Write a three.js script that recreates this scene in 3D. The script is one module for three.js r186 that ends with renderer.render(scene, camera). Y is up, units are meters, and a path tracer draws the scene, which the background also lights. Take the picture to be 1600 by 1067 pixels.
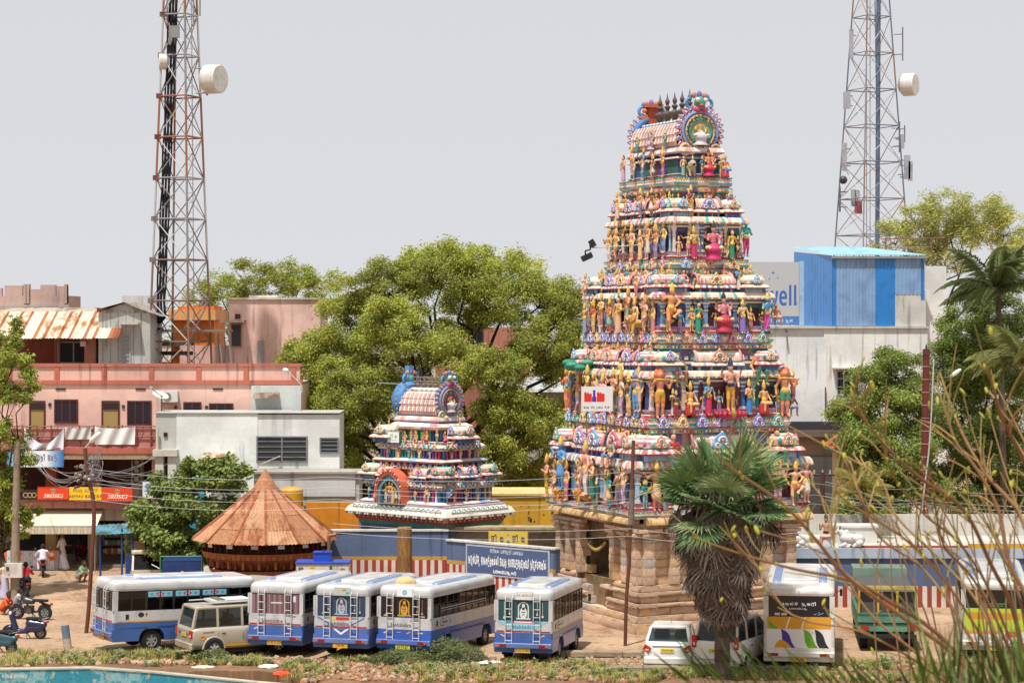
import*as THREE from 'three';
import{mergeVertices}from 'three/addons/utils/BufferGeometryUtils.js';
import{MarchingCubes}from 'three/addons/objects/MarchingCubes.js';
// ---------------------------------------------------------------- camera, sky, sun, exposure
const scene=new THREE.Scene();
const F=3600,HY=497,CX=800,EYE=12.3;
const camera=new THREE.PerspectiveCamera(2*Math.atan(533.5/F)*180/Math.PI,1600/1067,0.5,4000);
camera.position.set(0,EYE,0);
camera.lookAt(0,EYE,-100);
camera.setViewOffset(1600,1067,0,36.5,1600,1067);
camera.focus=92;camera.userData.fStop=9;
const renderer=new THREE.WebGLRenderer({antialias:true});
renderer.toneMapping=THREE.LinearToneMapping;
renderer.toneMappingExposure=1.2;
renderer.shadowMap.enabled=true;
{
const W=64,H=128,d=new Float32Array(W*H*4);
for(let j=0;j<H;j++){
const el=((j+0.5)/H-0.5)*180,t=Math.min(1,Math.max(0,el/90));
const k=Math.exp(-t*7),r=0.545+0.06*k,g=0.555+0.055*k,b=0.59+0.042*k;
for(let i=0;i<W;i++)d.set([r,g,b,1],(j*W+i)*4);
}
const sky=new THREE.DataTexture(d,W,H,THREE.RGBAFormat,THREE.FloatType);
sky.mapping=THREE.EquirectangularReflectionMapping;sky.magFilter=THREE.LinearFilter;sky.needsUpdate=true;
scene.background=sky;scene.environment=sky;
}
const sun=new THREE.DirectionalLight(new THREE.Color(1.0,0.97,0.93),4.4);
sun.position.set(-14-17,100,-95+38);sun.target.position.set(-14,0,-95);
sun.castShadow=true;sun.shadow.radius=3;sun.shadow.mapSize.set(4096,4096);
Object.assign(sun.shadow.camera,{left:-70,right:70,top:70,bottom:-70,near:1,far:260});
scene.add(sun,sun.target);
// ---------------------------------------------------------------- helpers
let seedN=12345;
const rnd=()=>{seedN=(seedN+0x6d2b79f5)|0;let t=Math.imul(seedN ^(seedN>>>15),1|seedN);t=(t+Math.imul(t ^(t>>>7),61|t))^ t;return((t ^(t>>>14))>>>0)/4294967296;};
const seed=(n)=>{seedN=n*7919+13;};
const rr=(a,b)=>a+(b-a)*rnd(),pick=(a)=>a[Math.floor(rnd()*a.length)],gauss=()=>(rnd()+rnd()+rnd()+rnd()-2)*1.0;
const V=(x,y,z)=>new THREE.Vector3(x,y,z);
const P=(px,py,D)=>V((px-CX)*D/F,EYE-(py-HY)*D/F,-D);
const gD=(py)=>EYE*F/(py-HY);
const ground=(px,py)=>{const D=gD(py);return V((px-CX)*D/F,0,-D);};
const R=(d)=>d*Math.PI/180;
const cc=new Map();
const C=(c)=>{if(Array.isArray(c))return c;if(!cc.has(c))cc.set(c,new THREE.Color(c).toArray());return cc.get(c);};
const mixc=(a,b,t)=>{a=C(a);b=C(b);return[0,1,2].map((i)=>a[i]+(b[i]-a[i])*t);};
const jit=(c,v=0.08)=>{c=C(c);const k=1+(rnd()*2-1)*v;return[c[0]*k,c[1]*k,c[2]*k];};
const nonIdx=(g)=>(g.index?g.toNonIndexed():g);
const UB=nonIdx(new THREE.BoxGeometry(1,1,1));
const cyls=new Map();
const ucyl=(k,seg,open)=>{const key=k.toFixed(3)+'_'+seg+open;if(!cyls.has(key))cyls.set(key,nonIdx(new THREE.CylinderGeometry(k,1,1,seg,1,open)));return cyls.get(key);};
const USPH=nonIdx(new THREE.SphereGeometry(1,12,8)),USPL=nonIdx(new THREE.SphereGeometry(1,7,5));
const M4=()=>new THREE.Matrix4();
const trs=(x,y,z,rx=0,ry=0,rz=0,sx=1,sy=1,sz=1)=>M4().compose(V(x,y,z),new THREE.Quaternion().setFromEuler(new THREE.Euler(rx,ry,rz)),V(sx,sy,sz));
class G{
constructor(){this.P=[];this.N=[];this.U=[];this.C=[];}
add(geo,m,col=[1,1,1],keepUV=false){
geo=nonIdx(geo);col=C(col);
const p=geo.attributes.position,n=geo.attributes.normal,u=geo.attributes.uv,nm=m?new THREE.Matrix3().getNormalMatrix(m):null,a=V(0,0,0),b=V(0,0,0);
const flip=m&&m.determinant()<0;
for(let i0=0;i0<p.count;i0++){
const i=flip?(i0 % 3===1?i0+1:i0 % 3===2?i0-1:i0):i0;
a.fromBufferAttribute(p,i);b.fromBufferAttribute(n,i);
if(m){a.applyMatrix4(m);b.applyMatrix3(nm).normalize();}
this.P.push(a.x,a.y,a.z);this.N.push(b.x,b.y,b.z);this.C.push(col[0],col[1],col[2]);
if(keepUV&&u)this.U.push(u.getX(i),u.getY(i));
else{const ax=Math.abs(b.x),ay=Math.abs(b.y),az=Math.abs(b.z);if(ay>ax&&ay>az)this.U.push(a.x,a.z);else if(ax>az)this.U.push(a.z,a.y);else this.U.push(a.x,a.y);}
}
return this;
}
box(w,h,d,x,y,z,col,rx=0,ry=0,rz=0){return this.add(UB,trs(x,y,z,rx,ry,rz,w,h,d),col);}
bx(x0,x1,y0,y1,z0,z1,col){return this.box(x1-x0,y1-y0,z1-z0,(x0+x1)/2,(y0+y1)/2,(z0+z1)/2,col);}
cyl(r0,r1,h,x,y,z,col,seg=10,rx=0,ry=0,rz=0){
const m=trs(x,y,z,rx,ry,rz).multiply(M4().makeTranslation(0,h/2,0)).multiply(M4().makeScale(r0,h,r0));
return this.add(ucyl(r1/r0,seg,false),m,col);
}
sph(r,x,y,z,col,sy=1,lo=false,sx=1,sz=1){return this.add(lo?USPL:USPH,trs(x,y,z,0,0,0,r*sx,r*sy,r*sz),col);}
bar(p,q,r,col,seg=5,r2=r){
const d=q.clone().sub(p),L=d.length();if(L<1e-6)return this;
const m=M4().compose(p.clone().addScaledVector(d,0.5),new THREE.Quaternion().setFromUnitVectors(V(0,1,0),d.divideScalar(L)),V(r,L,r));
return this.add(ucyl(r2/r,seg,false),m,col);
}
rod(p,q,w,h,col){
const d=q.clone().sub(p),L=d.length(),m=M4().lookAt(q,p,Math.abs(d.y)>0.99*L?V(1,0,0):V(0,1,0)).setPosition(p.clone().addScaledVector(d,0.5)).scale(V(w,h,L));
return this.add(UB,m,col);
}
quad(a,b,c,d,col){return this.tri(a,b,c,col).tri(a,c,d,col);}
tri(a,b,c,col){
col=C(col);const n=V(0,0,0).crossVectors(b.clone().sub(a),c.clone().sub(a)).normalize();
const ax=Math.abs(n.x),ay=Math.abs(n.y),az=Math.abs(n.z);
for(const p of[a,b,c]){this.P.push(p.x,p.y,p.z);this.N.push(n.x,n.y,n.z);this.C.push(col[0],col[1],col[2]);if(ay>ax&&ay>az)this.U.push(p.x,p.z);else if(ax>az)this.U.push(p.z,p.y);else this.U.push(p.x,p.y);}
return this;
}
lathe(pts,x,y,z,col,seg=12){
for(let i=0;i+1<pts.length;i++){
const[r0,y0,c0]=pts[i],[r1,y1]=pts[i+1];
for(let k=0;k<seg;k++){
const a=k/seg*2*Math.PI,b=(k+1)/seg*2*Math.PI,q=(r,yy,t)=>V(x+r*Math.cos(t),y+yy,z-r*Math.sin(t)),cl=c0||col;
if(r0>1e-4)this.tri(q(r0,y0,a),q(r0,y0,b),q(r1,y1,b),cl);
if(r1>1e-4)this.tri(q(r0,y0,a),q(r1,y1,b),q(r1,y1,a),cl);
}
}
return this;
}
merge(g,m){
const geo=g.geo();const n=geo.attributes.position.count,c=geo.attributes.color,k=this.C.length;
this.add(geo,m);for(let i=0;i<n*3;i++)this.C[k+i]=c.array[i];return this;
}
geo(){
const g=new THREE.BufferGeometry(),at=(a,n)=>new THREE.BufferAttribute(new Float32Array(a),n);
g.setAttribute('position',at(this.P,3));g.setAttribute('normal',at(this.N,3));g.setAttribute('uv',at(this.U,2));g.setAttribute('color',at(this.C,3));
return g;
}
}
const taken=new Map();
const numbered=(n)=>{const k=taken.get(n)??0;taken.set(n,k+1);return k?n+'_'+String(k).padStart(3,'0'):n;};
function tag(o,label,category,group,kind){if(label)o.userData.label=label;if(category)o.userData.category=category;if(group)o.userData.group=group;if(kind)o.userData.kind=kind;return o;}
function thing(name,label,category,pos=V(0,0,0),turn=0,group,kind){const o=new THREE.Group();o.name=numbered(name);o.position.copy(pos);o.rotation.y=turn;scene.add(o);return tag(o,label,category,group,kind);}
function part(name,g,mat,parent){const m=new THREE.Mesh(g instanceof G?g.geo():g,mat);m.name=parent?name:numbered(name);m.castShadow=m.receiveShadow=true;(parent||scene).add(m);return m;}
function solo(name,g,mat,label,category,group,kind){return tag(part(name,g,mat),label,category,group,kind);}
function dup(o,label,pos,turn){const c=o.clone();c.name=numbered(o.name.replace(/_\d+$/,''));c.userData={...o.userData,label};if(pos)c.position.copy(pos);if(turn !==undefined)c.rotation.y=turn;scene.add(c);return c;}
// ---------------------------------------------------------------- tileable noise and textures
const hash=(x,y,s)=>{let h=Math.imul(x,374761393)^ Math.imul(y,668265263)^ Math.imul(s,974634221);h=Math.imul(h ^(h>>>13),1274126177);return((h ^(h>>>16))>>>0)/4294967296;};
function vn(x,y,px,py,s){const i=Math.floor(x),j=Math.floor(y),f=x-i,g=y-j,u=f*f*(3-2*f),v=g*g*(3-2*g),m=(a,b)=>hash(((a % px)+px)% px,((b % py)+py)% py,s);return(m(i,j)*(1-u)+m(i+1,j)*u)*(1-v)+(m(i,j+1)*(1-u)+m(i+1,j+1)*u)*v;}
function fbm(u,v,px,py,s,oct=4){let a=0,w=0.5,t=0;for(let o=0;o<oct;o++){a+=w*vn(u*px,v*py,px,py,s+o);t+=w;w*=0.55;px*=2;py*=2;}return a/t;}
const sst=(a,b,x)=>{const t=Math.min(1,Math.max(0,(x-a)/(b-a)));return t*t*(3-2*t);};
function tex(n,metres,fn,color=true){
const d=new Uint8Array(n*n*4);
for(let j=0;j<n;j++)for(let i=0;i<n;i++){const c=fn(i/n,j/n);const k=(j*n+i)*4;if(typeof c==='number')d[k]=d[k+1]=d[k+2]=Math.max(0,Math.min(255,c*255));else{d[k]=Math.max(0,Math.min(255,c[0]*255));d[k+1]=Math.max(0,Math.min(255,c[1]*255));d[k+2]=Math.max(0,Math.min(255,c[2]*255));}d[k+3]=255;}
const t=new THREE.DataTexture(d,n,n);t.wrapS=t.wrapT=THREE.RepeatWrapping;t.magFilter=THREE.LinearFilter;t.minFilter=THREE.LinearFilter;
if(color)t.colorSpace=THREE.SRGBColorSpace;
t.repeat.set(1/metres,1/metres);t.needsUpdate=true;return t;
}
const T={
grime:tex(512,3.1,(u,v)=>{const a=fbm(u,v,5,5,1,5),b=fbm(u,v,40,40,9,3),s=sst(0.56,0.8,fbm(u,v,30,6,17,4));return 1.0-0.13*sst(0.45,0.75,a)-0.08*b-0.08*s;}),
plaster:tex(1024,7.3,(u,v)=>{const a=fbm(u,v,4,4,3,6),st=sst(0.52,0.78,fbm(u,v,46,3,21,4))*sst(0.35,0.7,fbm(u,v,3,3,31,3)),b=fbm(u,v,64,64,41,3),k=1.0-0.09*sst(0.4,0.75,a)-0.2*st-0.05*b;return[k,k*0.992,k*0.975];}),
fine:tex(256,0.9,(u,v)=>fbm(u,v,24,24,77,4),false),
stone:tex(512,2.3,(u,v)=>{const a=fbm(u,v,6,6,5,5),b=fbm(u,v,90,90,15,2),s=sst(0.55,0.75,fbm(u,v,9,4,25,4));const k=0.96+0.22*(a-0.5)+0.24*(b-0.5)-0.18*s;return[k,k*(0.99-0.03*a),k*(0.98-0.08*a)];}),
dirt:tex(1024,9.7,(u,v)=>{const a=fbm(u,v,5,5,6,6),b=fbm(u,v,120,120,16,3),t=sst(0.58,0.7,fbm(u,v,18,18,26,4));const k=0.9+0.3*(a-0.5)+0.24*(b-0.5)-0.1*t;return[k,k*(0.975-0.05*t),k*(0.95-0.09*t)];}),
rust:tex(512,3.7,(u,v)=>{const a=sst(0.48,0.74,fbm(u,v,7,3,8,6)),b=fbm(u,v,60,60,18,3),k=0.9+0.3*(b-0.5);return[k*(0.98-0.28*a),k*(0.96-0.42*a),k*(0.94-0.52*a)];}),
dust:tex(256,2.7,(u,v)=>{const k=0.98-0.1*sst(0.45,0.8,fbm(u,v,5,5,61,5))-0.06*fbm(u,v,40,40,63,3);return[k,k*0.985,k*0.96];}),
bark:tex(256,1.1,(u,v)=>0.6+0.5*fbm(u,v,16,4,55,4)),
};
const std=(o)=>new THREE.MeshStandardMaterial({vertexColors:true,roughness:0.8,...o});
const M={
stucco:std({roughness:0.62,map:T.grime,bumpMap:T.fine,bumpScale:0.004}),
stone:std({roughness:0.92,map:T.stone,bumpMap:T.stone,bumpScale:0.02}),
plaster:std({roughness:0.9,map:T.plaster,bumpMap:T.fine,bumpScale:0.004,side:THREE.DoubleSide}),
dirt:std({roughness:0.97,map:T.dirt,bumpMap:T.dirt,bumpScale:0.03}),
rust:std({roughness:0.85,map:T.rust,bumpMap:T.fine,bumpScale:0.003,side:THREE.DoubleSide}),
bark:std({roughness:0.95,map:T.bark,bumpMap:T.bark,bumpScale:0.03}),
paint:std({roughness:0.42,map:T.grime}),
car:new THREE.MeshPhysicalMaterial({vertexColors:true,roughness:0.4,clearcoat:0.6,clearcoatRoughness:0.2,map:T.dust}),
matte:std({roughness:0.85,side:THREE.DoubleSide}),
rubber:std({roughness:0.9}),
metal:std({roughness:0.45,metalness:0.75,map:T.grime}),
steel:std({roughness:0.6,metalness:0.3,map:T.rust}),
glass:new THREE.MeshPhysicalMaterial({color:new THREE.Color(0.30,0.36,0.37),roughness:0.04,transmission:1,thickness:0,side:THREE.DoubleSide}),
darkglass:new THREE.MeshPhysicalMaterial({color:new THREE.Color(0.10,0.12,0.13),roughness:0.05,transmission:1,thickness:0,side:THREE.DoubleSide}),
lamp:std({roughness:0.25}),
};
const leafMat=(r,g,b,tr=0.35)=>new THREE.MeshPhysicalMaterial({color:new THREE.Color(r,g,b),roughness:0.75,transmission:tr,thickness:0,side:THREE.DoubleSide,specularIntensity:0.5});
function canvasTex(w,h,draw){const c=document.createElement('canvas');c.width=w;c.height=h;const x=c.getContext('2d');draw(x,w,h);const t=new THREE.CanvasTexture(c);t.colorSpace=THREE.SRGBColorSpace;t.magFilter=THREE.LinearFilter;return t;}
const printMat=(t,rough=0.6,o={})=>new THREE.MeshStandardMaterial({map:t,roughness:rough,side:THREE.DoubleSide,...o});
function decal(name,w,h,mat,parent,x,y,z,rx=0,ry=0,rz=0){const m=part(name,new THREE.PlaneGeometry(w,h),mat,parent);m.position.set(x,y,z);m.rotation.set(rx,ry,rz);return m;}
const TA={
'a':[12,'M1 4C1 1 5 1 5 4C5 7 1 6 2 4M5 4C5 8 3 9 1 9M5 6H9M9 1V10'],'aa':[13,'M1 4C1 1 5 1 5 4C5 7 1 6 2 4M5 4C5 8 3 9 1 9M5 6H9M9 1V7C9 10 12 10 12 7'],
'ka':[9,'M1 1H8M4 1V9M4 4C1 4 1 8 4 7C8 6 8 3 4 4'],'sa':[9,'M1 1H8M2 1V9M2 5H7V1M7 5C8 8 5 9 4 9'],'ta':[9,'M2 1V6C2 9 7 9 7 5C7 2 3 3 4 5M7 6C8 9 5 11 2 11'],
'na':[9,'M1 1H6M3 1V6C5 3 8 4 8 7C8 10 5 11 2 11'],'nna':[12,'M3 5C3 3 1 3 1 6C1 9 5 9 5 5C5 2 2 2 2 4M5 5C6 2 8 2 8 5V9M8 4C10 2 11 4 11 9'],
'ma':[9,'M1 1V9H7V1M7 5C9 4 9 8 7 8'],'ra':[7,'M1 9V1H6V9L4 11'],'la':[10,'M2 4C2 2 4 2 4 5C4 9 1 9 1 6C1 2 5 0 5 5C5 9 9 9 9 5V2'],'va':[10,'M3 5C3 3 1 3 1 6C1 9 5 9 5 5C5 2 2 1 2 4M5 5C5 3 8 2 8 5V9H5'],
'lla':[11,'M1 5C1 2 4 2 4 5C4 9 1 9 2 6M4 5C4 1 7 1 7 9M7 1H10V9'],'ssa':[10,'M2 4C2 2 4 2 4 5C4 9 1 9 1 6M4 5C5 2 7 3 7 6C7 10 3 10 2 9M7 6L9 2'],'sri':[11,'M1 3C3 0 5 2 4 5C3 8 1 7 2 5M4 5C7 3 7 8 3 10M6 1C9 0 10 3 9 9'],
'i':[3,'M-1 1C0 -2 3 -2 2.5 1V9'],'ii':[4,'M-1 1C0 -3 4 -3 3 1C2 2 1 1 2 0'],'u':[2,'M-1 9C1 10 2 11 -1 12'],'A':[5,'M1 9V1H4V9'],'e':[7,'M5 9C5 6 5 1 3 2C1 3 2 7 4 5M1 9C0 7 2 6 3 8'],'o':[6,'M4 9V2C2 0 1 4 3 5M1 9C0 7 3 6 3 8'],'ai':[9,'M1 5C2 2 4 3 4 6C4 9 2 9 2 7M4 5C6 2 8 3 8 6V9M6 8C7 9 8 9 8 8'],'.':[0,'M-4 -1.5H-3.4'],' ':[6,''],'pa':[9,'M1 1V9H7V1'],'k':[0,'M0 0'],
};
function tamil(x,words,px,py,size,color,weight=1.3,fit){
const list=words.split(' ').flatMap((w,i)=>(i?[' ']:[]).concat(w.split('-')));let W=0;for(const k of list)W+=(TA[k]||TA['ra'])[0]+1.2;
const s=fit?Math.min(size/10,fit/W):size/10,sx=fit?fit/W:s;x.save();x.translate(px,py);x.scale(sx,size/10);x.strokeStyle=color;x.lineWidth=weight;x.lineJoin=x.lineCap='round';
for(const k of list){const[w,d]=TA[k]||TA['ra'];x.stroke(new Path2D(d));x.translate(w+1.2,0);}x.restore();
}
// ---------------------------------------------------------------- ground
function hills(x,z){const D=-z;let y=0;if(D<62)y=8.1*sst(60,16,D);if(D<81&&D>60)y=-1.5*sst(-6,-9,x)*sst(60,66,D);return y;}
{const g=new THREE.PlaneGeometry(900,700,180,280);g.rotateX(-Math.PI/2);const p=g.attributes.position,col=new Float32Array(p.count*3),uv=g.attributes.uv;
const c0=C('#bda286'),c1=C('#b4977a'),c2=C('#a6886c');
for(let i=0;i<p.count;i++){const x=p.getX(i),z=p.getZ(i)-200;p.setZ(i,z);p.setY(i,hills(x,z));const t=fbm((x+500)/60,(z+700)/60,64,64,99,4),c=mixc(mixc(c0,c1,t),c2,sst(0.5,0.8,fbm((x+500)/9,(z+700)/9,64,64,88,3)));col.set(c,i*3);uv.setXY(i,x,z);}
g.setAttribute('color',new THREE.BufferAttribute(col,3));g.computeVertexNormals();solo('ground',g,M.dirt,'bare sandy earth of the open bus yard',null,null,'structure');}
// ---------------------------------------------------------------- bodies: tapered capsules joined with a smooth minimum, meshed, one continuous surface
function meshBones(bones,res,lo,hi,k=0.035){
const mc=new MarchingCubes(res,new THREE.MeshBasicMaterial(),false,false,30000),n=res,f=mc.field,sc=hi.clone().sub(lo);
const B=bones.map((b)=>{const d=b.b.clone().sub(b.a);return{ax:b.a.x,ay:b.a.y,az:b.a.z,dx:d.x,dy:d.y,dz:d.z,L:Math.max(1e-8,d.lengthSq()),ra:b.ra,rb:b.rb,t:b.t,sz:b.sz||1};});
const dist=(b,x,y,z)=>{const px=x-b.ax,py=y-b.ay,pz=z-b.az,t=Math.min(1,Math.max(0,(px*b.dx+py*b.dy+pz*b.dz)/b.L)),ex=px-t*b.dx,ey=py-t*b.dy,ez=(pz-t*b.dz)*b.sz;return Math.sqrt(ex*ex+ey*ey+ez*ez)-(b.ra+(b.rb-b.ra)*t);};
const half=n/2;
for(let iz=0;iz<n;iz++){const z=lo.z+sc.z*((iz-half)/half*0.5+0.5);
for(let iy=0;iy<n;iy++){const y=lo.y+sc.y*((iy-half)/half*0.5+0.5);
for(let ix=0;ix<n;ix++){const x=lo.x+sc.x*((ix-half)/half*0.5+0.5);
let d=9;for(const b of B){const e=dist(b,x,y,z);if(e>d+k)continue;const h=Math.max(0,k-Math.abs(d-e))/k;d=Math.min(d,e)-h*h*k*0.25;}
f[ix+iy*n+iz*n*n]=-d;}}}
mc.isolation=0;mc.update();
const c=mc.count,pa=mc.positionArray,pos=new Float32Array(c*3);
for(let i=0;i<c;i++){pos[i*3]=lo.x+sc.x*(pa[i*3]*0.5+0.5);pos[i*3+1]=lo.y+sc.y*(pa[i*3+1]*0.5+0.5);pos[i*3+2]=lo.z+sc.z*(pa[i*3+2]*0.5+0.5);}
let g=new THREE.BufferGeometry();g.setAttribute('position',new THREE.BufferAttribute(pos,3));
g=mergeVertices(g,1e-4);g.computeVertexNormals();
const p=g.attributes.position,tags=[],uv=new Float32Array(p.count*2);
for(let i=0;i<p.count;i++){let best=9,t='s';for(const b of B){const e=dist(b,p.getX(i),p.getY(i),p.getZ(i));if(e<best){best=e;t=b.t;}}tags.push(t);uv[i*2]=p.getX(i);uv[i*2+1]=p.getY(i);}
g.setAttribute('uv',new THREE.BufferAttribute(uv,2));g.userData={tags};
return g;
}
function dress(base,pal){
const g=new THREE.BufferGeometry(),t=base.userData.tags,col=new Float32Array(t.length*3);
g.setIndex(base.index);for(const k of['position','normal','uv'])g.setAttribute(k,base.attributes[k]);
for(let i=0;i<t.length;i++){const c=C(pal[t[i]]??pal.s);col[i*3]=c[0];col[i*3+1]=c[1];col[i*3+2]=c[2];}
g.setAttribute('color',new THREE.BufferAttribute(col,3));return g;
}
const B=(a,b,ra,rb,t='s',sz)=>({a:V(...a),b:V(...b),ra,rb,t,sz});
const arm=(s,el,ha,t='u',y=1.40)=>[B([s*0.19,y,0],el,0.062,0.05,t),B(el,ha,0.048,0.036),B(ha,[ha[0]+(ha[0]-el[0])*0.22,ha[1]+(ha[1]-el[1])*0.22,ha[2]+(ha[2]-el[2])*0.22],0.045,0.03),B([el[0],el[1],el[2]],[el[0],el[1]+0.01,el[2]],0.056,0.056,'g')];
const head=(x=0,y=1.62,z=0.02,hair='crown',big=1)=>[
B([x,y,z],[x,y+0.05,z],0.095*big,0.1*big),B([x,y-0.16,z-0.02],[x,y,z],0.055,0.06),B([x,y-0.01,z+0.09*big],[x,y+0.02,z+0.09*big],0.022,0.014),
...(hair==='crown'?[B([x,y+0.1,z-0.01],[x,y+0.2,z-0.01],0.105,0.085,'g'),B([x,y+0.22,z-0.01],[x,y+0.42,z-0.01],0.085,0.025,'g')]:hair==='afro'?[B([x,y+0.05,z-0.08],[x,y+0.1,z-0.08],0.24,0.2,'h',1.9)]:hair==='bun'?[B([x,y+0.07,z-0.04],[x,y+0.09,z-0.04],0.1,0.09,'h'),B([x,y+0.17,z-0.03],[x,y+0.24,z-0.03],0.07,0.04,'h')]:[B([x,y+0.06,z-0.035],[x,y+0.075,z-0.02],0.105,0.09,'h')])];
const torso=(lean=0,z=0)=>[B([lean,1.32,z],[0,1.02,z],0.155,0.115,'u',1.3),B([lean-0.12,1.37,z],[lean+0.12,1.37,z],0.085,0.085,'u'),B([0,1.02,z],[0,0.9,z],0.125,0.155,'c',1.2),B([-0.06,1.0,z+0.05],[0.06,1.0,z+0.05],0.09,0.09,'g')];
const leg=(s,kn,an,t='c',hy=0.9)=>[B([s*0.085,hy,0],kn,0.095,0.068,t),B(kn,an,0.065,0.042,t==='l'?'s':t),B([an[0],an[1]-0.03,an[2]],[an[0]+s*0.02,an[1]-0.05,an[2]+0.13],0.042,0.035)];
const legs=(t='c')=>[...leg(-1,[-0.09,0.48,0.03],[-0.085,0.09,0],t),...leg(1,[0.09,0.48,0.03],[0.085,0.09,0],t)];
const sari=[B([0,0.9,0],[0,0.1,0],0.15,0.17,'c',1.15),B([-0.07,0.05,0.05],[-0.07,0.04,0.14],0.04,0.035),B([0.07,0.05,0.05],[0.07,0.04,0.14],0.04,0.035),B([0.14,1.4,0.05],[-0.1,0.95,0.12],0.05,0.05,'g')];
const lotus=(h)=>[B([-0.1,h+0.1,0],[-0.34,h+0.08,0.2],0.1,0.08,'c'),B([-0.34,h+0.08,0.2],[0.06,h+0.06,0.3],0.075,0.05,'c'),B([0.1,h+0.1,0],[0.34,h+0.08,0.2],0.1,0.08,'c'),B([0.34,h+0.08,0.2],[-0.06,h+0.06,0.3],0.075,0.05,'c')];
const shift=(bs,dx,dy,dz)=>bs.map((b)=>({...b,a:b.a.clone().add(V(dx,dy,dz)),b:b.b.clone().add(V(dx,dy,dz))}));
const back4=[...arm(-1,[-0.36,1.25,0.0],[-0.38,1.52,0.1],'s'),...arm(1,[0.36,1.25,0.0],[0.38,1.52,0.1],'s'),B([-0.38,1.6,0.12],[-0.38,1.68,0.12],0.05,0.04,'g'),B([0.38,1.6,0.12],[0.38,1.68,0.12],0.05,0.04,'g')];
const seatUp=(h)=>shift([...torso(),...head()],0,h-0.85,0);
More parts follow.
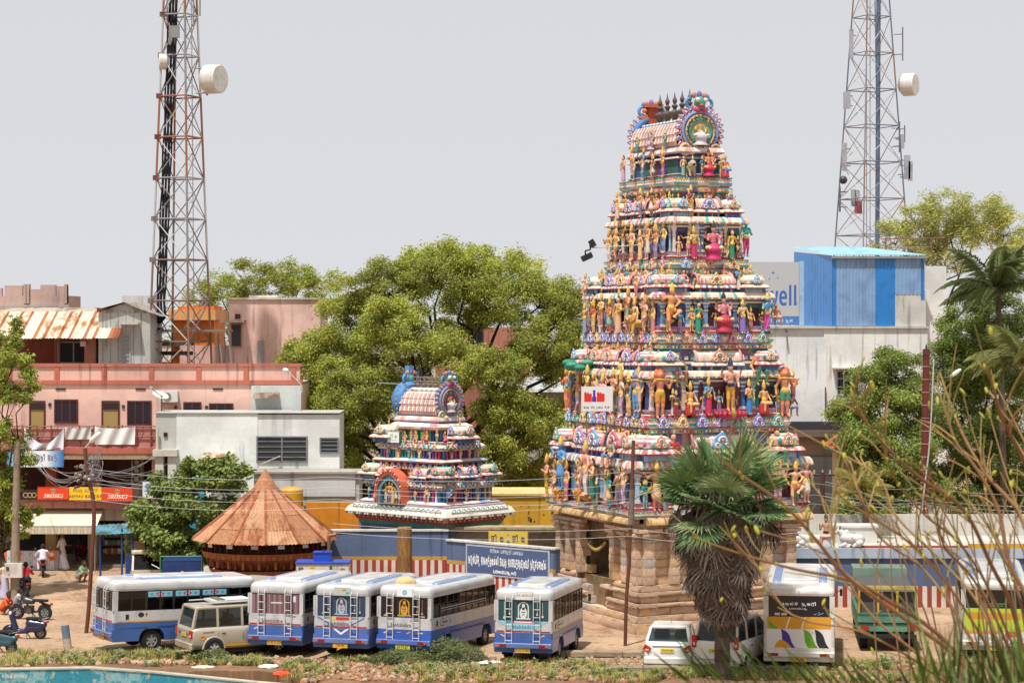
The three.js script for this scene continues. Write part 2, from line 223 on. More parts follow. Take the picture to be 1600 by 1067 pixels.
const POSES={
bless:()=>[...torso(),...head(),...arm(-1,[-0.3,1.14,0.08],[-0.26,1.36,0.2]),...arm(1,[0.3,1.13,0],[0.3,0.88,0.1]),...legs()],
four:()=>[...torso(),...head(),...back4,...arm(-1,[-0.27,1.13,0.1],[-0.16,1.25,0.25]),...arm(1,[0.29,1.12,0.05],[0.24,0.95,0.2]),...legs()],
woman:()=>[...torso(0.03),...head(0.03,1.6,0.02,'bun'),...arm(-1,[-0.3,1.12,0.02],[-0.32,0.84,0.06]),...arm(1,[0.28,1.14,0.06],[0.16,1.3,0.2]),...sari],
queen:()=>[...torso(-0.03),...head(-0.03,1.6,0.02,'crown'),...arm(1,[0.3,1.12,0.02],[0.32,0.84,0.06]),...arm(-1,[-0.28,1.14,0.06],[-0.16,1.3,0.2]),...sari],
lotus:()=>[...seatUp(0.62),...shift([...back4,...arm(-1,[-0.27,1.13,0.1],[-0.2,1.3,0.22]),...arm(1,[0.28,1.12,0.05],[0.2,1.0,0.24])],0,-0.23,0),...lotus(0.5),B([0,0.44,0.06],[0,0.36,0.06],0.36,0.3,'p',1.15),B([0,0.3,0.06],[0,0.06,0.06],0.24,0.36,'p',1.15)],
throne:()=>[...seatUp(0.62),...shift([...arm(-1,[-0.3,1.15,0.05],[-0.3,1.38,0.14]),...arm(1,[0.3,1.15,0.02],[0.32,0.98,0.18])],0,-0.23,0),B([0.1,0.6,0],[0.34,0.58,0.2],0.1,0.08,'c'),B([0.34,0.58,0.2],[-0.05,0.56,0.28],0.075,0.05,'c'),B([-0.1,0.6,0],[-0.14,0.58,0.32],0.1,0.08,'c'),B([-0.14,0.58,0.32],[-0.14,0.16,0.34],0.07,0.05),B([0,0.4,0.02],[0,0.1,0.02],0.26,0.3,'p',1.1)],
guard:()=>[...torso(),...head(0,1.6,0.03,'afro'),...arm(-1,[-0.34,1.13,0],[-0.34,0.86,0.08],'s'),...arm(1,[0.36,1.16,0.04],[0.42,1.38,0.12],'s'),...leg(-1,[-0.1,0.48,0.03],[-0.1,0.09,0],'l'),...leg(1,[0.1,0.48,0.03],[0.1,0.09,0],'l'),B([-0.09,0.9,0],[-0.1,0.66,0.02],0.11,0.1,'c'),B([0.09,0.9,0],[0.1,0.66,0.02],0.11,0.1,'c'),B([-0.55,1.5,0.1],[0.6,1.42,0.1],0.03,0.03,'g')],
dance:()=>[...torso(0.05),...head(0.06),...arm(-1,[-0.36,1.3,0.05],[-0.5,1.5,0.1]),...arm(1,[0.38,1.22,0.05],[0.16,1.06,0.2]),...leg(-1,[-0.1,0.46,0.05],[-0.04,0.09,0],'l'),...leg(1,[0.34,0.82,0.2],[0.05,0.62,0.24],'l'),B([0,0.92,0],[0,0.78,0],0.15,0.13,'c')],
fold:()=>[...torso(),...head(),...arm(-1,[-0.26,1.12,0.1],[-0.04,1.24,0.24]),...arm(1,[0.26,1.12,0.1],[0.04,1.24,0.24]),...legs()],
flute:()=>[...torso(0.04),...head(0.04),...arm(-1,[-0.3,1.2,0.12],[-0.1,1.42,0.2]),...arm(1,[0.32,1.2,0.1],[0.2,1.44,0.18]),B([-0.2,1.48,0.2],[0.42,1.46,0.16],0.02,0.02,'g'),...leg(-1,[-0.09,0.48,0.03],[-0.085,0.09,0]),...leg(1,[0.06,0.5,0.1],[-0.14,0.12,0.1])],
perch:()=>[...shift([...torso(),...head(0,1.62,0.02,'cap')],0,-0.35,0),...shift([...arm(-1,[-0.34,1.14,0.05],[-0.3,0.94,0.22]),...arm(1,[0.34,1.14,0.05],[0.3,0.94,0.22])],0,-0.35,0),B([-0.09,0.56,0],[-0.2,0.58,0.34],0.1,0.08,'c'),B([-0.2,0.58,0.34],[-0.2,0.1,0.32],0.075,0.045,'l'),B([-0.2,0.06,0.32],[-0.22,0.05,0.46],0.045,0.04),B([0.09,0.56,0],[0.2,0.58,0.34],0.1,0.08,'c'),B([0.2,0.58,0.34],[0.2,0.1,0.32],0.075,0.045,'l'),B([0.2,0.06,0.32],[0.22,0.05,0.46],0.045,0.04)],
many:()=>[...torso(),...head(-0.07,1.6,0.03),...head(0.07,1.6,0.03),...back4,...arm(-1,[-0.32,1.1,0.05],[-0.42,0.92,0.12]),...arm(1,[0.32,1.1,0.05],[0.42,0.92,0.12]),...arm(-1,[-0.24,1.14,0.1],[-0.08,1.2,0.24]),...legs()],
bow:()=>[...shift([...torso(),...head()],0,0,0),...arm(-1,[-0.4,1.32,0.05],[-0.58,1.5,0.05]),...arm(1,[0.28,1.14,0.06],[0.14,1.3,0.2]),...legs('l'),B([0,0.92,0],[0,0.6,0],0.15,0.19,'c')],
lion:()=>[B([0,0.5,-0.3],[0,0.55,0.25],0.2,0.22,'s'),B([0,0.72,0.36],[0,0.78,0.42],0.25,0.2,'h'),B([0,0.74,0.5],[0,0.7,0.62],0.13,0.09,'s'),...[[-0.13,0.3],[0.13,0.3],[-0.13,-0.35],[0.13,-0.35]].flatMap(([x,z])=>[B([x,0.45,z],[x,0.06,z+0.04],0.09,0.06,'s'),B([x,0.04,z+0.04],[x,0.04,z+0.14],0.055,0.045,'s')]),B([0,0.55,-0.5],[0.1,0.8,-0.62],0.03,0.05,'h')],
};
const poseCache=new Map();
const pose=(n)=>{if(!poseCache.has(n))poseCache.set(n,meshBones(POSES[n](),42,V(-0.66,-0.03,-0.42),V(0.66,2.12,0.72)));return poseCache.get(n);};
const SK=['#eeb096','#f0ba9c','#e8a080','#eec59e','#e6b27e','#ecb4a0','#dca076'],SKX=['#5fa3c4','#3f9a92','#e2c27a','#8d6a4a','#7fb0c9','#d97a52'];
const CL=['#d8d2c4','#e0b04a','#c8356a','#2f8f6a','#7c5aa0','#c43a34','#3f76b8','#d9b58c','#3aa39a','#b98fc4','#e0a06a','#d9d4d0'];
function palette(o={}){const s=o.s||(rnd()<0.78?pick(SK):pick(SKX));return{s,u:o.u||s,c:o.c||mixc(pick(CL),'#ead8c8',0.28),l:o.l||s,g:o.g||pick(['#e0b64c','#e8c566','#d8aa44','#e0b64c']),h:o.h||pick(['#2a2422','#3a2f2a','#d96a3a','#26252b']),p:o.p||pick(['#c8365c','#c83a32','#b84a86','#a04a6a'])};}
function statue(parent,name,ps,x,y,z,h,turn,o){
const m=part(name,dress(pose(ps),palette(o)),M.stucco,parent),k=h/1.94;m.position.set(x,y,z);m.scale.set(k*1.06,k,k);m.rotation.y=turn||0;return m;
}
// ---------------------------------------------------------------- stucco ornament shared by the two gate towers
const ORN={pinks:['#d98f93','#e3b3a6','#cf7f86','#e8c9b4'],creams:['#e6d6c0','#ead9c8','#dcc9b2','#e9dfd4'],teals:['#5fb5a8','#7cc3b6','#3f978c','#9ed0c4'],blues:['#6f9fce','#8fb4d6','#4a78b4','#a8c4dc'],purples:['#a58cc0','#b9a2cc','#8e74ae'],reds:['#b54a48','#c0605a','#9e3a44'],dark:['#3f5a8a','#35707a','#74404c','#44508a','#3a6f66']};
const famOf=()=>pick([ORN.pinks,ORN.creams,ORN.teals,ORN.blues,ORN.purples,ORN.creams,ORN.pinks]);
function ring(g,hx,hz,prof,step=0.55,cx=0,cz=0){
for(let i=0;i+1<prof.length;i++){
const[o0,y0,cols]=prof[i],[o1,y1]=prof[i+1],list=Array.isArray(cols)&&typeof cols[0]==='string'?cols:[cols];
for(let s=0;s<4;s++){
const along=s % 2?hz:hx,n=list.length>1?Math.max(1,Math.round(2*along/step)):1;
const at=(t,o,y)=>{const a=(along+o)*t,b=(s % 2?hx:hz)+o;return s===0?V(cx+a,y,cz+b):s===1?V(cx+b,y,cz-a):s===2?V(cx-a,y,cz-b):V(cx-b,y,cz+a);};
for(let k=0;k<n;k++)g.quad(at(-1+2*k/n,o0,y0),at(-1+2*(k+1)/n,o0,y0),at(-1+2*(k+1)/n,o1,y1),at(-1+2*k/n,o1,y1),jit(list[k % list.length],0.06));
}
}
return g;
}
function dentils(g,hx,hz,y,h,out,step,cols,cx=0,cz=0){
for(let s=0;s<4;s++){const along=s % 2?hz:hx,n=Math.floor(2*(along+out)/step);for(let k=0;k<n;k++){const a=(k+0.5-n/2)*step,b=(s % 2?hx:hz)+out,[x,z]=s===0?[a,b]:s===1?[b,-a]:s===2?[-a,-b]:[-b,a];g.box(s % 2?h:step*0.55,h,s % 2?step*0.55:h,cx+x,y,cz+z,cols[k % cols.length]);}}
}
const kapota=(o,y,h,c1,c2)=>[[o*0.3,y,c2],[o,y+h*0.12,c2],[o*1.05,y+h*0.32,c1],[o*0.86,y+h*0.68,c1],[o*0.45,y+h,c1],[0.0,y+h,c1]];
const kuduGeo=new Map();
function kudu(c1,c2,c3){
const key=c1+c2+c3;if(kuduGeo.has(key))return kuduGeo.get(key);
const g=new G(),ex=(s,d,b)=>new THREE.ExtrudeGeometry(s,{depth:d,bevelEnabled:true,bevelSize:b,bevelThickness:b,bevelSegments:1,curveSegments:8});
const o=new THREE.Shape();o.moveTo(-0.5,0);o.bezierCurveTo(-0.62,0.25,-0.42,0.3,-0.4,0.42);o.bezierCurveTo(-0.4,0.75,-0.12,0.78,0,1);o.bezierCurveTo(0.12,0.78,0.4,0.75,0.4,0.42);o.bezierCurveTo(0.42,0.3,0.62,0.25,0.5,0);o.lineTo(-0.5,0);
g.add(ex(o,0.1,0.03),null,c1);
for(const s of[-1,1]){g.add(nonIdx(new THREE.TorusGeometry(0.13,0.05,5,10)),trs(s*0.28,0.17,0.15),c2);g.sph(0.06,s*0.28,0.17,0.15,c3,1,true);}
g.add(nonIdx(new THREE.TorusGeometry(0.22,0.06,5,12,Math.PI*1.2)),trs(0,0.46,0.15,0,0,-0.1*Math.PI),c2);g.sph(0.12,0,0.46,0.13,c3,1,true);g.sph(0.07,0,0.98,0.08,c2,1.3,true);
const geo=g.geo();kuduGeo.set(key,geo);return geo;
}
const KU=[['#5fae9e','#cfe0d4','#c0605a'],['#7c8fcf','#d6d0e6','#c85a8a'],['#d98f70','#f0d9c0','#4a9a8c'],['#c86a7a','#f0d0cc','#5a90c0'],['#d0b070','#f0e6c8','#b04a4a'],['#6fa6d0','#dfeaf0','#d07a60'],['#a58cc0','#e6dcea','#4a9a8c']];
const kput=(parent,name,x,y,z,h,turn)=>{const m=part(name,kudu(...pick(KU)),M.stucco,parent);m.position.set(x,y,z);m.scale.setScalar(h);m.rotation.y=turn;return m;};
function finial(g,x,y,z,h,c='#d9a93a'){g.lathe([[0.16,0],[0.2,0.06],[0.1,0.16],[0.12,0.24],[0.2,0.4],[0.18,0.52],[0.07,0.62],[0.09,0.68],[0.04,0.78],[0,1]].map(([r,yy])=>[r*h,yy*h]),x,y,z,c,8);}
function domeShrine(parent,x,y,z,w,h,turn,cols){
const o=new THREE.Group();o.name='corner_shrine';o.position.set(x,y,z);o.rotation.y=turn;parent.add(o);
const g=new G(),r=w/2,[c1,c2,c3]=cols||[pick(ORN.pinks),pick(ORN.creams),pick(ORN.teals)];
ring(g,r*0.72,r*0.72,[[0,0,pick(ORN.blues)],[0,h*0.17,c3]],9);
for(const sx of[-1,1])for(const sz of[-1,1])g.box(r*0.16,h*0.17,r*0.16,sx*r*0.74,h*0.085,sz*r*0.74,pick(ORN.blues));
ring(g,r*0.74,r*0.74,kapota(r*0.28,h*0.16,h*0.17,[c1,c2,c1,pick(ORN.creams)],pick(ORN.reds)),r*0.16);
ring(g,r*0.7,r*0.7,[[0,h*0.33,c3],[0,h*0.38,c2],[0.06,h*0.38,c2],[0.06,h*0.41,c1],[-r*0.7,h*0.41,c1]],9);
const dome=[];for(let i=0;i<=7;i++){const t=i/7*Math.PI/2;dome.push([r*0.98*Math.pow(Math.cos(t),0.6)*(1+0.1*Math.sin(t*2)),h*0.41+h*0.34*Math.sin(t),[c2,c1,c2,c1,c2,c3,c3][i]]);}
g.lathe(dome,0,0,0,c2,14);
for(let k=0;k<14;k++){const a=(k+0.5)/14*2*Math.PI;g.sph(r*0.13,Math.cos(a)*r*0.94,h*0.5,Math.sin(a)*r*0.94,k % 2?c1:c3,1.3,true);g.sph(r*0.09,Math.cos(a+0.2)*r*0.82,h*0.62,Math.sin(a+0.2)*r*0.82,k % 2?c3:c1,1.2,true);}
part('shrine_body',g,M.stucco,o);
const f=new G();finial(f,0,h*0.74,0,h*0.26);part('finial',f,M.stucco,o);
for(let k=0;k<4;k++){const a=k*Math.PI/2;const q=kput(o,'horseshoe_ornament',Math.sin(a)*r*0.93,h*0.39,Math.cos(a)*r*0.93,h*0.36,a);q.scale.x*=0.9;}
return o;
}
function barrelShrine(parent,x,y,z,w,d,h,turn){
const o=new THREE.Group();o.name='barrel_shrine';o.position.set(x,y,z);o.rotation.y=turn;parent.add(o);
const g=new G(),c1=pick(ORN.pinks),c2=pick(ORN.creams),c3=pick(ORN.blues),hw=w/2,hd=d/2;
ring(g,hw*0.9,hd*0.8,[[0,0,pick(ORN.dark)],[0,h*0.16,c3]],9);for(const s of[-0.8,-0.3,0.3,0.8])g.box(w*0.05,h*0.16,0.08,s*hw,h*0.08,hd*0.82,pick(ORN.blues));
ring(g,hw*0.9,hd*0.84,kapota(0.13,h*0.15,h*0.17,[c2,c1,c2,c3],pick(ORN.reds)),0.11);
ring(g,hw*0.86,hd*0.8,[[0,h*0.32,c2],[0,h*0.38,c1],[0.05,h*0.38,c1],[0.05,h*0.41,c2],[-hd*0.8,h*0.41,c2]],9);
const n=10;for(let i=0;i<n;i++){const a=i/n*Math.PI,b=(i+1)/n*Math.PI,q=(t,s)=>V(s*hw*0.92,h*0.41+Math.sin(t)*h*0.4,Math.cos(t)*hd*0.92);g.quad(q(a,-1),q(a,1),q(b,1),q(b,-1),[c1,c2,c2,c1,c2][i % 5]);g.tri(q(a,1),V(hw*0.92,h*0.41,0),q(b,1),c3);g.tri(q(b,-1),V(-hw*0.92,h*0.41,0),q(a,-1),c3);}
for(let k=0;k<Math.floor(w/0.09);k++){const t=0.28;g.box(0.035,h*0.24,0.03,-hw*0.86+(k+0.5)*0.086*(w/Math.floor(w/0.09))/0.09,h*0.41+Math.sin(t)*h*0.4*1.1,Math.cos(t)*hd*0.95,k % 2?c1:'#e8d8c8',-0.3);}
for(const s of[-1,1]){g.add(nonIdx(new THREE.TorusGeometry(1,0.16,5,14,Math.PI)),trs(s*hw*0.92,h*0.41,0,0,Math.PI/2,0,hd*0.95,h*0.44,hd),pick(ORN.pinks));}
part('shrine_body',g,M.stucco,o);
const m=Math.max(2,Math.round(w/0.45));for(let k=0;k<m;k++){const f=new G();finial(f,(k+0.5-m/2)*w*0.8/m,h*0.8,0,h*0.22);part('finial',f,M.stucco,o);}
const q=kput(o,'horseshoe_ornament',0,h*0.36,hd*0.94,h*0.52,0);q.scale.x*=1.25;
return o;
}
function pilaster(parent,x,y,z,w,h,turn,c){
const g=new G(),d=w*0.7,c2=pick(ORN.creams);g.box(w*1.3,h*0.1,d*1.4,0,h*0.05,0,c2);g.box(w,h*0.62,d,0,h*0.41,0,c);g.box(w*1.2,h*0.04,d*1.25,0,h*0.6,0,c2);g.box(w*1.15,h*0.05,d*1.2,0,h*0.745,0,c2);g.box(w*1.5,h*0.07,d*1.5,0,h*0.805,0,c);g.box(w*1.9,h*0.06,d*1.7,0,h*0.87,0,c2);g.box(w*1.3,h*0.1,d*1.3,0,h*0.95,0,c);
const m=part('pilaster',g,M.stucco,parent);m.position.set(x,y,z);m.rotation.y=turn;return m;
}
function storey(parent,t){
const{y,hx,hz,led,wall,corn,hara}=t,g=new G(),L=t.ledH||0.42;
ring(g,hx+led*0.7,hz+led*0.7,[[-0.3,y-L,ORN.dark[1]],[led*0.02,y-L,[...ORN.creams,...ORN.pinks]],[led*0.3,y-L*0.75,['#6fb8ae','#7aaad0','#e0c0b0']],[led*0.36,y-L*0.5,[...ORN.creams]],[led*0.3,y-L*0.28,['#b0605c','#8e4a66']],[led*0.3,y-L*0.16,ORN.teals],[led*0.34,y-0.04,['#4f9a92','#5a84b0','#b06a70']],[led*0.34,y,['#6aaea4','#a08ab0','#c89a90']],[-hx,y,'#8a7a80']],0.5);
dentils(g,hx+led*0.7,hz+led*0.7,y-L*0.2,0.05,led*0.32,0.12,['#d9b04a','#e8d8c8']);
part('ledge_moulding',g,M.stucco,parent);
const w=new G();
ring(w,hx,hz,[[0.1,y,'#7a4a4a'],[0.1,y+wall*0.07,ORN.teals[2]],[0.05,y+wall*0.09,'#c08a84'],[0.05,y+wall*0.14,ORN.blues[2]],[0.09,y+wall*0.15,ORN.creams],[0.09,y+wall*0.2,'#5a2a36'],[0,y+wall*0.2,t.wallC||ORN.dark],[0,y+wall,'#333']],0.8);
part('wall',w,M.stucco,parent);
const bay=(face,s,bw,proj,kind)=>{
const a=face?-Math.PI/2:0,half=face?hx:hz,put=(u,dp)=>(face?[-(half+dp),u]:[u,half+dp]);
const b=new G(),[bx,bz]=put(s,proj/2-0.05),dk=pick(ORN.dark),m=(gx)=>gx;
const bayC=pick([ORN.teals,ORN.blues,ORN.creams,ORN.blues]);
const sw=face?proj+0.1:bw,sd=face?bw:proj+0.1;
b.box(sw,wall,sd,bx,y+wall/2,bz,dk);
ring(b,sw/2,sd/2,[[0.07,y,pick(ORN.reds)],[0.07,y+wall*0.08,pick(ORN.creams)],[0.03,y+wall*0.1,pick(ORN.pinks)],[0.03,y+wall*0.16,pick(ORN.blues)],[0.07,y+wall*0.17,pick(ORN.purples)],[0.07,y+wall*0.22,pick(ORN.reds)],[0,y+wall*0.23,dk]],0.5,bx,bz);
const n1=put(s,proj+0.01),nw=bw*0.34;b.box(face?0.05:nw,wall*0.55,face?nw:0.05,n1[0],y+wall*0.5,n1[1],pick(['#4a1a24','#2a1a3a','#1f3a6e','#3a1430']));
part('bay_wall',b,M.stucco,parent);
const k=new G(),pc=pick([ORN.pinks,ORN.creams,ORN.blues]),qc=pick([ORN.creams,ORN.teals]);
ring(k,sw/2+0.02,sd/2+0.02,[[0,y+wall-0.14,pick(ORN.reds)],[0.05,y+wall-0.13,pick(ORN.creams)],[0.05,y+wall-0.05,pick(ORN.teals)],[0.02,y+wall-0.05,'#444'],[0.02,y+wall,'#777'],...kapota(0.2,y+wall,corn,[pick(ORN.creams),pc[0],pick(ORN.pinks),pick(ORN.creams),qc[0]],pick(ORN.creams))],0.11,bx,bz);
dentils(k,sw/2,sd/2,y+wall+corn*0.2,0.045,0.225,0.11,['#b04a4a','#e8dcc8','#3f8a86'],bx,bz);
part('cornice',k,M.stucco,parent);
const pw=Math.min(0.17,bw*0.12);for(const u of kind==='sala'?[-0.46,-0.26,0.26,0.46]:[-0.42,0.42]){const[px,pz]=put(s+u*bw,proj+0.03);pilaster(parent,px,y+wall*0.2,pz,pw,wall*0.8,a,pick(bayC));}
const top=y+wall+corn,[hx2,hz2]=put(s,-Math.max(0.1,hara*0.28)+proj);
if(kind==='kuta')domeShrine(parent,hx2,top,hz2,Math.min(bw*1.05,hara*1.15),hara,a);else barrelShrine(parent,hx2,top,hz2,bw*0.95,Math.min(0.8,hara*0.7),hara*0.92,a);
return put;
};
for(const face of[0,1])for(const[s,bw,proj,kind]of t.bays[face])bay(face,s*(face?hz:hx),bw,proj,kind);
const k=new G();ring(k,hx,hz,kapota(0.1,y+wall-0.02,corn*0.6,[ORN.creams[0],ORN.pinks[1],ORN.creams[2],ORN.teals[3]],ORN.purples[1]),0.12);part('cornice',k,M.stucco,parent);
const along=(face,step)=>{const half=(face?hz:hx)+led*0.6,n=Math.round(2*half/step),out=(face?hx:hz)+led*1.03;for(let i=0;i<n;i++){const u=(i+0.5-n/2)*2*half/n;kput(parent,'horseshoe_ornament',face?-out:u,y-L*0.85+rr(-0.02,0.02),face?u:out,t.kud||0.4,face?-Math.PI/2:0);}};
if(t.kudStep){along(0,t.kudStep);along(1,t.kudStep*0.85);}
}
function topBarrel(parent,y,R0,len,h,o){
const g=new G(),n=18,hz=len/2;
ring(g,R0*0.86,hz*0.94,[[0,y-0.3,ORN.dark],[0,y-0.02,'#555']],0.4);
ring(g,R0*0.9,hz*0.96,kapota(0.16,y-0.05,0.26,o.corn||[ORN.creams[0],ORN.pinks[1],ORN.creams[3]],ORN.purples[1]),0.3);
ring(g,R0*0.9,hz*0.9,[[0.02,y+0.2,ORN.blues[1]],[0.02,y+0.3,ORN.creams[1]],[-R0,y+0.3,ORN.creams[1]]],0.5);
const sec=(t)=>[Math.cos(t)*R0*(1+0.12*Math.sin(2*t)*(Math.cos(t)>0?1:-1)),y+0.28+Math.pow(Math.sin(t),0.8)*h];
const bands=o.bands||['#d8a49c','#e4c4b8','#d8aaa0','#e8dccc','#e9dccb','#8fb6c8','#e6d2c2','#d9a8a0','#e0c890'];
for(let i=0;i<n;i++){const[x0,y0]=sec(i/n*Math.PI),[x1,y1]=sec((i+1)/n*Math.PI),b=i<n/2?i:n-1-i;g.quad(V(x0,y0,hz*0.9),V(x0,y0,-hz*0.9),V(x1,y1,-hz*0.9),V(x1,y1,hz*0.9),bands[b % bands.length]);}
const nr=Math.floor(len*0.86/0.13);for(let k=0;k<nr;k++)for(const s of[-1,1]){for(let j=0;j<3;j++){const t=(0.05+j*0.08)*Math.PI,tt=s>0?t:Math.PI-t,[x,yy]=sec(tt);g.box(0.06,h*0.24,0.085,x+s*0.01,yy+0.03,-hz*0.86+(k+0.5)*len*0.86/nr,k % 2?'#d8a6a0':'#f0e2d6',0,0,s*(0.25+j*0.16));}}
part('vaulted_roof',g,M.stucco,parent);
const beads=new G();for(let k=0;k<Math.floor(len/0.16);k++)for(const t of[0.33,0.67]){const[x,yy]=sec(t*Math.PI);beads.sph(0.07,x,yy+0.02,-hz*0.86+k*0.15,k % 2?'#8fb6c8':'#e8dcc8',1,true);}part('bead_band',beads,M.stucco,parent);
for(const s of[1,-1]){
const a=new THREE.Group();a.name='gable';a.position.set(0,y+0.28+h*0.5,s*hz*0.93);if(s<0)a.rotation.y=Math.PI;parent.add(a);
const d=new G(),rr0=o.disc,ringT=(r,tb,c,z)=>d.add(nonIdx(new THREE.TorusGeometry(r,tb,6,28)),trs(0,0,z),c);
d.add(nonIdx(new THREE.CylinderGeometry(rr0,rr0*1.02,0.16,28)),trs(0,0,0,Math.PI/2),'#6a7fb4');
ringT(rr0*0.98,rr0*0.09,'#7f97c6',0.08);ringT(rr0*0.8,rr0*0.08,'#c8b48c',0.1);ringT(rr0*0.62,rr0*0.08,o.inner||'#3f9a8c',0.1);d.add(nonIdx(new THREE.CylinderGeometry(rr0*0.58,rr0*0.58,0.06,24)),trs(0,0,0.08,Math.PI/2),o.heart||'#a8a070');
for(let k=0;k<22;k++){const t=k/22*2*Math.PI;d.sph(rr0*0.05,Math.cos(t)*rr0*0.8,Math.sin(t)*rr0*0.8,0.17,'#b0523a',1,true);}
part('disc',d,M.stucco,a);
for(let k=0;k<21;k++){const t=-0.22*Math.PI+k/20*1.44*Math.PI,f=new G();f.add(nonIdx(new THREE.TorusGeometry(rr0*0.15,rr0*0.05,5,10,4.4)),trs(rr0*0.04,0,0,0,0,0.6,1.25,0.8,1),k % 2?'#c98a9a':'#b8a0b8');f.add(nonIdx(new THREE.ConeGeometry(rr0*0.09,rr0*0.3,6)),trs(rr0*0.16,rr0*0.05,0,0,0,-1.2),k % 2?'#e0b0a8':'#a8b0c8');const m=part('flame_scroll',f,M.stucco,a);m.position.set(Math.cos(t)*rr0*1.18,Math.sin(t)*rr0*1.18,0.03);m.rotation.z=t;}
for(const q of[-1,1]){const f=new G();f.add(nonIdx(new THREE.TorusGeometry(rr0*0.26,rr0*0.09,6,12)),trs(q*rr0*0.86,-rr0*0.92,0.1),o.scroll||'#e0b890');f.sph(rr0*0.14,q*rr0*0.86,-rr0*0.92,0.1,'#d9a070',1,true);f.sph(rr0*0.2,q*rr0*0.5,-rr0*1.05,0.1,'#dcc8a8',0.8,true);part('base_scroll',f,M.stucco,a);}
const dn=statue(a,'deity_relief','lotus',0,-rr0*0.72,0.06,rr0*1.75,0,{c:'#d9d0c4',p:'#d0c8d0',s:'#c8a878'});dn.scale.x*=1.15;
const y0=rr0*1.12,kf=new G();kf.sph(rr0*0.3,0,y0+rr0*0.3,0.05,'#4f9a8c',1.2);for(const q of[-1,1]){kf.sph(rr0*0.13,q*rr0*0.22,y0+rr0*0.45,0.26*rr0,'#e8e0c8',1,true);kf.add(nonIdx(new THREE.TorusGeometry(rr0*0.24,rr0*0.09,5,9,4)),trs(q*rr0*0.5,y0+rr0*0.3,0,0,0,q>0?-1:1.4),'#5f94c4');kf.sph(rr0*0.12,q*rr0*0.3,y0+rr0*0.72,0,'#e08a70',1.5,true);kf.sph(rr0*0.09,q*rr0*0.5,y0+rr0*0.66,0,'#5f94c4',1.6,true);kf.sph(rr0*0.16,q*rr0*0.18,y0-rr0*0.02,0.1,'#c8406a',1.2,true);}
kf.sph(rr0*0.15,0,y0+rr0*0.72,0,'#7a70b0',1.6,true);kf.sph(rr0*0.14,0,y0+rr0*0.18,rr0*0.3,'#c04a3a',0.7,true);kf.box(rr0*0.2,rr0*0.8,0.1,0,y0-rr0*0.2,0.02,'#8a6a5a');part('lion_mask',kf,M.stucco,a);
if(s<0||o.blueEnd){const f=new G();f.add(nonIdx(new THREE.TorusGeometry(rr0*1.02,rr0*0.2,6,20)),trs(0,0,-0.1),'#4a78b4');part('gable_rim',f,M.stucco,a);}
}
const ridge=y+0.28+h;
for(let k=0;k<o.pots;k++){const z=(k+0.5-o.pots/2)*len*0.72/o.pots,f=new G();f.lathe([[0.14,0],[0.26,0.06],[0.14,0.2],[0.4,0.5],[0.42,0.62],[0.14,0.78],[0.1,0.86],[0.2,1.0],[0.2,1.06],[0.08,1.16],[0.14,1.3],[0.15,1.4],[0.05,1.62],[0,1.95]].map(([r,yy])=>[r*o.potH/1.95,yy*o.potH/1.95]),0,ridge-0.05,z,o.potC||'#5a4a46',10);part('pot_finial',f,M.stucco,parent);}
}
// ---------------------------------------------------------------- the tall gate tower
seed(3);
const TOW=thing('gate_tower','tall painted temple gate tower crowded with statues on a stone base','gopuram',V(6.72,0,-95),R(24));
const frontBays=(w)=>[[-0.82,w*0.3,0.16,'kuta'],[0,w*0.42,0.24,'sala'],[0.82,w*0.3,0.16,'kuta']];
const sideBays=(l)=>[[0.86,l*0.17,0.14,'kuta'],[0.42,l*0.17,0.08,'sala'],[0,l*0.24,0.2,'sala'],[-0.42,l*0.17,0.08,'sala'],[-0.86,l*0.17,0.14,'kuta']];
const STO=[
{y:4.75,hx:3.5,hz:3.72,led:0.42,wall:1.6,corn:0.36,hara:1.35,ledH:0.3},
{y:8.35,hx:2.78,hz:3.45,led:0.42,wall:1.55,corn:0.32,hara:1.05,kud:0.5,kudStep:0.82,wallC:['#1f4ea0','#1f5a66','#1f4ea0']},
{y:11.68,hx:2.2,hz:3.2,led:0.38,wall:1.35,corn:0.3,hara:0.95,kud:0.42,kudStep:0.68},
{y:14.66,hx:1.42,hz:2.6,led:0.36,wall:1.4,corn:0.3,hara:1.0,kud:0.4,kudStep:1.1},
{y:17.98,hx:0.98,hz:2.1,led:0.34,wall:0.75,corn:0.16,hara:0.0},
];
for(const s of STO){s.bays=s.hara?[frontBays(2*s.hx),sideBays(2*s.hz)]:[[],[]];storey(TOW,s);}
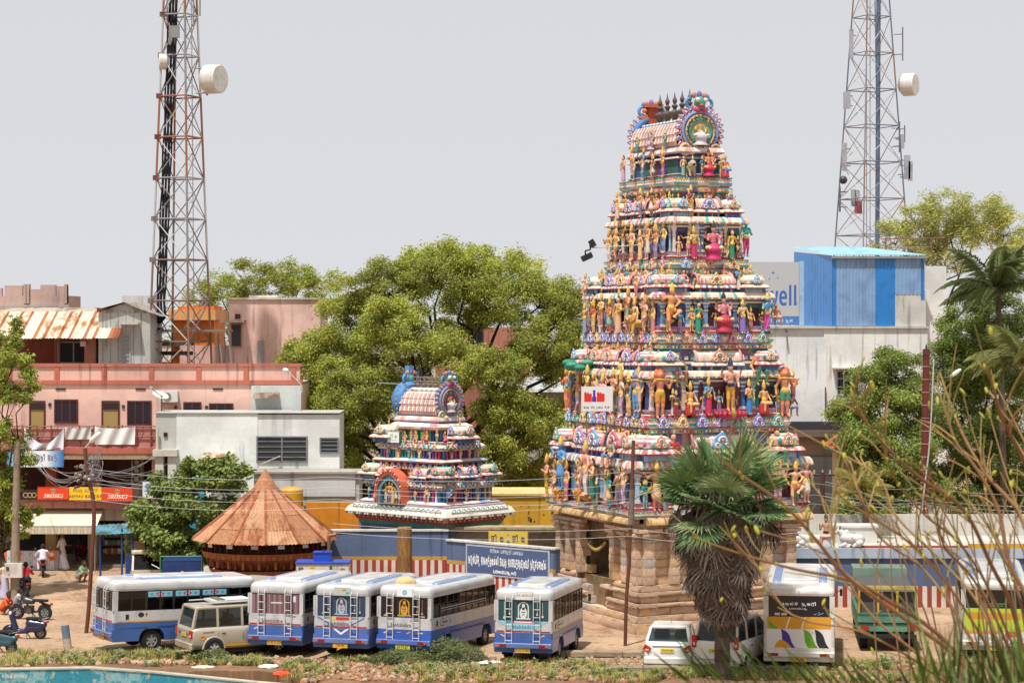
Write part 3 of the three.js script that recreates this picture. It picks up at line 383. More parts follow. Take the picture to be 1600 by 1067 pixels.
{
const g=new G();STO.forEach((s,i)=>{const n=STO[i+1],top=n?n.y-0.4:18.9,h=n?n.hx+0.2:0.9,hz=n?n.hz+0.2:1.9;g.bx(-s.hx+0.02,s.hx-0.02,s.y-0.3,s.y+s.wall+0.1,-s.hz+0.02,s.hz-0.02,'#5a3a48');g.bx(-h,h,s.y+s.wall,top,-hz,hz,'#2f3a5a');});
part('core',g,M.stucco,TOW);
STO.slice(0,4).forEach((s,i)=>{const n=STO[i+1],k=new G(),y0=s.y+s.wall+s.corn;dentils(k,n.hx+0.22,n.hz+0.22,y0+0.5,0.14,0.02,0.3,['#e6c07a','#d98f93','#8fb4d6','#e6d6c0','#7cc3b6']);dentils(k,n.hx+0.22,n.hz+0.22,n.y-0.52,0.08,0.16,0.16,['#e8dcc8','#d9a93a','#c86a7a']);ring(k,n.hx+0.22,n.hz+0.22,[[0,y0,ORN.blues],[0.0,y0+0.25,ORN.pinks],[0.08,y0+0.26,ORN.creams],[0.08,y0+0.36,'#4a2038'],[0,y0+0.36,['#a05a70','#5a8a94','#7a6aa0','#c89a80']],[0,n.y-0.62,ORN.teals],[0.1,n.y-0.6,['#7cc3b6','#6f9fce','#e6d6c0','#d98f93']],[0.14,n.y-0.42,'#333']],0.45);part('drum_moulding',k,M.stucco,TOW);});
}
topBarrel(TOW,18.98,0.98,4.5,1.15,{disc:0.8,pots:5,potH:1.3,heart:'#9aa070',inner:'#3f9a8c',blueEnd:false});
{const g=new G();g.box(0.5,0.85,0.24,0,20.75,-1.95,'#b0523a');g.sph(0.13,-0.34,21.0,-2,'#d9765a',0.8);g.box(0.3,0.3,0.2,-0.36,20.65,-2,'#cf7a5e',0,0,0.5);g.box(0.75,0.14,0.5,0,21.2,-1.95,'#c06a4e');part('crest_block',g,M.stucco,TOW);}
for(const[z,ps,o]of[[-1.3,'queen',{c:'#3f9a8c',s:'#7fb0a0'}],[0,'lotus',{s:'#b9a0b0',c:'#a88aa0',p:'#c8b0c0'}],[1.2,'fold',{c:'#3f9a8c',s:'#7fb0a0'}]])statue(TOW,'statue',ps,-1.08,19.2,z,z?0.7:0.95,-1.57,o);
const ST=(tier,face,list)=>{const s=STO[tier],a=face?-Math.PI/2:0,base=(face?s.hx:s.hz);for(const[ps,u,h,dy=0,out=0.38,o]of list){const uu=u*(face?s.hz:s.hx);statue(TOW,ps==='lion'?'lion_statue':'statue',ps,face?-(base+out):uu,s.y+dy,face?uu:base+out,h,a+rr(-0.25,0.25),o);}};
const OR={s:'#e0906c',h:'#d9744a'};
ST(1,0,[['guard',-0.98,2.05,0,0.42,{...OR,c:'#c98f3a'}],['bless',-0.72,1.1,0,0.4,{s:'#8a6450',c:'#b03a4a'}],['throne',-0.5,1.45,0.12,0.45,{s:'#e8b070',c:'#e8b070',p:'#c03030'}],['queen',-0.2,1.5,0.1,0.45,{u:'#4a9ac0',c:'#c8305a',s:'#dc9a76'}],['four',0.14,2.05,0.25,0.5,{s:'#e8a890',c:'#e0a94a',g:'#2a3550'}],['queen',0.46,1.4,0.1,0.45,{c:'#3f86c4',s:'#e2b088'}],['throne',0.7,1.45,0.12,0.45,{s:'#e8b478',c:'#e8b478',p:'#c43028'}],['guard',1.06,2.05,0,0.42,{...OR,c:'#4a8a6a'}],['perch',1.2,1.25,0,0.3,{s:'#7a6458',c:'#6a90c8'}],['fold',1.26,1.3,0.55,0.12,OR]]);
{const g=new G();const s=STO[1];g.add(nonIdx(new THREE.CylinderGeometry(0.62,0.5,0.14,18)),trs(0.39,s.y+0.18,s.hz+0.5),'#c83028');g.add(nonIdx(new THREE.CylinderGeometry(0.5,0.42,0.2,18)),trs(0.39,s.y+0.04,s.hz+0.5),'#b84a80');for(let k=0;k<18;k++){const t=k/18*2*Math.PI;g.sph(0.1,0.39+Math.cos(t)*0.58,s.y+0.16,s.hz+0.5+Math.sin(t)*0.58,k % 2?'#d84038':'#c03a60',1.1,true);}part('lotus_pedestal',g,M.stucco,TOW);}
ST(2,0,[['dance',-0.98,1.85,0.1,0.5,{s:'#e8a06a',c:'#d9883a'}],['woman',-0.4,1.35,0,0.42,{u:'#3f9a80',c:'#2f9a7a',s:'#e0b48c'}],['lotus',0.1,1.75,0.05,0.5,{s:'#eab0a0',u:'#e08a94',c:'#e8c070',p:'#b82a48',g:'#2c2a28'}],['queen',0.52,1.4,0,0.42,{c:'#8a74c0',s:'#e2b888'}],['flute',1.02,1.55,0.05,0.42,{s:'#5f9fca',c:'#c0408a',u:'#5f9fca'}],['perch',1.3,1.2,0.3,0.1,{s:'#c07a62',c:'#d8a890'}]]);
ST(3,0,[['queen',-0.52,1.3,0,0.42,{c:'#c83068',u:'#e0c070',s:'#e2b888'}],['lotus',0.08,1.7,-0.05,0.45,{s:'#e8a090',u:'#d87a80',c:'#e6cf80',p:'#c42868',g:'#3a342c'}],['woman',0.7,1.25,0,0.42,{c:'#2f9468',u:'#d8b848',s:'#e2b08a'}],['fold',1.22,1.6,0.1,0.25,{s:'#3fa596',c:'#b8386a',u:'#3fa596'}]]);
ST(4,0,[['lion',-0.62,1.3,0,0.36,{s:'#b0a488',h:'#b0a488'}],['lotus',0.2,1.25,0.02,0.4,{s:'#e29a70',c:'#e0b050',p:'#c02858',g:'#6a3a34'}],['throne',1.05,1.05,0,0.3,{s:'#dc8a5c',c:'#4a7ab8'}]]);
ST(0,0,[['bow',-0.86,1.95,0,0.4],['queen',-0.6,1.7,0,0.42],['four',-0.35,1.9,0,0.42],['woman',-0.08,1.6,0,0.42],['bless',0.2,1.9,0,0.42],['fold',0.45,1.6,0,0.42],['many',0.7,1.9,0,0.42],['dance',0.92,1.8,0,0.42],['bow',1.1,1.75,0.1,0.3,{s:'#e6a890'}]]);
const crowd=['bless','four','queen','woman','fold','flute','dance','bow','many','bless','four'];
[[0,11,1.75],[1,17,1.7],[2,16,1.5],[3,14,1.42],[4,9,1.1]].forEach(([t,n,h])=>{for(let k=0;k<n;k++){const u=-0.96+1.92*(k+0.5)/n+rr(-0.03,0.03);ST(t,1,[[pick(crowd),u,h*rr(0.82,1.08),k % 3===1?0.25:0,k % 2?0.3:0.48]]);}});
ST(0,1,[['fold',-1.02,1.75,0.05,0.55,{s:'#e09a86',c:'#d8a838'}],['bow',-0.62,2.15,0.45,0.6,{s:'#5f98cc',c:'#5f98cc',u:'#5f98cc'}],['lion',-0.62,1.05,0.02,0.62,{s:'#d9a040',h:'#c8843a'}],['lion',-0.05,1.25,0.02,0.62,{s:'#dba24a',h:'#c07a34'}],['bless',0.04,2.2,0.35,0.64,{s:'#eaa68c',c:'#e0dcd8',u:'#eaa68c'}],['woman',0.2,1.7,0.3,0.64,{s:'#e0b494',c:'#2f7a66'}]]);
ST(2,1,[['lion',0.6,1.5,0,0.55,{s:'#d9b060',h:'#c08a4a'}]]);
ST(1,1,[['guard',0.86,2.0,0,0.5,{...OR,c:'#5f98cc',s:'#6a9ac4',h:'#6a9ac4'}],['bless',-1.06,1.9,0.05,0.4,{s:'#e8906a',c:'#e8906a'}]]);
for(const[ps,x,y,z,h,a,o]of[
['perch',-1.75,9.55,3.55,1.9,0,{s:'#8a7458',c:'#b03a34',u:'#8a7458'}],['perch',1.9,9.6,3.55,1.9,0,{s:'#dc9a80',u:'#c8783a',c:'#3a7a52',l:'#4a8a5a'}],
['perch',-2.2,6.35,4.0,1.9,0,{s:'#e2b494',u:'#c42a2c',c:'#c42a2c',l:'#4a90b0'}],['perch',2.5,6.4,4.0,1.9,0,{s:'#d8b080',u:'#d0b058',c:'#4a8a62',l:'#4a8a62'}],
['woman',-0.75,12.95,3.35,1.25,0,{u:'#e0a050',c:'#2f7a50'}],['fold',1.5,13.3,3.1,1.0,0.3,{s:'#dca868',c:'#b8a0c0'}],['queen',-0.72,16.35,2.75,1.25,0,{u:'#a0406a',c:'#d0a050'}],['woman',1.12,16.4,2.75,1.05,0,{u:'#7a5aa0',c:'#7a5aa0'}],
['perch',-3.75,6.4,-3.0,1.6,-1.57,{s:'#8a5a44',c:'#d8d0c8'}],['perch',-3.9,6.35,1.9,1.6,-1.4,{s:'#e0a488',u:'#9a8a70',c:'#4a80c0'}],['perch',-3.0,9.6,1.0,1.5,-1.57],['dance',-2.9,13.0,-2.5,1.2,-1.57],['bless',-2.6,13.1,1.6,1.15,-1.57],['queen',-1.95,16.4,-1.4,1.15,-1.57],['four',-1.9,16.4,0.6,1.15,-1.57],['bow',-1.9,16.4,1.6,1.1,-1.3]])statue(TOW,'seated_statue',ps,x,y,z,h,a,o);
[[1,9,0.95],[2,9,0.95],[3,7,0.9],[4,5,0.8],[0,9,1.1]].forEach(([t,n,h])=>{for(let k=0;k<n;k++)ST(t,0,[[pick(crowd),-1.1+2.2*(k+0.5)/n,h*rr(0.85,1.15),rr(0,0.15),0.24]]);});
for(const[t,n]of[[0,9],[1,8],[2,7],[3,6]]){const s=STO[t];for(let k=0;k<n;k++)statue(TOW,'niche_statue',pick(['bless','queen','fold','woman','four','perch']),(-0.98+1.96*(k+0.5)/n)*s.hx,s.y+s.wall+s.corn+rr(0,0.25),s.hz-rr(0.0,0.25),0.95,0);}
for(const[t,n]of[[0,12],[1,12],[2,11],[3,8]]){const s=STO[t];for(let k=0;k<n;k++)statue(TOW,'niche_statue',pick(['bless','queen','fold','woman','four']),-(s.hx-0.12+rr(-0.1,0.2)),s.y+s.wall+s.corn+rr(0,0.2),(-0.95+1.9*(k+0.5)/n)*s.hz,0.95,-1.57);}
{
const g=new G(),s=STO[1];g.cyl(0.14,0.1,1.9,-s.hx-0.4,s.y,-2.3,'#8a5a3a',8);for(let k=0;k<9;k++){const a=k/9*6.28;g.sph(0.3,-s.hx-0.4+Math.cos(a)*0.5,s.y+1.9+(k % 3)*0.1,-2.3+Math.sin(a)*0.5,k % 2?'#2f8a6a':'#3f9a7c',0.5);}part('plaster_tree',g,M.stucco,TOW);}
seed(5);
const stoneC=()=>{const t=rnd();return jit(t<0.45?'#d8bda4':t<0.7?'#ceb29c':t<0.88?'#e0c09a':'#c2bab4',0.12);};
const SBX=3.45,SBZ=3.75;
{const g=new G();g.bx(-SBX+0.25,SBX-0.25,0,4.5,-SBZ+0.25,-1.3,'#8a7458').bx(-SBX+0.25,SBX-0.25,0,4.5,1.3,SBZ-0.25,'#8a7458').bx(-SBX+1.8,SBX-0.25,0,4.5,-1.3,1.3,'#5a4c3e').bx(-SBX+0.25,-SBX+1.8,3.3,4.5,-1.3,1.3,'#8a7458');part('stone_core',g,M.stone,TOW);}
const blockGeo=[0,1,2].map(()=>{const g=new THREE.BoxGeometry(1,1,1,2,2,1),p=g.attributes.position;for(let i=0;i<p.count;i++){const e=(Math.abs(p.getX(i))>0.4)+(Math.abs(p.getY(i))>0.4);if(p.getZ(i)>0.4)p.setZ(i,0.5-0.05*e+rr(-0.03,0.03));}g.computeVertexNormals();return g;});
const blockMats=Array.from({length:9},()=>{const c=stoneC();return new THREE.MeshStandardMaterial({color:new THREE.Color(...c),roughness:0.93,map:T.stone,bumpMap:T.stone,bumpScale:0.02});});
function block(parent,face,u,y,w,h,d,out){const half=face?SBX:SBZ,m=part('stone_block',pick(blockGeo),pick(blockMats),parent);m.scale.set(w-0.012,h-0.01,d);m.position.set(face?-(half+out-d/2):u,y,face?u:half+out-d/2);if(face)m.rotation.y=-Math.PI/2;return m;}
for(const face of[0,1]){
const half=face?SBZ:SBX,wide=[-half,half];
for(let c=0;c<6;c++){const y=1.85+c*0.33;let u=wide[0];while(u<wide[1]-0.05){const w=Math.min(rr(0.8,1.5),wide[1]-u);const mid=u+w/2;if(!(face&&Math.abs(mid)<1.35))block(TOW,face,mid,y+0.165,w,0.33,0.3,0);u+=w;}}
const pil=face?[-3.5,-2.6,-1.55,1.55,2.6,3.5]:[-3.2,-2.1,-0.8,0.8,2.1,3.2];
for(const u of pil){for(let c=0;c<5;c++)block(TOW,face,u,1.85+0.17+c*0.34,0.44,0.34,0.3,0.26);for(const[w,y,h,o]of[[0.58,3.58,0.1,0.34],[0.5,3.68,0.12,0.3],[0.72,3.8,0.14,0.4],[1.0,3.97,0.16,0.34]])block(TOW,face,u,y,w,h,0.3,o);}
for(let u=-half;u<half-0.1;u+=0.75){block(TOW,face,u+0.375,4.15,0.75,0.2,0.35,0.15);if(face||Math.abs(u)<99){const g=new G();const n=6,pr=[];for(let i=0;i<=n;i++){const t=i/n*Math.PI*0.5;pr.push([0.1+Math.sin(t)*0.5,4.24+Math.cos(t)*0.32]);}const col=jit('#c8a878',0.1),at=(k,[o,y])=>(face?V(-(SBX+o),y,u+0.02+k*0.71):V(u+0.02+k*0.71,y,SBZ+o));pr.push([0.5,4.2],[0.1,4.26]);
for(let i=0;i+1<pr.length;i++){if(face)g.quad(at(0,pr[i+1]),at(1,pr[i+1]),at(1,pr[i]),at(0,pr[i]),col);else g.quad(at(0,pr[i+1]),at(1,pr[i+1]),at(1,pr[i]),at(0,pr[i]),col);}const ends=(k,f)=>{for(let i=1;i+1<pr.length;i++)f?g.tri(at(k,pr[0]),at(k,pr[i]),at(k,pr[i+1]),col):g.tri(at(k,pr[0]),at(k,pr[i+1]),at(k,pr[i]),col);};ends(0,false);ends(1,true);
part('eave_stone',g,M.stone,TOW);}}
}
{
const prof=[[0.6,0.0,0.4],[0.5,0.41,0.26],[0.34,0.68,0.3],[0.44,0.99,0.16],[0.26,1.16,0.26],[0.4,1.43,0.16],[0.24,1.6,0.24]];
for(const face of[0,1]){const half=face?SBZ:SBX;for(const[o,y,h]of prof){let u=-half-o;while(u<half+o-0.05){const w=Math.min(rr(1.4,2.2),half+o-u);if(!(face&&Math.abs(u+w/2)<1.2&&y>0.5))block(TOW,face,u+w/2,y+h/2,w,h,0.9,o);u+=w;}}}
const g=new G();g.bx(-SBX,SBX,0.02,1.8,-SBZ,SBZ-0.05,'#8d7658');part('plinth_core',g,M.stone,TOW);
const c=new G();ring(c,SBX-0.05,SBZ-0.05,[[0.0,4.5,'#6a5a4c'],[0.16,4.52,'#7a6858'],[0.2,4.6,'#5a4c44'],[0.1,4.66,'#5a4c44']],9);part('neck_course',c,M.stone,TOW);
const gar=new G();for(let i=0;i<12;i++){const t=i/11,z=-0.9+1.8*t;gar.sph(0.07,-SBX-0.2,3.25-Math.sin(t*Math.PI)*0.35,z,'#a89058',1.2,true);}part('leaf_garland',gar,M.matte,TOW);
}
{
const o=thing('lettered_board','white board with red and violet neon lettering on the tall gate tower','sign',P(933,640,89.6).setY(0),R(14));const y0=P(0,643,89.6).y,w=1.27,h=0.98,g=new G();
g.box(w,h,0.07,0,y0+h/2,0,'#dedbd6');for(const s of[-0.4,0.4])g.bar(V(s,y0-1.0,-0.06),V(s,y0+h,-0.06),0.03,'#6a6a6e');for(const s of[-0.4,0.4])g.rod(V(s,y0-0.9,-0.06),V(s+0.4,y0-0.9,-1.9),0.05,0.05,'#6a6a6e');part('frame',g,M.paint,o);
decal('lettering',w*0.97,h*0.97,printMat(canvasTex(256,196,(x,W,H)=>{x.fillStyle='#dcd9d5';x.fillRect(0,0,W,H);x.fillStyle='#d8281c';const cut=(a,b)=>{x.beginPath();x.moveTo(a,120);x.lineTo(a,50);x.lineTo(a+14,36);x.lineTo(a+22,56);x.lineTo(a+32,40);x.lineTo(a+42,58);x.lineTo(a+52,52);x.lineTo(b,60);x.lineTo(b,120);x.fill();};cut(18,82);cut(124,190);x.fillStyle='#4a2aa0';x.fillRect(92,26,20,94);x.fillRect(84,80,36,40);x.fillStyle='#d8281c';for(let i=0;i<12;i++)x.fillRect(18+i*15,118,4,7);tamil(x,'ka-e-va sa-ra u-pa-va-ma ka-u-lla',12,156,20,'#2a2a2e',1.6,220);})),o,0,y0+h/2,0.04);
}
// ---------------------------------------------------------------- the small gate tower over the temple entrance
seed(11);
const SG=thing('gate_tower','small painted temple gate tower over a blue wall, with arched niche and vaulted crest','gopuram',V(-3.72,0,-104.2),R(48));
{const E={hx:2.05,hz:2.95};
const w=new G();w.bx(-1.75,1.75,0,3.2,-2.65,2.65,'#5d6f92');part('wall',w,M.plaster,SG);
const g=new G();ring(g,E.hx-0.25,E.hz-0.25,[[-0.2,3.0,'#3f8f8c'],[0.0,3.02,'#4a9a96'],[0.04,3.2,'#c04a3c'],[0.1,3.24,'#b8483c'],[0.2,3.42,'#dccfb4'],[0.42,3.46,'#e6dcc6'],[0.48,3.58,'#ece4d4'],[0.36,3.8,'#e4ddd0'],[0.15,3.92,'#b9a8c0'],[0.15,4.0,'#c8bcc8'],[-2,4.0,'#c0b4b8']],9);
dentils(g,E.hx-0.25,E.hz-0.25,3.5,0.06,0.46,0.17,['#5a5a66','#e8e0d0','#e8e0d0']);dentils(g,E.hx-0.25,E.hz-0.25,3.36,0.06,0.18,0.14,['#e8d8b8','#c04a3c']);part('eave',g,M.stucco,SG);
const sc=new G();for(const f of[0,1])for(let k=0;k<(f?18:12);k++){const u=-(f?2.75:1.85)+(k+0.5)*0.31;sc.add(nonIdx(new THREE.TorusGeometry(0.12,0.03,4,8,Math.PI)),f?trs(-E.hx-0.16,3.78,u,0,-1.57,0):trs(u,3.78,E.hz+0.16,0,0,0),'#8fb0a4');}part('scallop_band',sc,M.stucco,SG);
const stripes=(hx,hz,y,h)=>{const p=new G(),cols=['#3f7ab0','#d9b070','#2a4a8a','#c84a8a','#2f8a86','#e0c080','#b03a44','#dfe3ea','#3f9a94','#7a5aa0'];for(const f of[0,1]){const half=f?hz:hx,n=Math.round(2*half/0.19);for(let k=0;k<n;k++){const u=(k+0.5-n/2)*2*half/n;f?p.box(0.09,h,0.1,-hx-0.03,y+h/2,u,cols[(k*3+(k>>1))% 10]):p.box(0.1,h,0.09,u,y+h/2,hz+0.03,cols[(k*3+(k>>2))% 10]);}}return p;};
const tiers=[{y:4.0,hx:1.62,hz:2.3,wall:0.78,corn:0.26,hara:0.72},{y:5.86,hx:1.22,hz:1.9,wall:0.62,corn:0.24,hara:0.78}];
for(const t of tiers){
const c=new G();c.bx(-t.hx,t.hx,t.y,t.y+t.wall+0.1,-t.hz,t.hz,'#3a4672');ring(c,t.hx,t.hz,[[0.3,t.y-0.02,'#8a4a50'],[0.3,t.y+0.06,[...ORN.creams,ORN.blues[1]]],[0.12,t.y+0.16,ORN.blues[1]],[0,t.y+0.18,'#333']],0.5);part('core',c,M.stucco,SG);
part('striped_columns',stripes(t.hx,t.hz,t.y+0.16,t.wall-0.16),M.stucco,SG);
const k=new G();ring(k,t.hx,t.hz,[[0.02,t.y+t.wall-0.1,'#b0605c'],[0.1,t.y+t.wall-0.08,ORN.creams],[0.1,t.y+t.wall,ORN.teals],...kapota(0.2,t.y+t.wall,t.corn*0.8,[...ORN.creams,'#9ec4c8','#dfb8ac'],'#a8bcd0'),[0,t.y+t.wall+t.corn,'#c8a8a0'],[0.06,t.y+t.wall+t.corn+0.06,ORN.creams],[-0.3,t.y+t.wall+t.corn+0.07,'#b08a90']],0.3);
dentils(k,t.hx,t.hz,t.y+t.wall+0.05,0.045,0.21,0.12,['#7a5a6a','#e8e0d0']);part('cornice',k,M.stucco,SG);
const top=t.y+t.wall+t.corn+0.04;
if(t.y<5){for(const[x,z]of[[-1.42,2.16],[0,2.2],[1.4,2.16],[-1.5,-2.1]])(x===0?barrelShrine(SG,x,top,z,1.0,0.6,t.hara,0):domeShrine(SG,x,top,z,1.05,t.hara*1.25,x<-1&&z<0?-1.57:0));for(const z of[-1.1,1.1])barrelShrine(SG,-1.56,top,z,0.9,0.55,t.hara*0.9,-Math.PI/2);
const d=new G();ring(d,1.15,1.8,[[0,top,ORN.reds],[0,top+0.42,ORN.creams],[0.16,top+0.44,[...ORN.creams,...ORN.pinks]],[0.2,top+0.6,ORN.purples],[0.05,top+0.72,ORN.creams],[-0.5,top+0.74,ORN.creams]],0.35);part('drum_moulding',d,M.stucco,SG);
for(const f of[0,1])for(let i=0;i<(f?10:6);i++)kput(SG,'horseshoe_ornament',f?-1.38:-1.1+i*0.44,top+0.46,f?-1.75+i*0.39:2.02,0.32,f?-1.57:0);
}else{domeShrine(SG,0.1,top-0.05,1.78,1.25,t.hara*1.35,0,['#e4bfae','#ead9c8','#7a9a9a']);domeShrine(SG,-1.12,top-0.05,-1.5,1.25,t.hara*1.35,-1.57,['#e4bfae','#ead9c8','#7a9a9a']);for(let i=0;i<6;i++)statue(SG,'small_statue',pick(['fold','bless','queen']),-1.42,top-0.02,-0.9+i*0.36,0.48,-1.57,{s:pick(['#e0804a','#5fae9e','#e0a050'])});}
}
const nk=new G();nk.bx(-0.8,0.8,6.5,7.3,-1.35,1.35,'#3a5a80');part('neck',nk,M.stucco,SG);part('striped_columns',stripes(0.82,1.37,6.82,0.45),M.stucco,SG);
const sl=new G();ring(sl,0.8,1.25,[[0,7.26,'#a04a44'],[0.2,7.28,'#c8807a'],[0.34,7.34,[...ORN.creams,...ORN.pinks]],[0.36,7.44,[...ORN.creams,'#b0c8c4',...ORN.pinks]],[0.1,7.6,ORN.creams],[-1.5,7.6,ORN.creams]],0.4);part('top_slab',sl,M.stucco,SG);
topBarrel(SG,7.68,0.78,2.6,1.2,{disc:0.68,pots:5,potH:0.6,potC:'#7a6a60',heart:'#b02a5a',inner:'#3f7a9a',blueEnd:true,scroll:'#b8c8a8',bands:['#d8a89c','#e4c4b4','#e8d8c8','#ead9c0','#e8dcc8','#d8c4b4','#e8d8c8','#ddd0c0','#e0d0c0']});
const tail=new G();tail.add(nonIdx(new THREE.TorusGeometry(0.72,0.22,7,20)),trs(0,8.55,-1.32,0,0,0,1,1,1.6),'#4a86b8');tail.box(0.32,0.75,0.26,0,9.75,-1.3,'#5a94c0');tail.sph(0.18,-0.2,9.6,-1.3,'#6aa2cc',1.3);part('blue_crest',tail,M.stucco,SG);
const rail=new G();for(const y of[9.42,9.62])rail.bar(V(0,y,-1.1),V(0,y,1.0),0.03,'#8a8078');for(let k=0;k<9;k++)rail.bar(V(0,9.2,-1.1+k*0.26),V(0,9.66,-1.1+k*0.26),0.03,'#8a7a70');part('crest_rail',rail,M.stucco,SG);
const ar=new THREE.Group();ar.name='arched_niche';ar.position.set(-1.66,4.02,-0.45);ar.rotation.y=-Math.PI/2;ar.scale.setScalar(0.9);SG.add(ar);
const arch=(w,h,d,hole)=>{const s=new THREE.Shape();const o=(t,ww,hh)=>{t.moveTo(-ww,0);t.lineTo(-ww,hh*0.42);t.bezierCurveTo(-ww*0.96,hh*0.78,-ww*0.4,hh*0.92,0,hh);t.bezierCurveTo(ww*0.4,hh*0.92,ww*0.96,hh*0.78,ww,hh*0.42);t.lineTo(ww,0);t.lineTo(-ww,0);};o(s,w,h);if(hole){const q=new THREE.Path();o(q,w*hole,h*hole);q.currentPoint&&0;s.holes.push(q);}return new THREE.ExtrudeGeometry(s,{depth:d,bevelEnabled:false,curveSegments:10});};
part('outer_arch',new G().add(arch(0.95,1.75,0.62,0.84),null,'#cf6a48'),M.stucco,ar);part('middle_arch',new G().add(arch(0.795,1.47,0.5,0.8),trs(0,0.0,0.05),'#6f9fb4'),M.stucco,ar);part('niche_back',new G().add(arch(0.72,1.35,0.06),trs(0,0,0.02),'#5a2030'),M.stucco,ar);
const bd=new G();for(let k=0;k<=16;k++){const t=k/16*Math.PI;bd.sph(0.05,-Math.cos(t)*0.87,0.7+Math.sin(t)*0.92,0.64,k % 2?'#e8c8b0':'#c04a5a',1,true);}part('beads',bd,M.stucco,ar);
[['bless',-0.34,0.95,{s:'#d9a060',c:'#d8d4d0'}],['four',-0.08,1.15,{s:'#d8b070',c:'#a080b0'}],['queen',0.14,1.1,{s:'#d9a860',c:'#d8c060'}],['bow',0.38,1.0,{s:'#d0884a',c:'#cfcac4'}]].forEach(([p,x,h,o])=>statue(ar,'statue',p,x,0,0.42,h,0,o));
for(const s of[-1,1])statue(ar,'statue','fold',s*0.88,0,0.72,0.5,0,{s:'#d8b898'});
for(const[x,z,t]of[[-1.75,1.45,-1.57],[-1.75,-2.1,-1.57],[-1.5,2.55,-0.7]])statue(SG,'small_statue','dance',x,4.15,z,0.9,t);
for(const[x,z]of[[-1.45,-1.5],[-1.4,1.6],[-0.7,2.2]])statue(SG,'small_statue','throne',x,5.0,z,0.8,-1.0,{c:'#c86a9a'});
for(const t of tiers){const yt=t.y+t.wall+t.corn;for(const f of[0,1]){const half=f?t.hz:t.hx,n=f?11:8;for(let k=0;k<n;k++){const u=(-0.95+1.9*(k+0.5)/n)*half;kput(SG,'horseshoe_ornament',f?-t.hx-0.17:u,t.y+t.wall+0.02,f?u:t.hz+0.17,0.26,f?-1.57:0);if(k % 2)statue(SG,'small_statue',pick(['bless','fold','queen','four','woman']),f?-t.hx-0.14:u,t.y+0.1,f?u:t.hz+0.14,0.62,f?-1.57:0);else statue(SG,'small_statue',pick(['throne','lotus','perch','fold']),f?-t.hx-0.02:u,yt,f?u:t.hz+0.02,0.6,f?-1.57:0);}}}
const sb=new THREE.Group();sb.name='letter_box';sb.position.set(-1.5,6.95,-0.75);sb.rotation.y=-R(78);SG.add(sb);part('box_body',new G().box(0.62,0.5,0.2,0,0,0,'#2f8a56'),M.paint,sb);decal('box_face',0.6,0.48,printMat(canvasTex(128,100,(x,w,h)=>{x.fillStyle='#dfe4df';x.fillRect(0,0,w,h);tamil(x,'sa-i va',18,26,34,'#2f8a56',1.5,92);x.fillStyle='#6a9ac0';x.fillRect(30,76,66,4);})),sb,0,0,0.105);
}
{const g=new G(),p=P(632,0,99.2);g.cyl(0.36,0.33,2.0,0,0,0,'#97703f',9);g.cyl(0.33,0.32,1.3,0,2,0,'#a07845',9);const m=solo('gate_pillar',g,M.bark,'thick brown round pillar standing before the blue temple wall','pillar');m.position.set(p.x,0,p.z);}
// ---------------------------------------------------------------- temple enclosure walls, striped at the foot
function stripedWall(label,ax,aD,bx,bD,h,o={}){
const a=V((ax-CX)*aD/F,0,-aD),b=V((bx-CX)*bD/F,0,-bD),d=b.clone().sub(a),L=d.length(),w=thing('temple_wall',label,'wall',a,Math.atan2(-d.z,d.x)),g=new G(),th=0.3;
g.bx(0,L,o.sy??1.95,h,-th,0,o.col||'#5d7094');part('painted_wall',g,M.plaster,w);
const s=new G(),st=0.17,n=Math.floor(L/st);for(let k=0;k<n;k++)s.bx(k*st,(k+1)*st,0,(o.sy??1.95)-0.003,-th+0.002,0.012,k % 2?'#dcd3cc':jit(o.red||'#a8432f',0.1));part('striped_foot',s,M.plaster,w);
part('mustard_line',new G().bx(0,L,(o.sy??1.95),(o.sy??1.95)+0.16,0,0.012,o.line||'#c09a52'),M.plaster,w);
part('coping',new G().bx(-0.02,L+0.02,h,h+0.07,-th-0.05,0.06,'#cfcfca'),M.plaster,w);return[w,L];
}
stripedWall('blue painted temple wall with red and white striped foot, left of the brown pillar',508,100.5,700,100.5,3.0,{sy:1.75});
const[TW,TWL]=stripedWall('blue temple wall carrying the long lettered board, striped red and white below',698,97.2,868,93.4,2.9);
{const d=decal('name_board_lettering',1,1,printMat(canvasTex(1024,300,(x,w,h)=>{x.fillStyle='#4a5c82';x.fillRect(0,0,w,h);x.strokeStyle='#dfe3ea';x.lineWidth=5;x.strokeRect(6,6,w-12,h-12);tamil(x,'sa-ra-i-va-la ma-ka-A-ta-na-i ma-va-A-ta-ma',300,26,38,'#e4e4e2',1.3,410);tamil(x,'a-ra-u-lla-.-ma-i-ka-u sri-aa-nna-na-.-ta-va-la-.-la-i sa-e-ma-ta sri-o-sa-A-ma-na-A-ta-sa-u-va-A-ma-i ta-i-ra-u-ka-.-o-ka-A-va-i-la-.',26,110,84,'#f0f0ee',1.9,970);tamil(x,'ma-A-nna-A-ma-ta-u-ai-ra',340,236,34,'#f0f0ee',1.9,290);})),TW,0,0,0);
const L=TWL;d.scale.set(L*0.755,1.22,1);d.position.set(L*0.57,2.22,0.05);part('name_board',new G().box(L*0.765,1.26,0.03,L*0.57,2.22,0.028,'#cfd4dc'),M.paint,TW);}
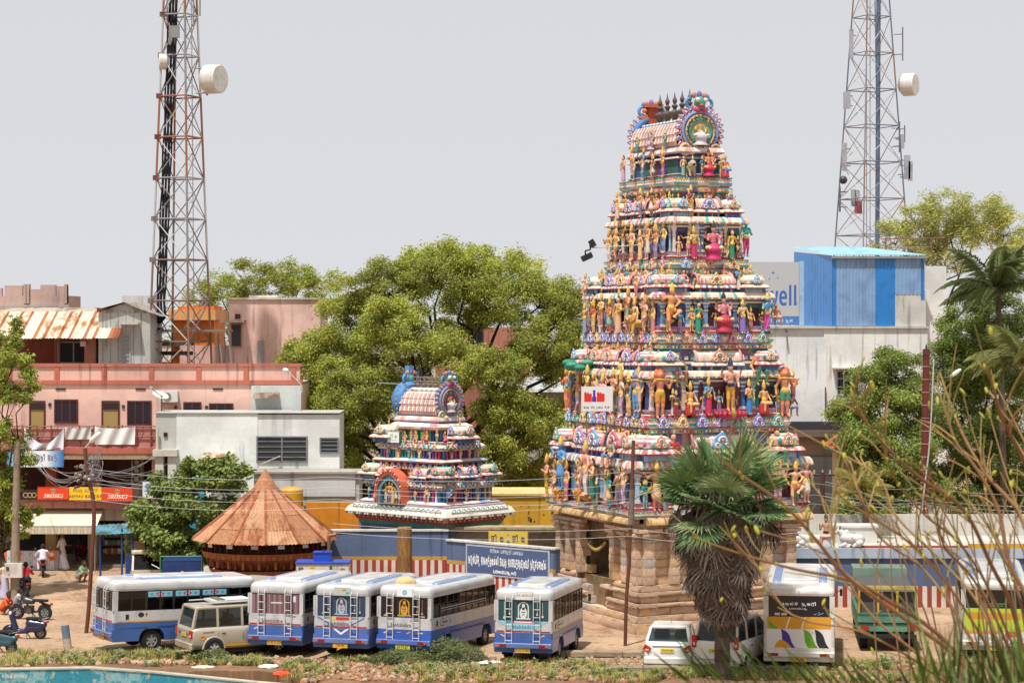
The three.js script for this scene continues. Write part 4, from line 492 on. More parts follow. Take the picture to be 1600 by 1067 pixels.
{const D=99,p=P(794,0,D),o=thing('name_board','yellow board with two dark words and a lamp between them above the blue wall','sign',V(p.x,0,-D),R(-8));const y1=P(0,830,D).y,y0=P(0,853,D).y;part('board',new G().bx(-0.86,0.86,y0,y1,-0.06,0,'#d8b83a'),M.paint,o);part('post',new G().bar(V(-0.6,0,-0.1),V(-0.6,y1,-0.1),0.04,'#555').bar(V(0.6,0,-0.1),V(0.6,y1,-0.1),0.04,'#555'),M.paint,o);
decal('lettering',1.7,y1-y0-0.02,printMat(canvasTex(512,196,(x,w,h)=>{x.fillStyle='#d9bc40';x.fillRect(0,0,w,h);x.strokeStyle='#b09028';x.lineWidth=6;x.strokeRect(3,3,w-6,h-6);for(const a of[30,308])tamil(x,'sa-i va',a,60,92,'#3d3f6a',2.0,176);x.fillStyle='#5a6a94';x.beginPath();x.moveTo(256,26);x.lineTo(238,80);x.lineTo(274,80);x.fill();x.fillRect(248,80,16,60);x.fillRect(230,140,52,20);x.fillStyle='#e8e0d0';x.fillRect(250,60,12,50);})),o,0,(y0+y1)/2,0.006);}
{
const D=109,a=P(766,771,D),b=P(900,822,D),o=thing('yellow_building','weathered yellow block behind the small gate tower','building',V((a.x+b.x)/2,0,-D-2));const hw=(b.x-a.x)/2+1.2;part('wall',new G().bx(-hw,hw,0,a.y-0.1,-2,2,'#d0a22e'),M.plaster,o);part('parapet_cap',new G().bx(-hw-0.08,hw+0.08,a.y-0.1,a.y,-2.1,2.1,'#d8c080'),M.plaster,o);const st=new G();seed(77);for(let i=0;i<26;i++){const x=rr(-hw+1.0,hw-1.4),y=rr(b.y+0.2,a.y-0.5);st.box(rr(0.03,0.12),rr(0.05,0.3),0.006,x,y,2.003,'#5a4420',0,0,rr(-0.4,0.4));}part('flaked_paint',st,M.plaster,o);
const s=P(690,0,101),q=thing('stone_slab_roof','grey stone block wall between the gate tower and the yellow board','wall',V(P(730,0,101.5).x,0,-101.8));const y=P(0,829,101).y;part('wall',new G().bx(-1.4,3.9,0,y,-0.2,0.2,'#8f8678'),M.stone,q);part('rough_cap',new G().bx(-1.45,4.0,y,y+0.12,-0.5,0.5,'#b0a084'),M.stone,q);}
{const D=106,a=P(478,785,D),b=P(560,830,D),o=thing('orange_wall','orange painted wall behind the conical tin roof','wall',V((a.x+b.x)/2,0,-D));part('wall',new G().bx((a.x-b.x)/2,(b.x-a.x)/2,0,a.y,-0.3,0,'#d98a1e'),M.plaster,o);const g=new G();g.cyl(0.55,0.55,0.75,0,0,0,'#d9a020',14);g.sph(0.55,0,0.75,0,'#d9a020',0.35);const w=solo('water_tank',g,M.paint,'yellow round water tank peeking over the conical roof','tank');w.position.copy(P(455,0,106).setY(P(0,792,106).y));const st=solo('tank_stand',new G().box(1.2,P(0,792,106).y,1.2,0,P(0,792,106).y/2,0,'#9a948a'),M.plaster,'plastered plinth carrying the yellow water tank','plinth');st.position.set(w.position.x,0,w.position.z);}
{const D=98,x0=P(1185,0,D).x,x1=P(1680,0,D).x,top=P(0,872,D).y,o=thing('temple_wall','long slate blue temple wall with pale top band, behind the buses on the right','wall',V((x0+x1)/2,0,-D)),hw=(x1-x0)/2;part('painted_wall',new G().bx(-hw,hw,0.9,top,-0.4,0,'#56688c'),M.plaster,o);const s=new G();for(let k=0;k*0.2<2*hw-0.2;k++)s.bx(-hw+k*0.2,-hw+k*0.2+0.2,0,0.897,-0.39,0.012,k % 2?'#dcd3cc':'#a04434');part('striped_foot',s,M.plaster,o);
part('pale_band',new G().bx(-hw-0.03,hw+0.03,top,top+0.42,-0.5,0.1,'#a9b8cc'),M.plaster,o);part('terrace',new G().bx(-hw,hw,top-0.2,top+0.3,-7,-0.5,'#c4c0b8'),M.plaster,o);part('red_edge',new G().bx(hw-9.5,hw,top+0.425,top+0.5,-0.4,-0.1,'#a8463a'),M.plaster,o);part('back_parapet',new G().bx(-hw+2,hw,top+0.3,top+1.25,-7.3,-7,'#c9c6be'),M.plaster,o);
part('yellow_valance',new G().bx(2.2,5.6,top+0.36,top+0.62,0.02,0.09,'#cda22a'),M.plaster,o);
const TY=top+0.42;seed(21);
const bull=(px,s,label)=>{const m=solo('bull_statue',dress(meshBones([B([-0.5,0.5,0],[0.4,0.55,0],0.3,0.32),B([0.35,0.85,0],[0.3,0.9,0],0.2,0.16),B([0.5,0.75,0],[0.72,0.98,0],0.22,0.17),B([0.72,0.98,0],[0.95,0.86,0],0.16,0.1),B([0.7,1.1,0.1],[0.66,1.28,0.16],0.05,0.025,'g'),B([0.7,1.1,-0.1],[0.66,1.28,-0.16],0.05,0.025,'g'),B([0.66,1.05,0.14],[0.6,1.05,0.3],0.05,0.03),B([0.4,0.2,0.2],[0.72,0.1,0.22],0.14,0.08),B([0.4,0.2,-0.2],[0.72,0.1,-0.22],0.14,0.08),B([-0.5,0.3,0.25],[-0.1,0.12,0.34],0.2,0.1),B([-0.5,0.3,-0.25],[-0.1,0.12,-0.34],0.2,0.1),B([-0.2,0.84,0],[0.1,0.86,0],0.06,0.06,'c'),B([-0.2,0.7,0.24],[0.1,0.72,0.27],0.09,0.09,'c')],40,V(-0.85,-0.02,-0.6),V(1.12,1.36,0.6)),{s:'#dcd8d0',g:'#4a4440',c:'#4a9a5a'}),M.stucco,label,'statue','white bulls on the temple terrace');m.position.set(P(px,0,D-0.4).x,TY,-D-0.28);m.scale.setScalar(s);m.rotation.y=px<1300?R(200):R(175);return m;};
bull(1335,0.72,'white reclining bull statue with a green saddle cloth on the temple wall');bull(1243,0.7,'white reclining bull statue nearest the fan palm on the temple wall');
const sp=solo('seated_statue',dress(pose('throne'),{s:'#dba287',u:'#dba287',c:'#d8a890',h:'#1c1a1a',g:'#28221f',p:'#d8d4d0',l:'#dba287'}),M.stucco,'flesh coloured seated deity statue with black hair on the temple wall','statue');sp.position.set(P(1293,0,D).x,TY,-D-0.28);sp.scale.setScalar(0.85);sp.rotation.y=R(-30);
for(const[px,py,w,h,lab]of[[1262,840,1.3,1.2,'white block plinth behind the seated deity statue'],[1335,822,1.9,1.6,'white plastered rooftop box beside the bull with the saddle cloth']]){const y=P(0,py,D+4).y,m=solo('rooftop_box',new G().bx(-w/2,w/2,0,y-TY+0.1,-0.5,0.5,'#d8d6d0').bx(-w/2-0.06,w/2+0.06,y-TY+0.1,y-TY+0.2,-0.56,0.56,'#e0ded8'),M.plaster,lab,'box');m.position.set(P(px,0,D+4).x,TY-0.12,-D-4);}
}
// ---------------------------------------------------------------- buildings
const deco={glassDark:new THREE.MeshStandardMaterial({color:new THREE.Color(0.012,0.014,0.03),roughness:0.12}),dark:new THREE.MeshStandardMaterial({color:new THREE.Color(0.03,0.027,0.026),roughness:0.9})};
function win(parent,x,y,z,w,h,o={}){
const g=new THREE.Group();g.name=o.name||'window';g.position.set(x,y,z);parent.add(g);const t=o.t||0.07,f=new G(),fc=o.frame||'#4a2018';
f.bx(-w/2,w/2,h/2-t,h/2,-0.05,0.07,fc).bx(-w/2,w/2,-h/2,-h/2+t,-0.05,0.07,fc).bx(-w/2,-w/2+t,-h/2+t,h/2-t,-0.05,0.07,fc).bx(w/2-t,w/2,-h/2+t,h/2-t,-0.05,0.07,fc);
const n=o.cols||1,m=o.rows||1;for(let k=1;k<n;k++)f.bx(-w/2+k*w/n-t/2,-w/2+k*w/n+t/2,-h/2+t,h/2-t,-0.05,0.06,fc);for(let k=1;k<m;k++)f.bx(-w/2+t,w/2-t,-h/2+k*h/m-t/3,-h/2+k*h/m+t/3,-0.04,0.055,fc);
part('frame',f,M.paint,g);
for(let k=0;k<n;k++){const p=part('pane',new THREE.BoxGeometry(w/n-t*0.9,h-1.6*t,0.02),o.pane?std({vertexColors:false,color:new THREE.Color(o.pane),roughness:0.6}):deco.glassDark,g);p.position.set(-w/2+(k+0.5)*w/n,0,0.015);}
if(o.bars){const b=new G();for(let k=1;k<o.bars;k++)b.bx(-w/2+k*w/o.bars-0.012,-w/2+k*w/o.bars+0.012,-h/2+t,h/2-t,0.03,0.05,o.barC||'#3a2420');part('bars',b,M.paint,g);}
if(o.shade)part('sunshade',new G().bx(-w/2-0.2,w/2+0.2,h/2+0.08,h/2+0.16,0,o.shade,o.shadeC||'#d8d2c8'),M.plaster,g);
return g;
}
function corrugated(g,w,len,col,n,amp,fn){
for(let k=0;k<n;k++){const x0=-w/2+k*w/n,x1=x0+w/n,y0=(k % 2)*amp,y1=((k+1)% 2)*amp;g.quad(fn(V(x0,y0,len)),fn(V(x1,y1,len)),fn(V(x1,y1,0)),fn(V(x0,y0,0)),typeof col==='function'?col(k):col);}
}
seed(31);
{
const D=114,X=(px)=>(px-CX)*D/F,Y=(py)=>EYE-(py-HY)*D/F,ox=X(210),U=(px)=>X(px)-ox,o=thing('pink_building','long pink two-storey building with shops below and a panelled roof parapet','building',V(ox,0,-D)),L=U(-60),Rr=U(472),pk='#efc8ba',dk='#c0705f';
part('upper_wall',new G().bx(L,Rr,Y(702),Y(600),-9,0,pk),M.plaster,o);
const par=new G();par.bx(L,Rr,Y(600),Y(594),-0.3,0.1,dk).bx(L,Rr,Y(573),Y(568),-0.25,0.08,dk);part('parapet_rail',par,M.plaster,o);
for(let k=0,px=-60;px<470;k++,px+=74){const w=74;part('parapet_panel',new G().bx(U(px)+0.12,U(Math.min(px+w,472))-0.12,Y(594),Y(573),-0.22,0,jit('#e4b8aa',0.05)),M.plaster,o);part('parapet_post',new G().bx(U(px)-0.12,U(px)+0.12,Y(594),Y(573),-0.25,0.06,dk),M.plaster,o);}
part('roof_slab',new G().bx(L,Rr,Y(600)-0.02,Y(597),-9.05,-0.3,'#b8a498'),M.plaster,o);
for(const[x0,x1,y0,y1,c]of[[84,121,624,661,3],[198,236,626,664,3],[326,364,630,650,3],[286,314,628,646,2]])win(o,U((x0+x1)/2),Y((y0+y1)/2),0,U(x1)-U(x0),Y(y0)-Y(y1),{cols:c,frame:'#5a2a2a',rows:1,bars:9,barC:'#2a2230'});
for(const[x0,x1]of[[158,186],[45,70]]){const d=win(o,U((x0+x1)/2),Y(663),0,U(x1)-U(x0),Y(626)-Y(700),{name:'door',frame:'#5a2a24',pane:'#a08a52',rows:1});part('fanlight',new G().bx(-0.35,0.35,0.75,1.05,0.03,0.075,'#2a2028'),M.paint,d);}
for(const[px,py]of[[77,632],[192,635],[322,636],[274,636]])part('meter_box',new G().box(0.14,0.16,0.06,U(px),Y(py),0.03,'#4a4440'),M.paint,o);
for(const px of[94,219,340])part('wall_vent',new G().box(0.5,0.08,0.04,U(px),Y(604)-0.12,0.02,'#3a2c2c'),M.paint,o);
const bx1=U(262);part('balcony_slab',new G().bx(L,bx1,Y(706),Y(697),0,1.5,'#bb6a58'),M.plaster,o);part('balcony_fascia',new G().bx(L,bx1,Y(715),Y(706),1.2,1.45,'#a89078'),M.plaster,o);
const zb=1.42,rail=new G();for(const py of[697,680,664])rail.bar(V(L,Y(py),zb),V(bx1,Y(py),zb),0.03,'#8a4a48');part('balcony_rail',rail,M.paint,o);for(let px=0;px<262;px+=22)part('railing_post',new G().bar(V(U(px),Y(698),zb),V(U(px),Y(662),zb),0.035,'#9a4a48').bar(V(U(px),Y(690),zb),V(U(px+11),Y(664),zb),0.018,'#8a4a48'),M.paint,o);
part('balcony_floor_lining',new G().bx(L,bx1,Y(696),Y(668),1.3,1.34,'#c88a80'),M.plaster,o);
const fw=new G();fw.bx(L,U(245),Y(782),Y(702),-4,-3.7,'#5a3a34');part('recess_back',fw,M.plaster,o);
for(const[a,b,c]of[[-60,-40,pk],[72,88,'#a85a3c'],[140,156,'#b8a89a'],[206,222,'#b8a89a'],[238,250,pk]])part('column',new G().bx(U(a),U(b),Y(782),Y(706),-0.5,0.3,c),M.plaster,o);
for(const px of[148,214]){const dsc=new G();for(let k=0;k<3;k++)dsc.add(nonIdx(new THREE.TorusGeometry(0.17,0.05,5,14)),trs(U(px),Y(722+k*13),0.33),'#3a3a40');part('painted_roundels',dsc,M.paint,o);}
part('shutter',new G().bx(U(90),U(138),Y(780),Y(712),-1.0,-0.9,'#6a3c34').bx(U(158),U(204),Y(780),Y(712),-1.0,-0.9,'#5f3a34'),M.plaster,o);
{const d=decal('lettering',U(236)-U(110),0.32,printMat(canvasTex(1024,64,(x,w,h)=>{x.fillStyle='#a58d74';x.fillRect(0,0,w,h);x.fillStyle='#6e5a48';x.font='bold 44px serif';x.fillText('O  COMPUTER  EDUCATION  ISO',60,48);})),o,(U(110)+U(236))/2,Y(710.5),1.458);d.scale.y=0.85;}
part('floor_slab',new G().bx(L,U(225),Y(791),Y(780),-4,1.2,'#b5766a'),M.plaster,o);
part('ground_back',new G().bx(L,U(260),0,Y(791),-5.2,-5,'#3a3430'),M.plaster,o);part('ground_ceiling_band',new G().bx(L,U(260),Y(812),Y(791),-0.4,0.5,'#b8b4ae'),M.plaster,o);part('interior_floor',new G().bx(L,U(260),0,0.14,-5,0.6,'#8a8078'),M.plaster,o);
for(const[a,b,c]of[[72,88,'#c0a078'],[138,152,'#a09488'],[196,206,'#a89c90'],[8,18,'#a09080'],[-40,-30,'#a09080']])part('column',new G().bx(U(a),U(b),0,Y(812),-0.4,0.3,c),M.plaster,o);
const sh=new G();seed(5);for(let j=0;j<5;j++){sh.bx(U(152),U(196),0.5+j*0.42,0.53+j*0.42,-1.6,-1.1,'#6a5a4a');for(let k=0;k<13;k++)sh.box(0.1,rr(0.14,0.3),0.1,U(152)+0.1+k*0.105,0.66+j*0.42,-1.2,pick(['#b03a30','#d0b050','#4a7ab0','#d8d4cc','#3a8a5a','#8a5a3a']));}part('goods_shelf',sh,M.paint,o);
const tiles=thing('tiled_wall','low white tiled wall with dark dots in front of the shops','wall',V(X(30),0,-D+1.6));const tw=X(100)-X(-40),th=0.95;part('wall',new G().bx(-tw/2,tw/2,0,th,-0.15,-0.013,'#b8b8bc'),M.plaster,tiles);const tg=new THREE.BoxGeometry(0.2,0.22,0.02),tm=[0,1,2].map((k)=>std({vertexColors:false,color:new THREE.Color(0.62-k*0.05,0.63-k*0.05,0.68-k*0.04),roughness:0.35})),dotG=new THREE.BoxGeometry(0.045,0.06,0.008),dm=std({vertexColors:false,color:new THREE.Color(0.08,0.09,0.14)});
for(let j=0;j<4;j++)for(let k=0;k<Math.floor(tw/0.212);k++){const m=part('tile',tg,pick(tm),tiles);m.position.set(-tw/2+0.11+k*0.212,0.13+j*0.23,-0.001);if((j+k)% 2){const q=part('tile_motif',dotG,dm,m);q.position.set(0,0,0.014);}}
for(const px of[36,14,90]){const m=part('poster',new THREE.BoxGeometry(0.42,0.5,0.01),printMat(canvasTex(64,76,(x,w,h)=>{x.fillStyle='#d8702a';x.fillRect(0,0,w,h);x.fillStyle='#e8d0b0';x.beginPath();x.arc(w/2,30,16,0,7);x.fill();x.fillStyle='#6a2a1a';x.fillRect(12,52,40,6);x.fillRect(16,62,32,4);})),tiles);m.position.set(X(px)-X(30),0.72,0.018);}
const aw=thing('shop_awning','cream cloth awning with scalloped edge over the bakery shop','awning',V(X(95),0,-D+0.5)),ax0=X(30)-X(95),ax1=X(165)-X(95),ya=Y(792),yb=Y(815);const ag=new G(),n=30;for(let k=0;k<n;k++){const p=(t,yy,zz)=>V(ax0+(ax1-ax0)*t,yy+(yy===yb?-0.04*Math.sin(t*Math.PI):0),zz),a=k/n,b=(k+1)/n;ag.quad(p(a,yb,2.1),p(b,yb,2.1),p(b,ya,0.05),p(a,ya,0.05),'#cfc4aa');}part('cloth',ag,M.matte,aw);
for(let k=0;k<27;k++){const w=(ax1-ax0)/27,m=part('scallop',new G().bx(-w/2+0.006,w/2-0.006,-0.34,0,-0.008,0.008,k % 2?'#d6cab0':'#c9bda4'),M.matte,aw);m.position.set(ax0+(k+0.5)*w,yb-0.03,2.1);m.rotation.x=0.06;}part('frame',new G().bar(V(ax0,yb,2.08),V(ax1,yb,2.08),0.025,'#777').bar(V(ax0,ya-1.6,0.05),V(ax0,yb,2.08),0.02,'#777').bar(V(ax1,ya-1.6,0.05),V(ax1,yb,2.08),0.02,'#777').bar(V(ax1-0.1,0,2.0),V(ax1-0.1,yb,2.0),0.03,'#888').bar(V(ax0+0.1,0,2.0),V(ax0+0.1,yb,2.0),0.03,'#888'),M.paint,aw);
const board=(label,x0,x1,y0,y1,z,draw,w=512)=>{const W=X(x1)-X(x0),H=Y(y0)-Y(y1),b=thing('shop_sign',label,'sign',V((X(x0)+X(x1))/2,Y(y1),-D+z));part('panel',new G().bx(-W/2,W/2,0,H,-0.12,0,'#888'),M.paint,b);part('bracket',new G().bar(V(-W*0.3,H*0.5,-0.1),V(-W*0.3,H*0.5,-0.6),0.03,'#555').bar(V(W*0.3,H*0.5,-0.1),V(W*0.3,H*0.5,-0.6),0.03,'#555'),M.paint,b);decal('print',W-0.01,H-0.01,printMat(canvasTex(w,Math.round(w*H/W),draw),0.45),b,0,H/2,0.005);return b;};
const roses=(x,w,h)=>{x.fillStyle='#e0451a';x.fillRect(0,0,w,h);x.fillStyle='#a89878';x.beginPath();x.arc(w/2,h*0.32,h*0.2,0,7);x.fill();x.fillStyle='#6a4a30';x.fillRect(w*0.42,h*0.3,w*0.16,h*0.06);x.fillStyle='#fff4e6';x.font='italic bold '+Math.round(h*0.4)+'px serif';x.textAlign='center';x.fillText('3ROSES',w/2,h*0.86);x.fillStyle='#7a9a2a';x.fillRect(w*0.76,h*0.5,w*0.04,h*0.3);};
board('orange red tea board left of the yellow bakery board',67.5,115.6,757,776.5,1.5,roses);board('orange red tea board right of the yellow bakery board',167,214,758,778,1.5,roses);
board('yellow bakery board with dark red lettering',116.2,166.4,757.5,777.5,1.5,(x,w,h)=>{x.fillStyle='#ecc21e';x.fillRect(0,0,w,h);tamil(x,'a-ma-.-ma-u e-pa-ka-.-ka-ra-i',60,h*0.14,h*0.26,'#8a2a1a',1.6,w-120);x.fillStyle='#8a2418';x.font='bold '+Math.round(h*0.36)+'px sans-serif';x.textAlign='center';x.fillText('AMMU BAKERY',w/2,h*0.86);});
board('white and blue shop board hung over the balcony edge',22,110,701,726,1.9,(x,w,h)=>{const gr=x.createLinearGradient(0,0,w,0);gr.addColorStop(0,'#3f86c0');gr.addColorStop(0.25,'#e8eef2');gr.addColorStop(0.7,'#e4ecf2');gr.addColorStop(1,'#2f6ab0');x.fillStyle=gr;x.fillRect(0,0,w,h);tamil(x,'ka-i-ra-u-va ka-lla-A-ta-i sa-e-na-.',w*0.16,h*0.26,h*0.36,'#a88a5a',2.6,w*0.74);tamil(x,'ka-i-ra-u-va ka-lla-A-ta-i sa-e-na-.',w*0.16,h*0.25,h*0.36,'#4a6aa8',1.4,w*0.74);x.fillStyle='#5a7aa8';x.fillRect(w*0.2,h*0.8,w*0.12,h*0.06);x.fillRect(w*0.4,h*0.8,w*0.14,h*0.06);});
board('dark shop board with brass letters beside the tea board',44,66.8,762,778,1.45,(x,w,h)=>{x.fillStyle='#1c1a20';x.fillRect(0,0,w,h);x.strokeStyle='#c09a5a';x.lineWidth=26;for(const a of[0.2,0.5,0.78]){x.beginPath();x.arc(w*a,h*0.5,h*0.22,0,7);x.stroke();}});
board('pale blue phone shop board on the white column',228,244.5,750,776,1.2,(x,w,h)=>{x.fillStyle='#dfe6ea';x.fillRect(0,0,w,h);x.fillStyle='#3f86b8';x.beginPath();x.ellipse(w/2,h*0.25,w*0.3,h*0.15,0,0,7);x.fill();x.fillStyle='#3a5a9a';x.font='bold '+Math.round(w*0.3)+'px sans-serif';x.textAlign='center';x.fillText('Num',w/2,h*0.62);x.fillRect(w*0.2,h*0.74,w*0.6,h*0.04);},128);
const sheet=(label,x0,x1,y0,y1,sag,col)=>{const g=new G(),n=14,m=6,W=X(x1)-X(x0),H=Y(y0)-Y(y1),p=(i,j)=>{const u=i/n,v=j/m;return V((u-0.5)*W,H*(1-v)-(1-v)*Math.sin(u*Math.PI)*sag,0.06*Math.sin(u*17+v*3)+0.05);};for(let i=0;i<n;i++)for(let j=0;j<m;j++)g.quad(p(i,j+1),p(i+1,j+1),p(i+1,j),p(i,j),jit(col,0.04));const s=solo('hung_sheet',g,M.matte,label,'sheet','sheets over the balcony rail');s.position.set((X(x0)+X(x1))/2,Y(y1),-D+zb+0.05);};
sheet('white sheet sagging in the middle, hung at the left end of the balcony rail',47,108,666,700,0.8,'#d4d2d6');sheet('grey white sheet hung over the balcony rail left of the street lamp',110,150,664,684,0.12,'#c4c0bc');sheet('long white plastic sheet hung over the balcony rail right of the street lamp',156,218,664,692,0.1,'#d9d7d4');
{const a=thing('air_conditioner','white air conditioner box on the pink wall','air conditioner',V(X(265),Y(628),-D));part('casing',new G().bx(-0.42,0.42,0,0.54,0,0.36,'#d8d6d0'),M.paint,a);part('fan_grille',new G().add(nonIdx(new THREE.TorusGeometry(0.19,0.025,5,18)),trs(-0.1,0.27,0.365),'#777').add(nonIdx(new THREE.CylinderGeometry(0.17,0.17,0.02,18)),trs(-0.1,0.27,0.362,Math.PI/2),'#8a8880'),M.paint,a);part('bracket',new G().bx(-0.35,-0.3,-0.06,0,0,0.36,'#666').bx(0.3,0.35,-0.06,0,0,0.36,'#666'),M.paint,a);}
const sy=Y(597);const ro=thing('roof_shelter','rooftop room under a rusty corrugated sheet roof','shelter',V(X(95),sy,-D-3.2)),RX=(px)=>(px-CX)*(D+3.2)/F-X(95),RY=(py)=>EYE-(py-HY)*(D+3.2)/F-sy;
part('back_wall',new G().bx(RX(-40),RX(150),0,RY(520),-3,-2.8,'#8a4a3c'),M.plaster,ro);part('side_wall',new G().bx(RX(132),RX(150),0,RY(522),-2.8,0.2,'#b5836a'),M.plaster,ro);part('corner_post',new G().bx(RX(20),RX(26),0,RY(522),0,0.2,'#8a4a3c'),M.plaster,ro);win(ro,RX(98),RY(552),-2.78,1.7,1.15,{cols:2,frame:'#9aa0a4',pane:'#10141c'});win(ro,RX(72),RY(550),-2.78,0.3,1.3,{name:'door',frame:'#b8662a',pane:'#a85a28'});
part('red_box',new G().box(0.3,0.36,0.2,RX(131),RY(529),0.3,'#c8201c').box(0.28,0.26,0.22,RX(131),RY(537),0.3,'#d8d4cc'),M.paint,ro);
const cs=new G();const rf=(a,b,y1,y0,zf,col)=>{const g=new G();corrugated(g,b-a,1,col,Math.round((b-a)/0.085),0.035,(p)=>V((a+b)/2+p.x,y1+(y0-y1)*p.z+p.y,-1.6+(zf+1.6)*p.z));return g;};
for(let k=0;k<6;k++){const a=RX(-40+k*38.6),b=RX(-40+(k+1)*38.6);part('roof_sheet',rf(a,b+0.06,RY(487),RY(529)+(k % 2)*0.02,1.9,(i)=>(k===5&&i>10?jit('#a8603c',0.1):jit(i % 9<2?'#b8754a':'#f0e2cc',0.06))),M.rust,ro);}part('roof_back_slope',new G().quad(V(RX(-40),RY(487),-1.6),V(RX(192),RY(487),-1.6),V(RX(192),RY(480),-3.6),V(RX(-40),RY(480),-3.6),'#c0b4a4'),M.rust,ro);part('rust_cap',new G().bx(RX(142),RX(185),RY(490),RY(481),-1.75,-1.5,'#9a5236'),M.rust,ro);
const gs=thing('roof_shed','pale grey panelled rooftop shed beside the rusty roof','shed',V(X(197),sy,-D-2.6)),SX=(px)=>(px-CX)*(D+2.6)/F-X(197),SY=(py)=>EYE-(py-HY)*(D+2.6)/F-sy;part('wall',new G().bx(SX(153),SX(234),0,SY(489),-4,0,'#b9bcba'),M.plaster,gs);for(let px=160;px<232;px+=12)part('panel_seam',new G().bx(SX(px)-0.012,SX(px)+0.012,0.02,SY(489),0,0.02,'#94989a'),M.plaster,gs);part('roof',new G().quad(V(SX(150),SY(484),0.25),V(SX(194),SY(472),0.25),V(SX(194),SY(472),-4.2),V(SX(150),SY(484),-4.2),'#9a9a96').quad(V(SX(194),SY(472),0.25),V(SX(250),SY(494),0.25),V(SX(250),SY(494),-4.2),V(SX(194),SY(472),-4.2),'#a8a6a0').tri(V(SX(153),SY(489),0),V(SX(234),SY(489),0),V(SX(194),SY(473),0),'#b9bcba'),M.rust,gs);win(gs,SX(196),SY(552),0,0.5,1.9,{name:'louvre_door',frame:'#a4a8a8',pane:'#8e9294',rows:9});part('sunshade',new G().bx(SX(188),SX(218),SY(507),SY(504),0,0.6,'#c8c4b8'),M.plaster,gs);
}
{
const D=110,X=(px)=>(px-CX)*D/F,Y=(py)=>EYE-(py-HY)*D/F,ox=X(370),U=(px)=>X(px)-ox,o=thing('white_building','stained white two-storey block with louvred windows behind the conical roof','building',V(ox,0,-D));
part('wall',new G().bx(U(275),U(402),0,Y(646),-3,0,'#eef4f2'),M.plaster,o);part('wall',new G().bx(U(402),U(530),0,Y(648),-3,-0.05,'#e9eceb'),M.plaster,o);part('side_wall',new G().bx(U(243),U(274.8),Y(702),Y(646),-3,-0.02,'#ccd0ca'),M.plaster,o);part('roof_line',new G().bx(U(242),U(531),Y(646),Y(644.5),-3.05,0.06,'#b8bab4'),M.plaster,o);
win(o,U(258),Y(679),-0.02,0.18,0.2,{t:0.04});win(o,U(440),Y(702),-0.05,U(480)-U(400),Y(682)-Y(723),{frame:'#7c7e80',rows:5,cols:2,pane:'#2c2e33'});win(o,U(514),Y(696),-0.05,U(530)-U(500),Y(683)-Y(708),{frame:'#7c7e80',rows:4,cols:1,pane:'#2c2e33'});
win(o,U(342),Y(727),0,U(360)-U(324),Y(714)-Y(742),{frame:'#8a5a3a',cols:2,pane:'#4a3428'});{const c=new G();corrugated(c,U(366)-U(319),1,'#d8cfbc',16,0.03,(p)=>V(U(342)+p.x,Y(707)+(Y(714)-Y(707))*p.z+p.y,0.9*p.z));part('corrugated_sunshade',c,M.rust,o);}
part('column',new G().bx(U(243),U(256),0,Y(712),-0.6,0.3,'#d3d3cc').bx(U(263),U(276),0,Y(712),-0.6,0.3,'#d3d3cc').bx(U(240),U(278),Y(712),Y(702),-0.7,0.45,'#cfccc2').bx(U(256),U(263),0,Y(765),-0.5,0.2,'#cbcbc4'),M.plaster,o);part('niche_lattice',new G().bx(U(256),U(263),Y(765),Y(712),-0.6,-0.4,'#6a6660').bx(U(259),U(260),Y(765),Y(712),-0.4,-0.3,'#d0d0ca'),M.plaster,o);
part('pink_drain',new G().bar(V(U(246),Y(702),0.2),V(U(246),Y(668),0.2),0.07,'#d8cdb8'),M.paint,o);
part('lower_shed_wall',new G().bx(U(404),U(566),0,Y(735),0.02,2.2,'#bcbcb8'),M.plaster,o);part('lower_shed_wall',new G().bx(U(430),U(560),Y(770),Y(735),2.2,2.28,'#ced0d0'),M.plaster,o);part('lower_shed_roof',new G().bx(U(402),U(568),Y(735),Y(732),-0.02,2.4,'#a8a49c'),M.plaster,o);part('pipe',new G().bx(U(400),U(562),Y(785),Y(782),2.3,2.4,'#b8aa8c'),M.plaster,o);part('leaning_sheet',new G().quad(V(U(404),Y(727),0.5),V(U(438),Y(713),0.2),V(U(438),Y(711),-0.1+0.2),V(U(404),Y(725),0.4),'#9a9284'),M.rust,o);part('blue_panel',new G().bx(U(278),U(320),0.6,Y(745),0.02,0.06,'#2f8fb0'),M.plaster,o);
const b=thing('white_annex','narrow white annex with a small awning beside the big tree','building',V(X(440),0,-D-3.4));const BX=(px)=>(px-CX)*(D+3.4)/F-X(440);part('wall',new G().bx(BX(392),BX(470),0,EYE-(603-HY)*(D+3.4)/F,-2,0,'#cdd3d2'),M.plaster,b);part('awning',new G().quad(V(BX(396),EYE-(622-HY)*.0315,0.7),V(BX(436),EYE-(620-HY)*.0315,0.7),V(BX(436),EYE-(612-HY)*.0315,0),V(BX(396),EYE-(614-HY)*.0315,0),'#9a8f80'),M.rust,b);
}
const simpleBlock=(name,label,D,x0,x1,y0,col,depth,extra)=>{const X=(px)=>(px-CX)*D/F,Y=(py)=>EYE-(py-HY)*D/F,ox=(X(x0)+X(x1))/2,U=(px)=>X(px)-ox,o=thing(name,label,'building',V(ox,0,-D));part('wall',new G().bx(U(x0),U(x1),0,Y(y0),-depth,0,col),M.plaster,o);extra&&extra(o,U,Y);return o;};
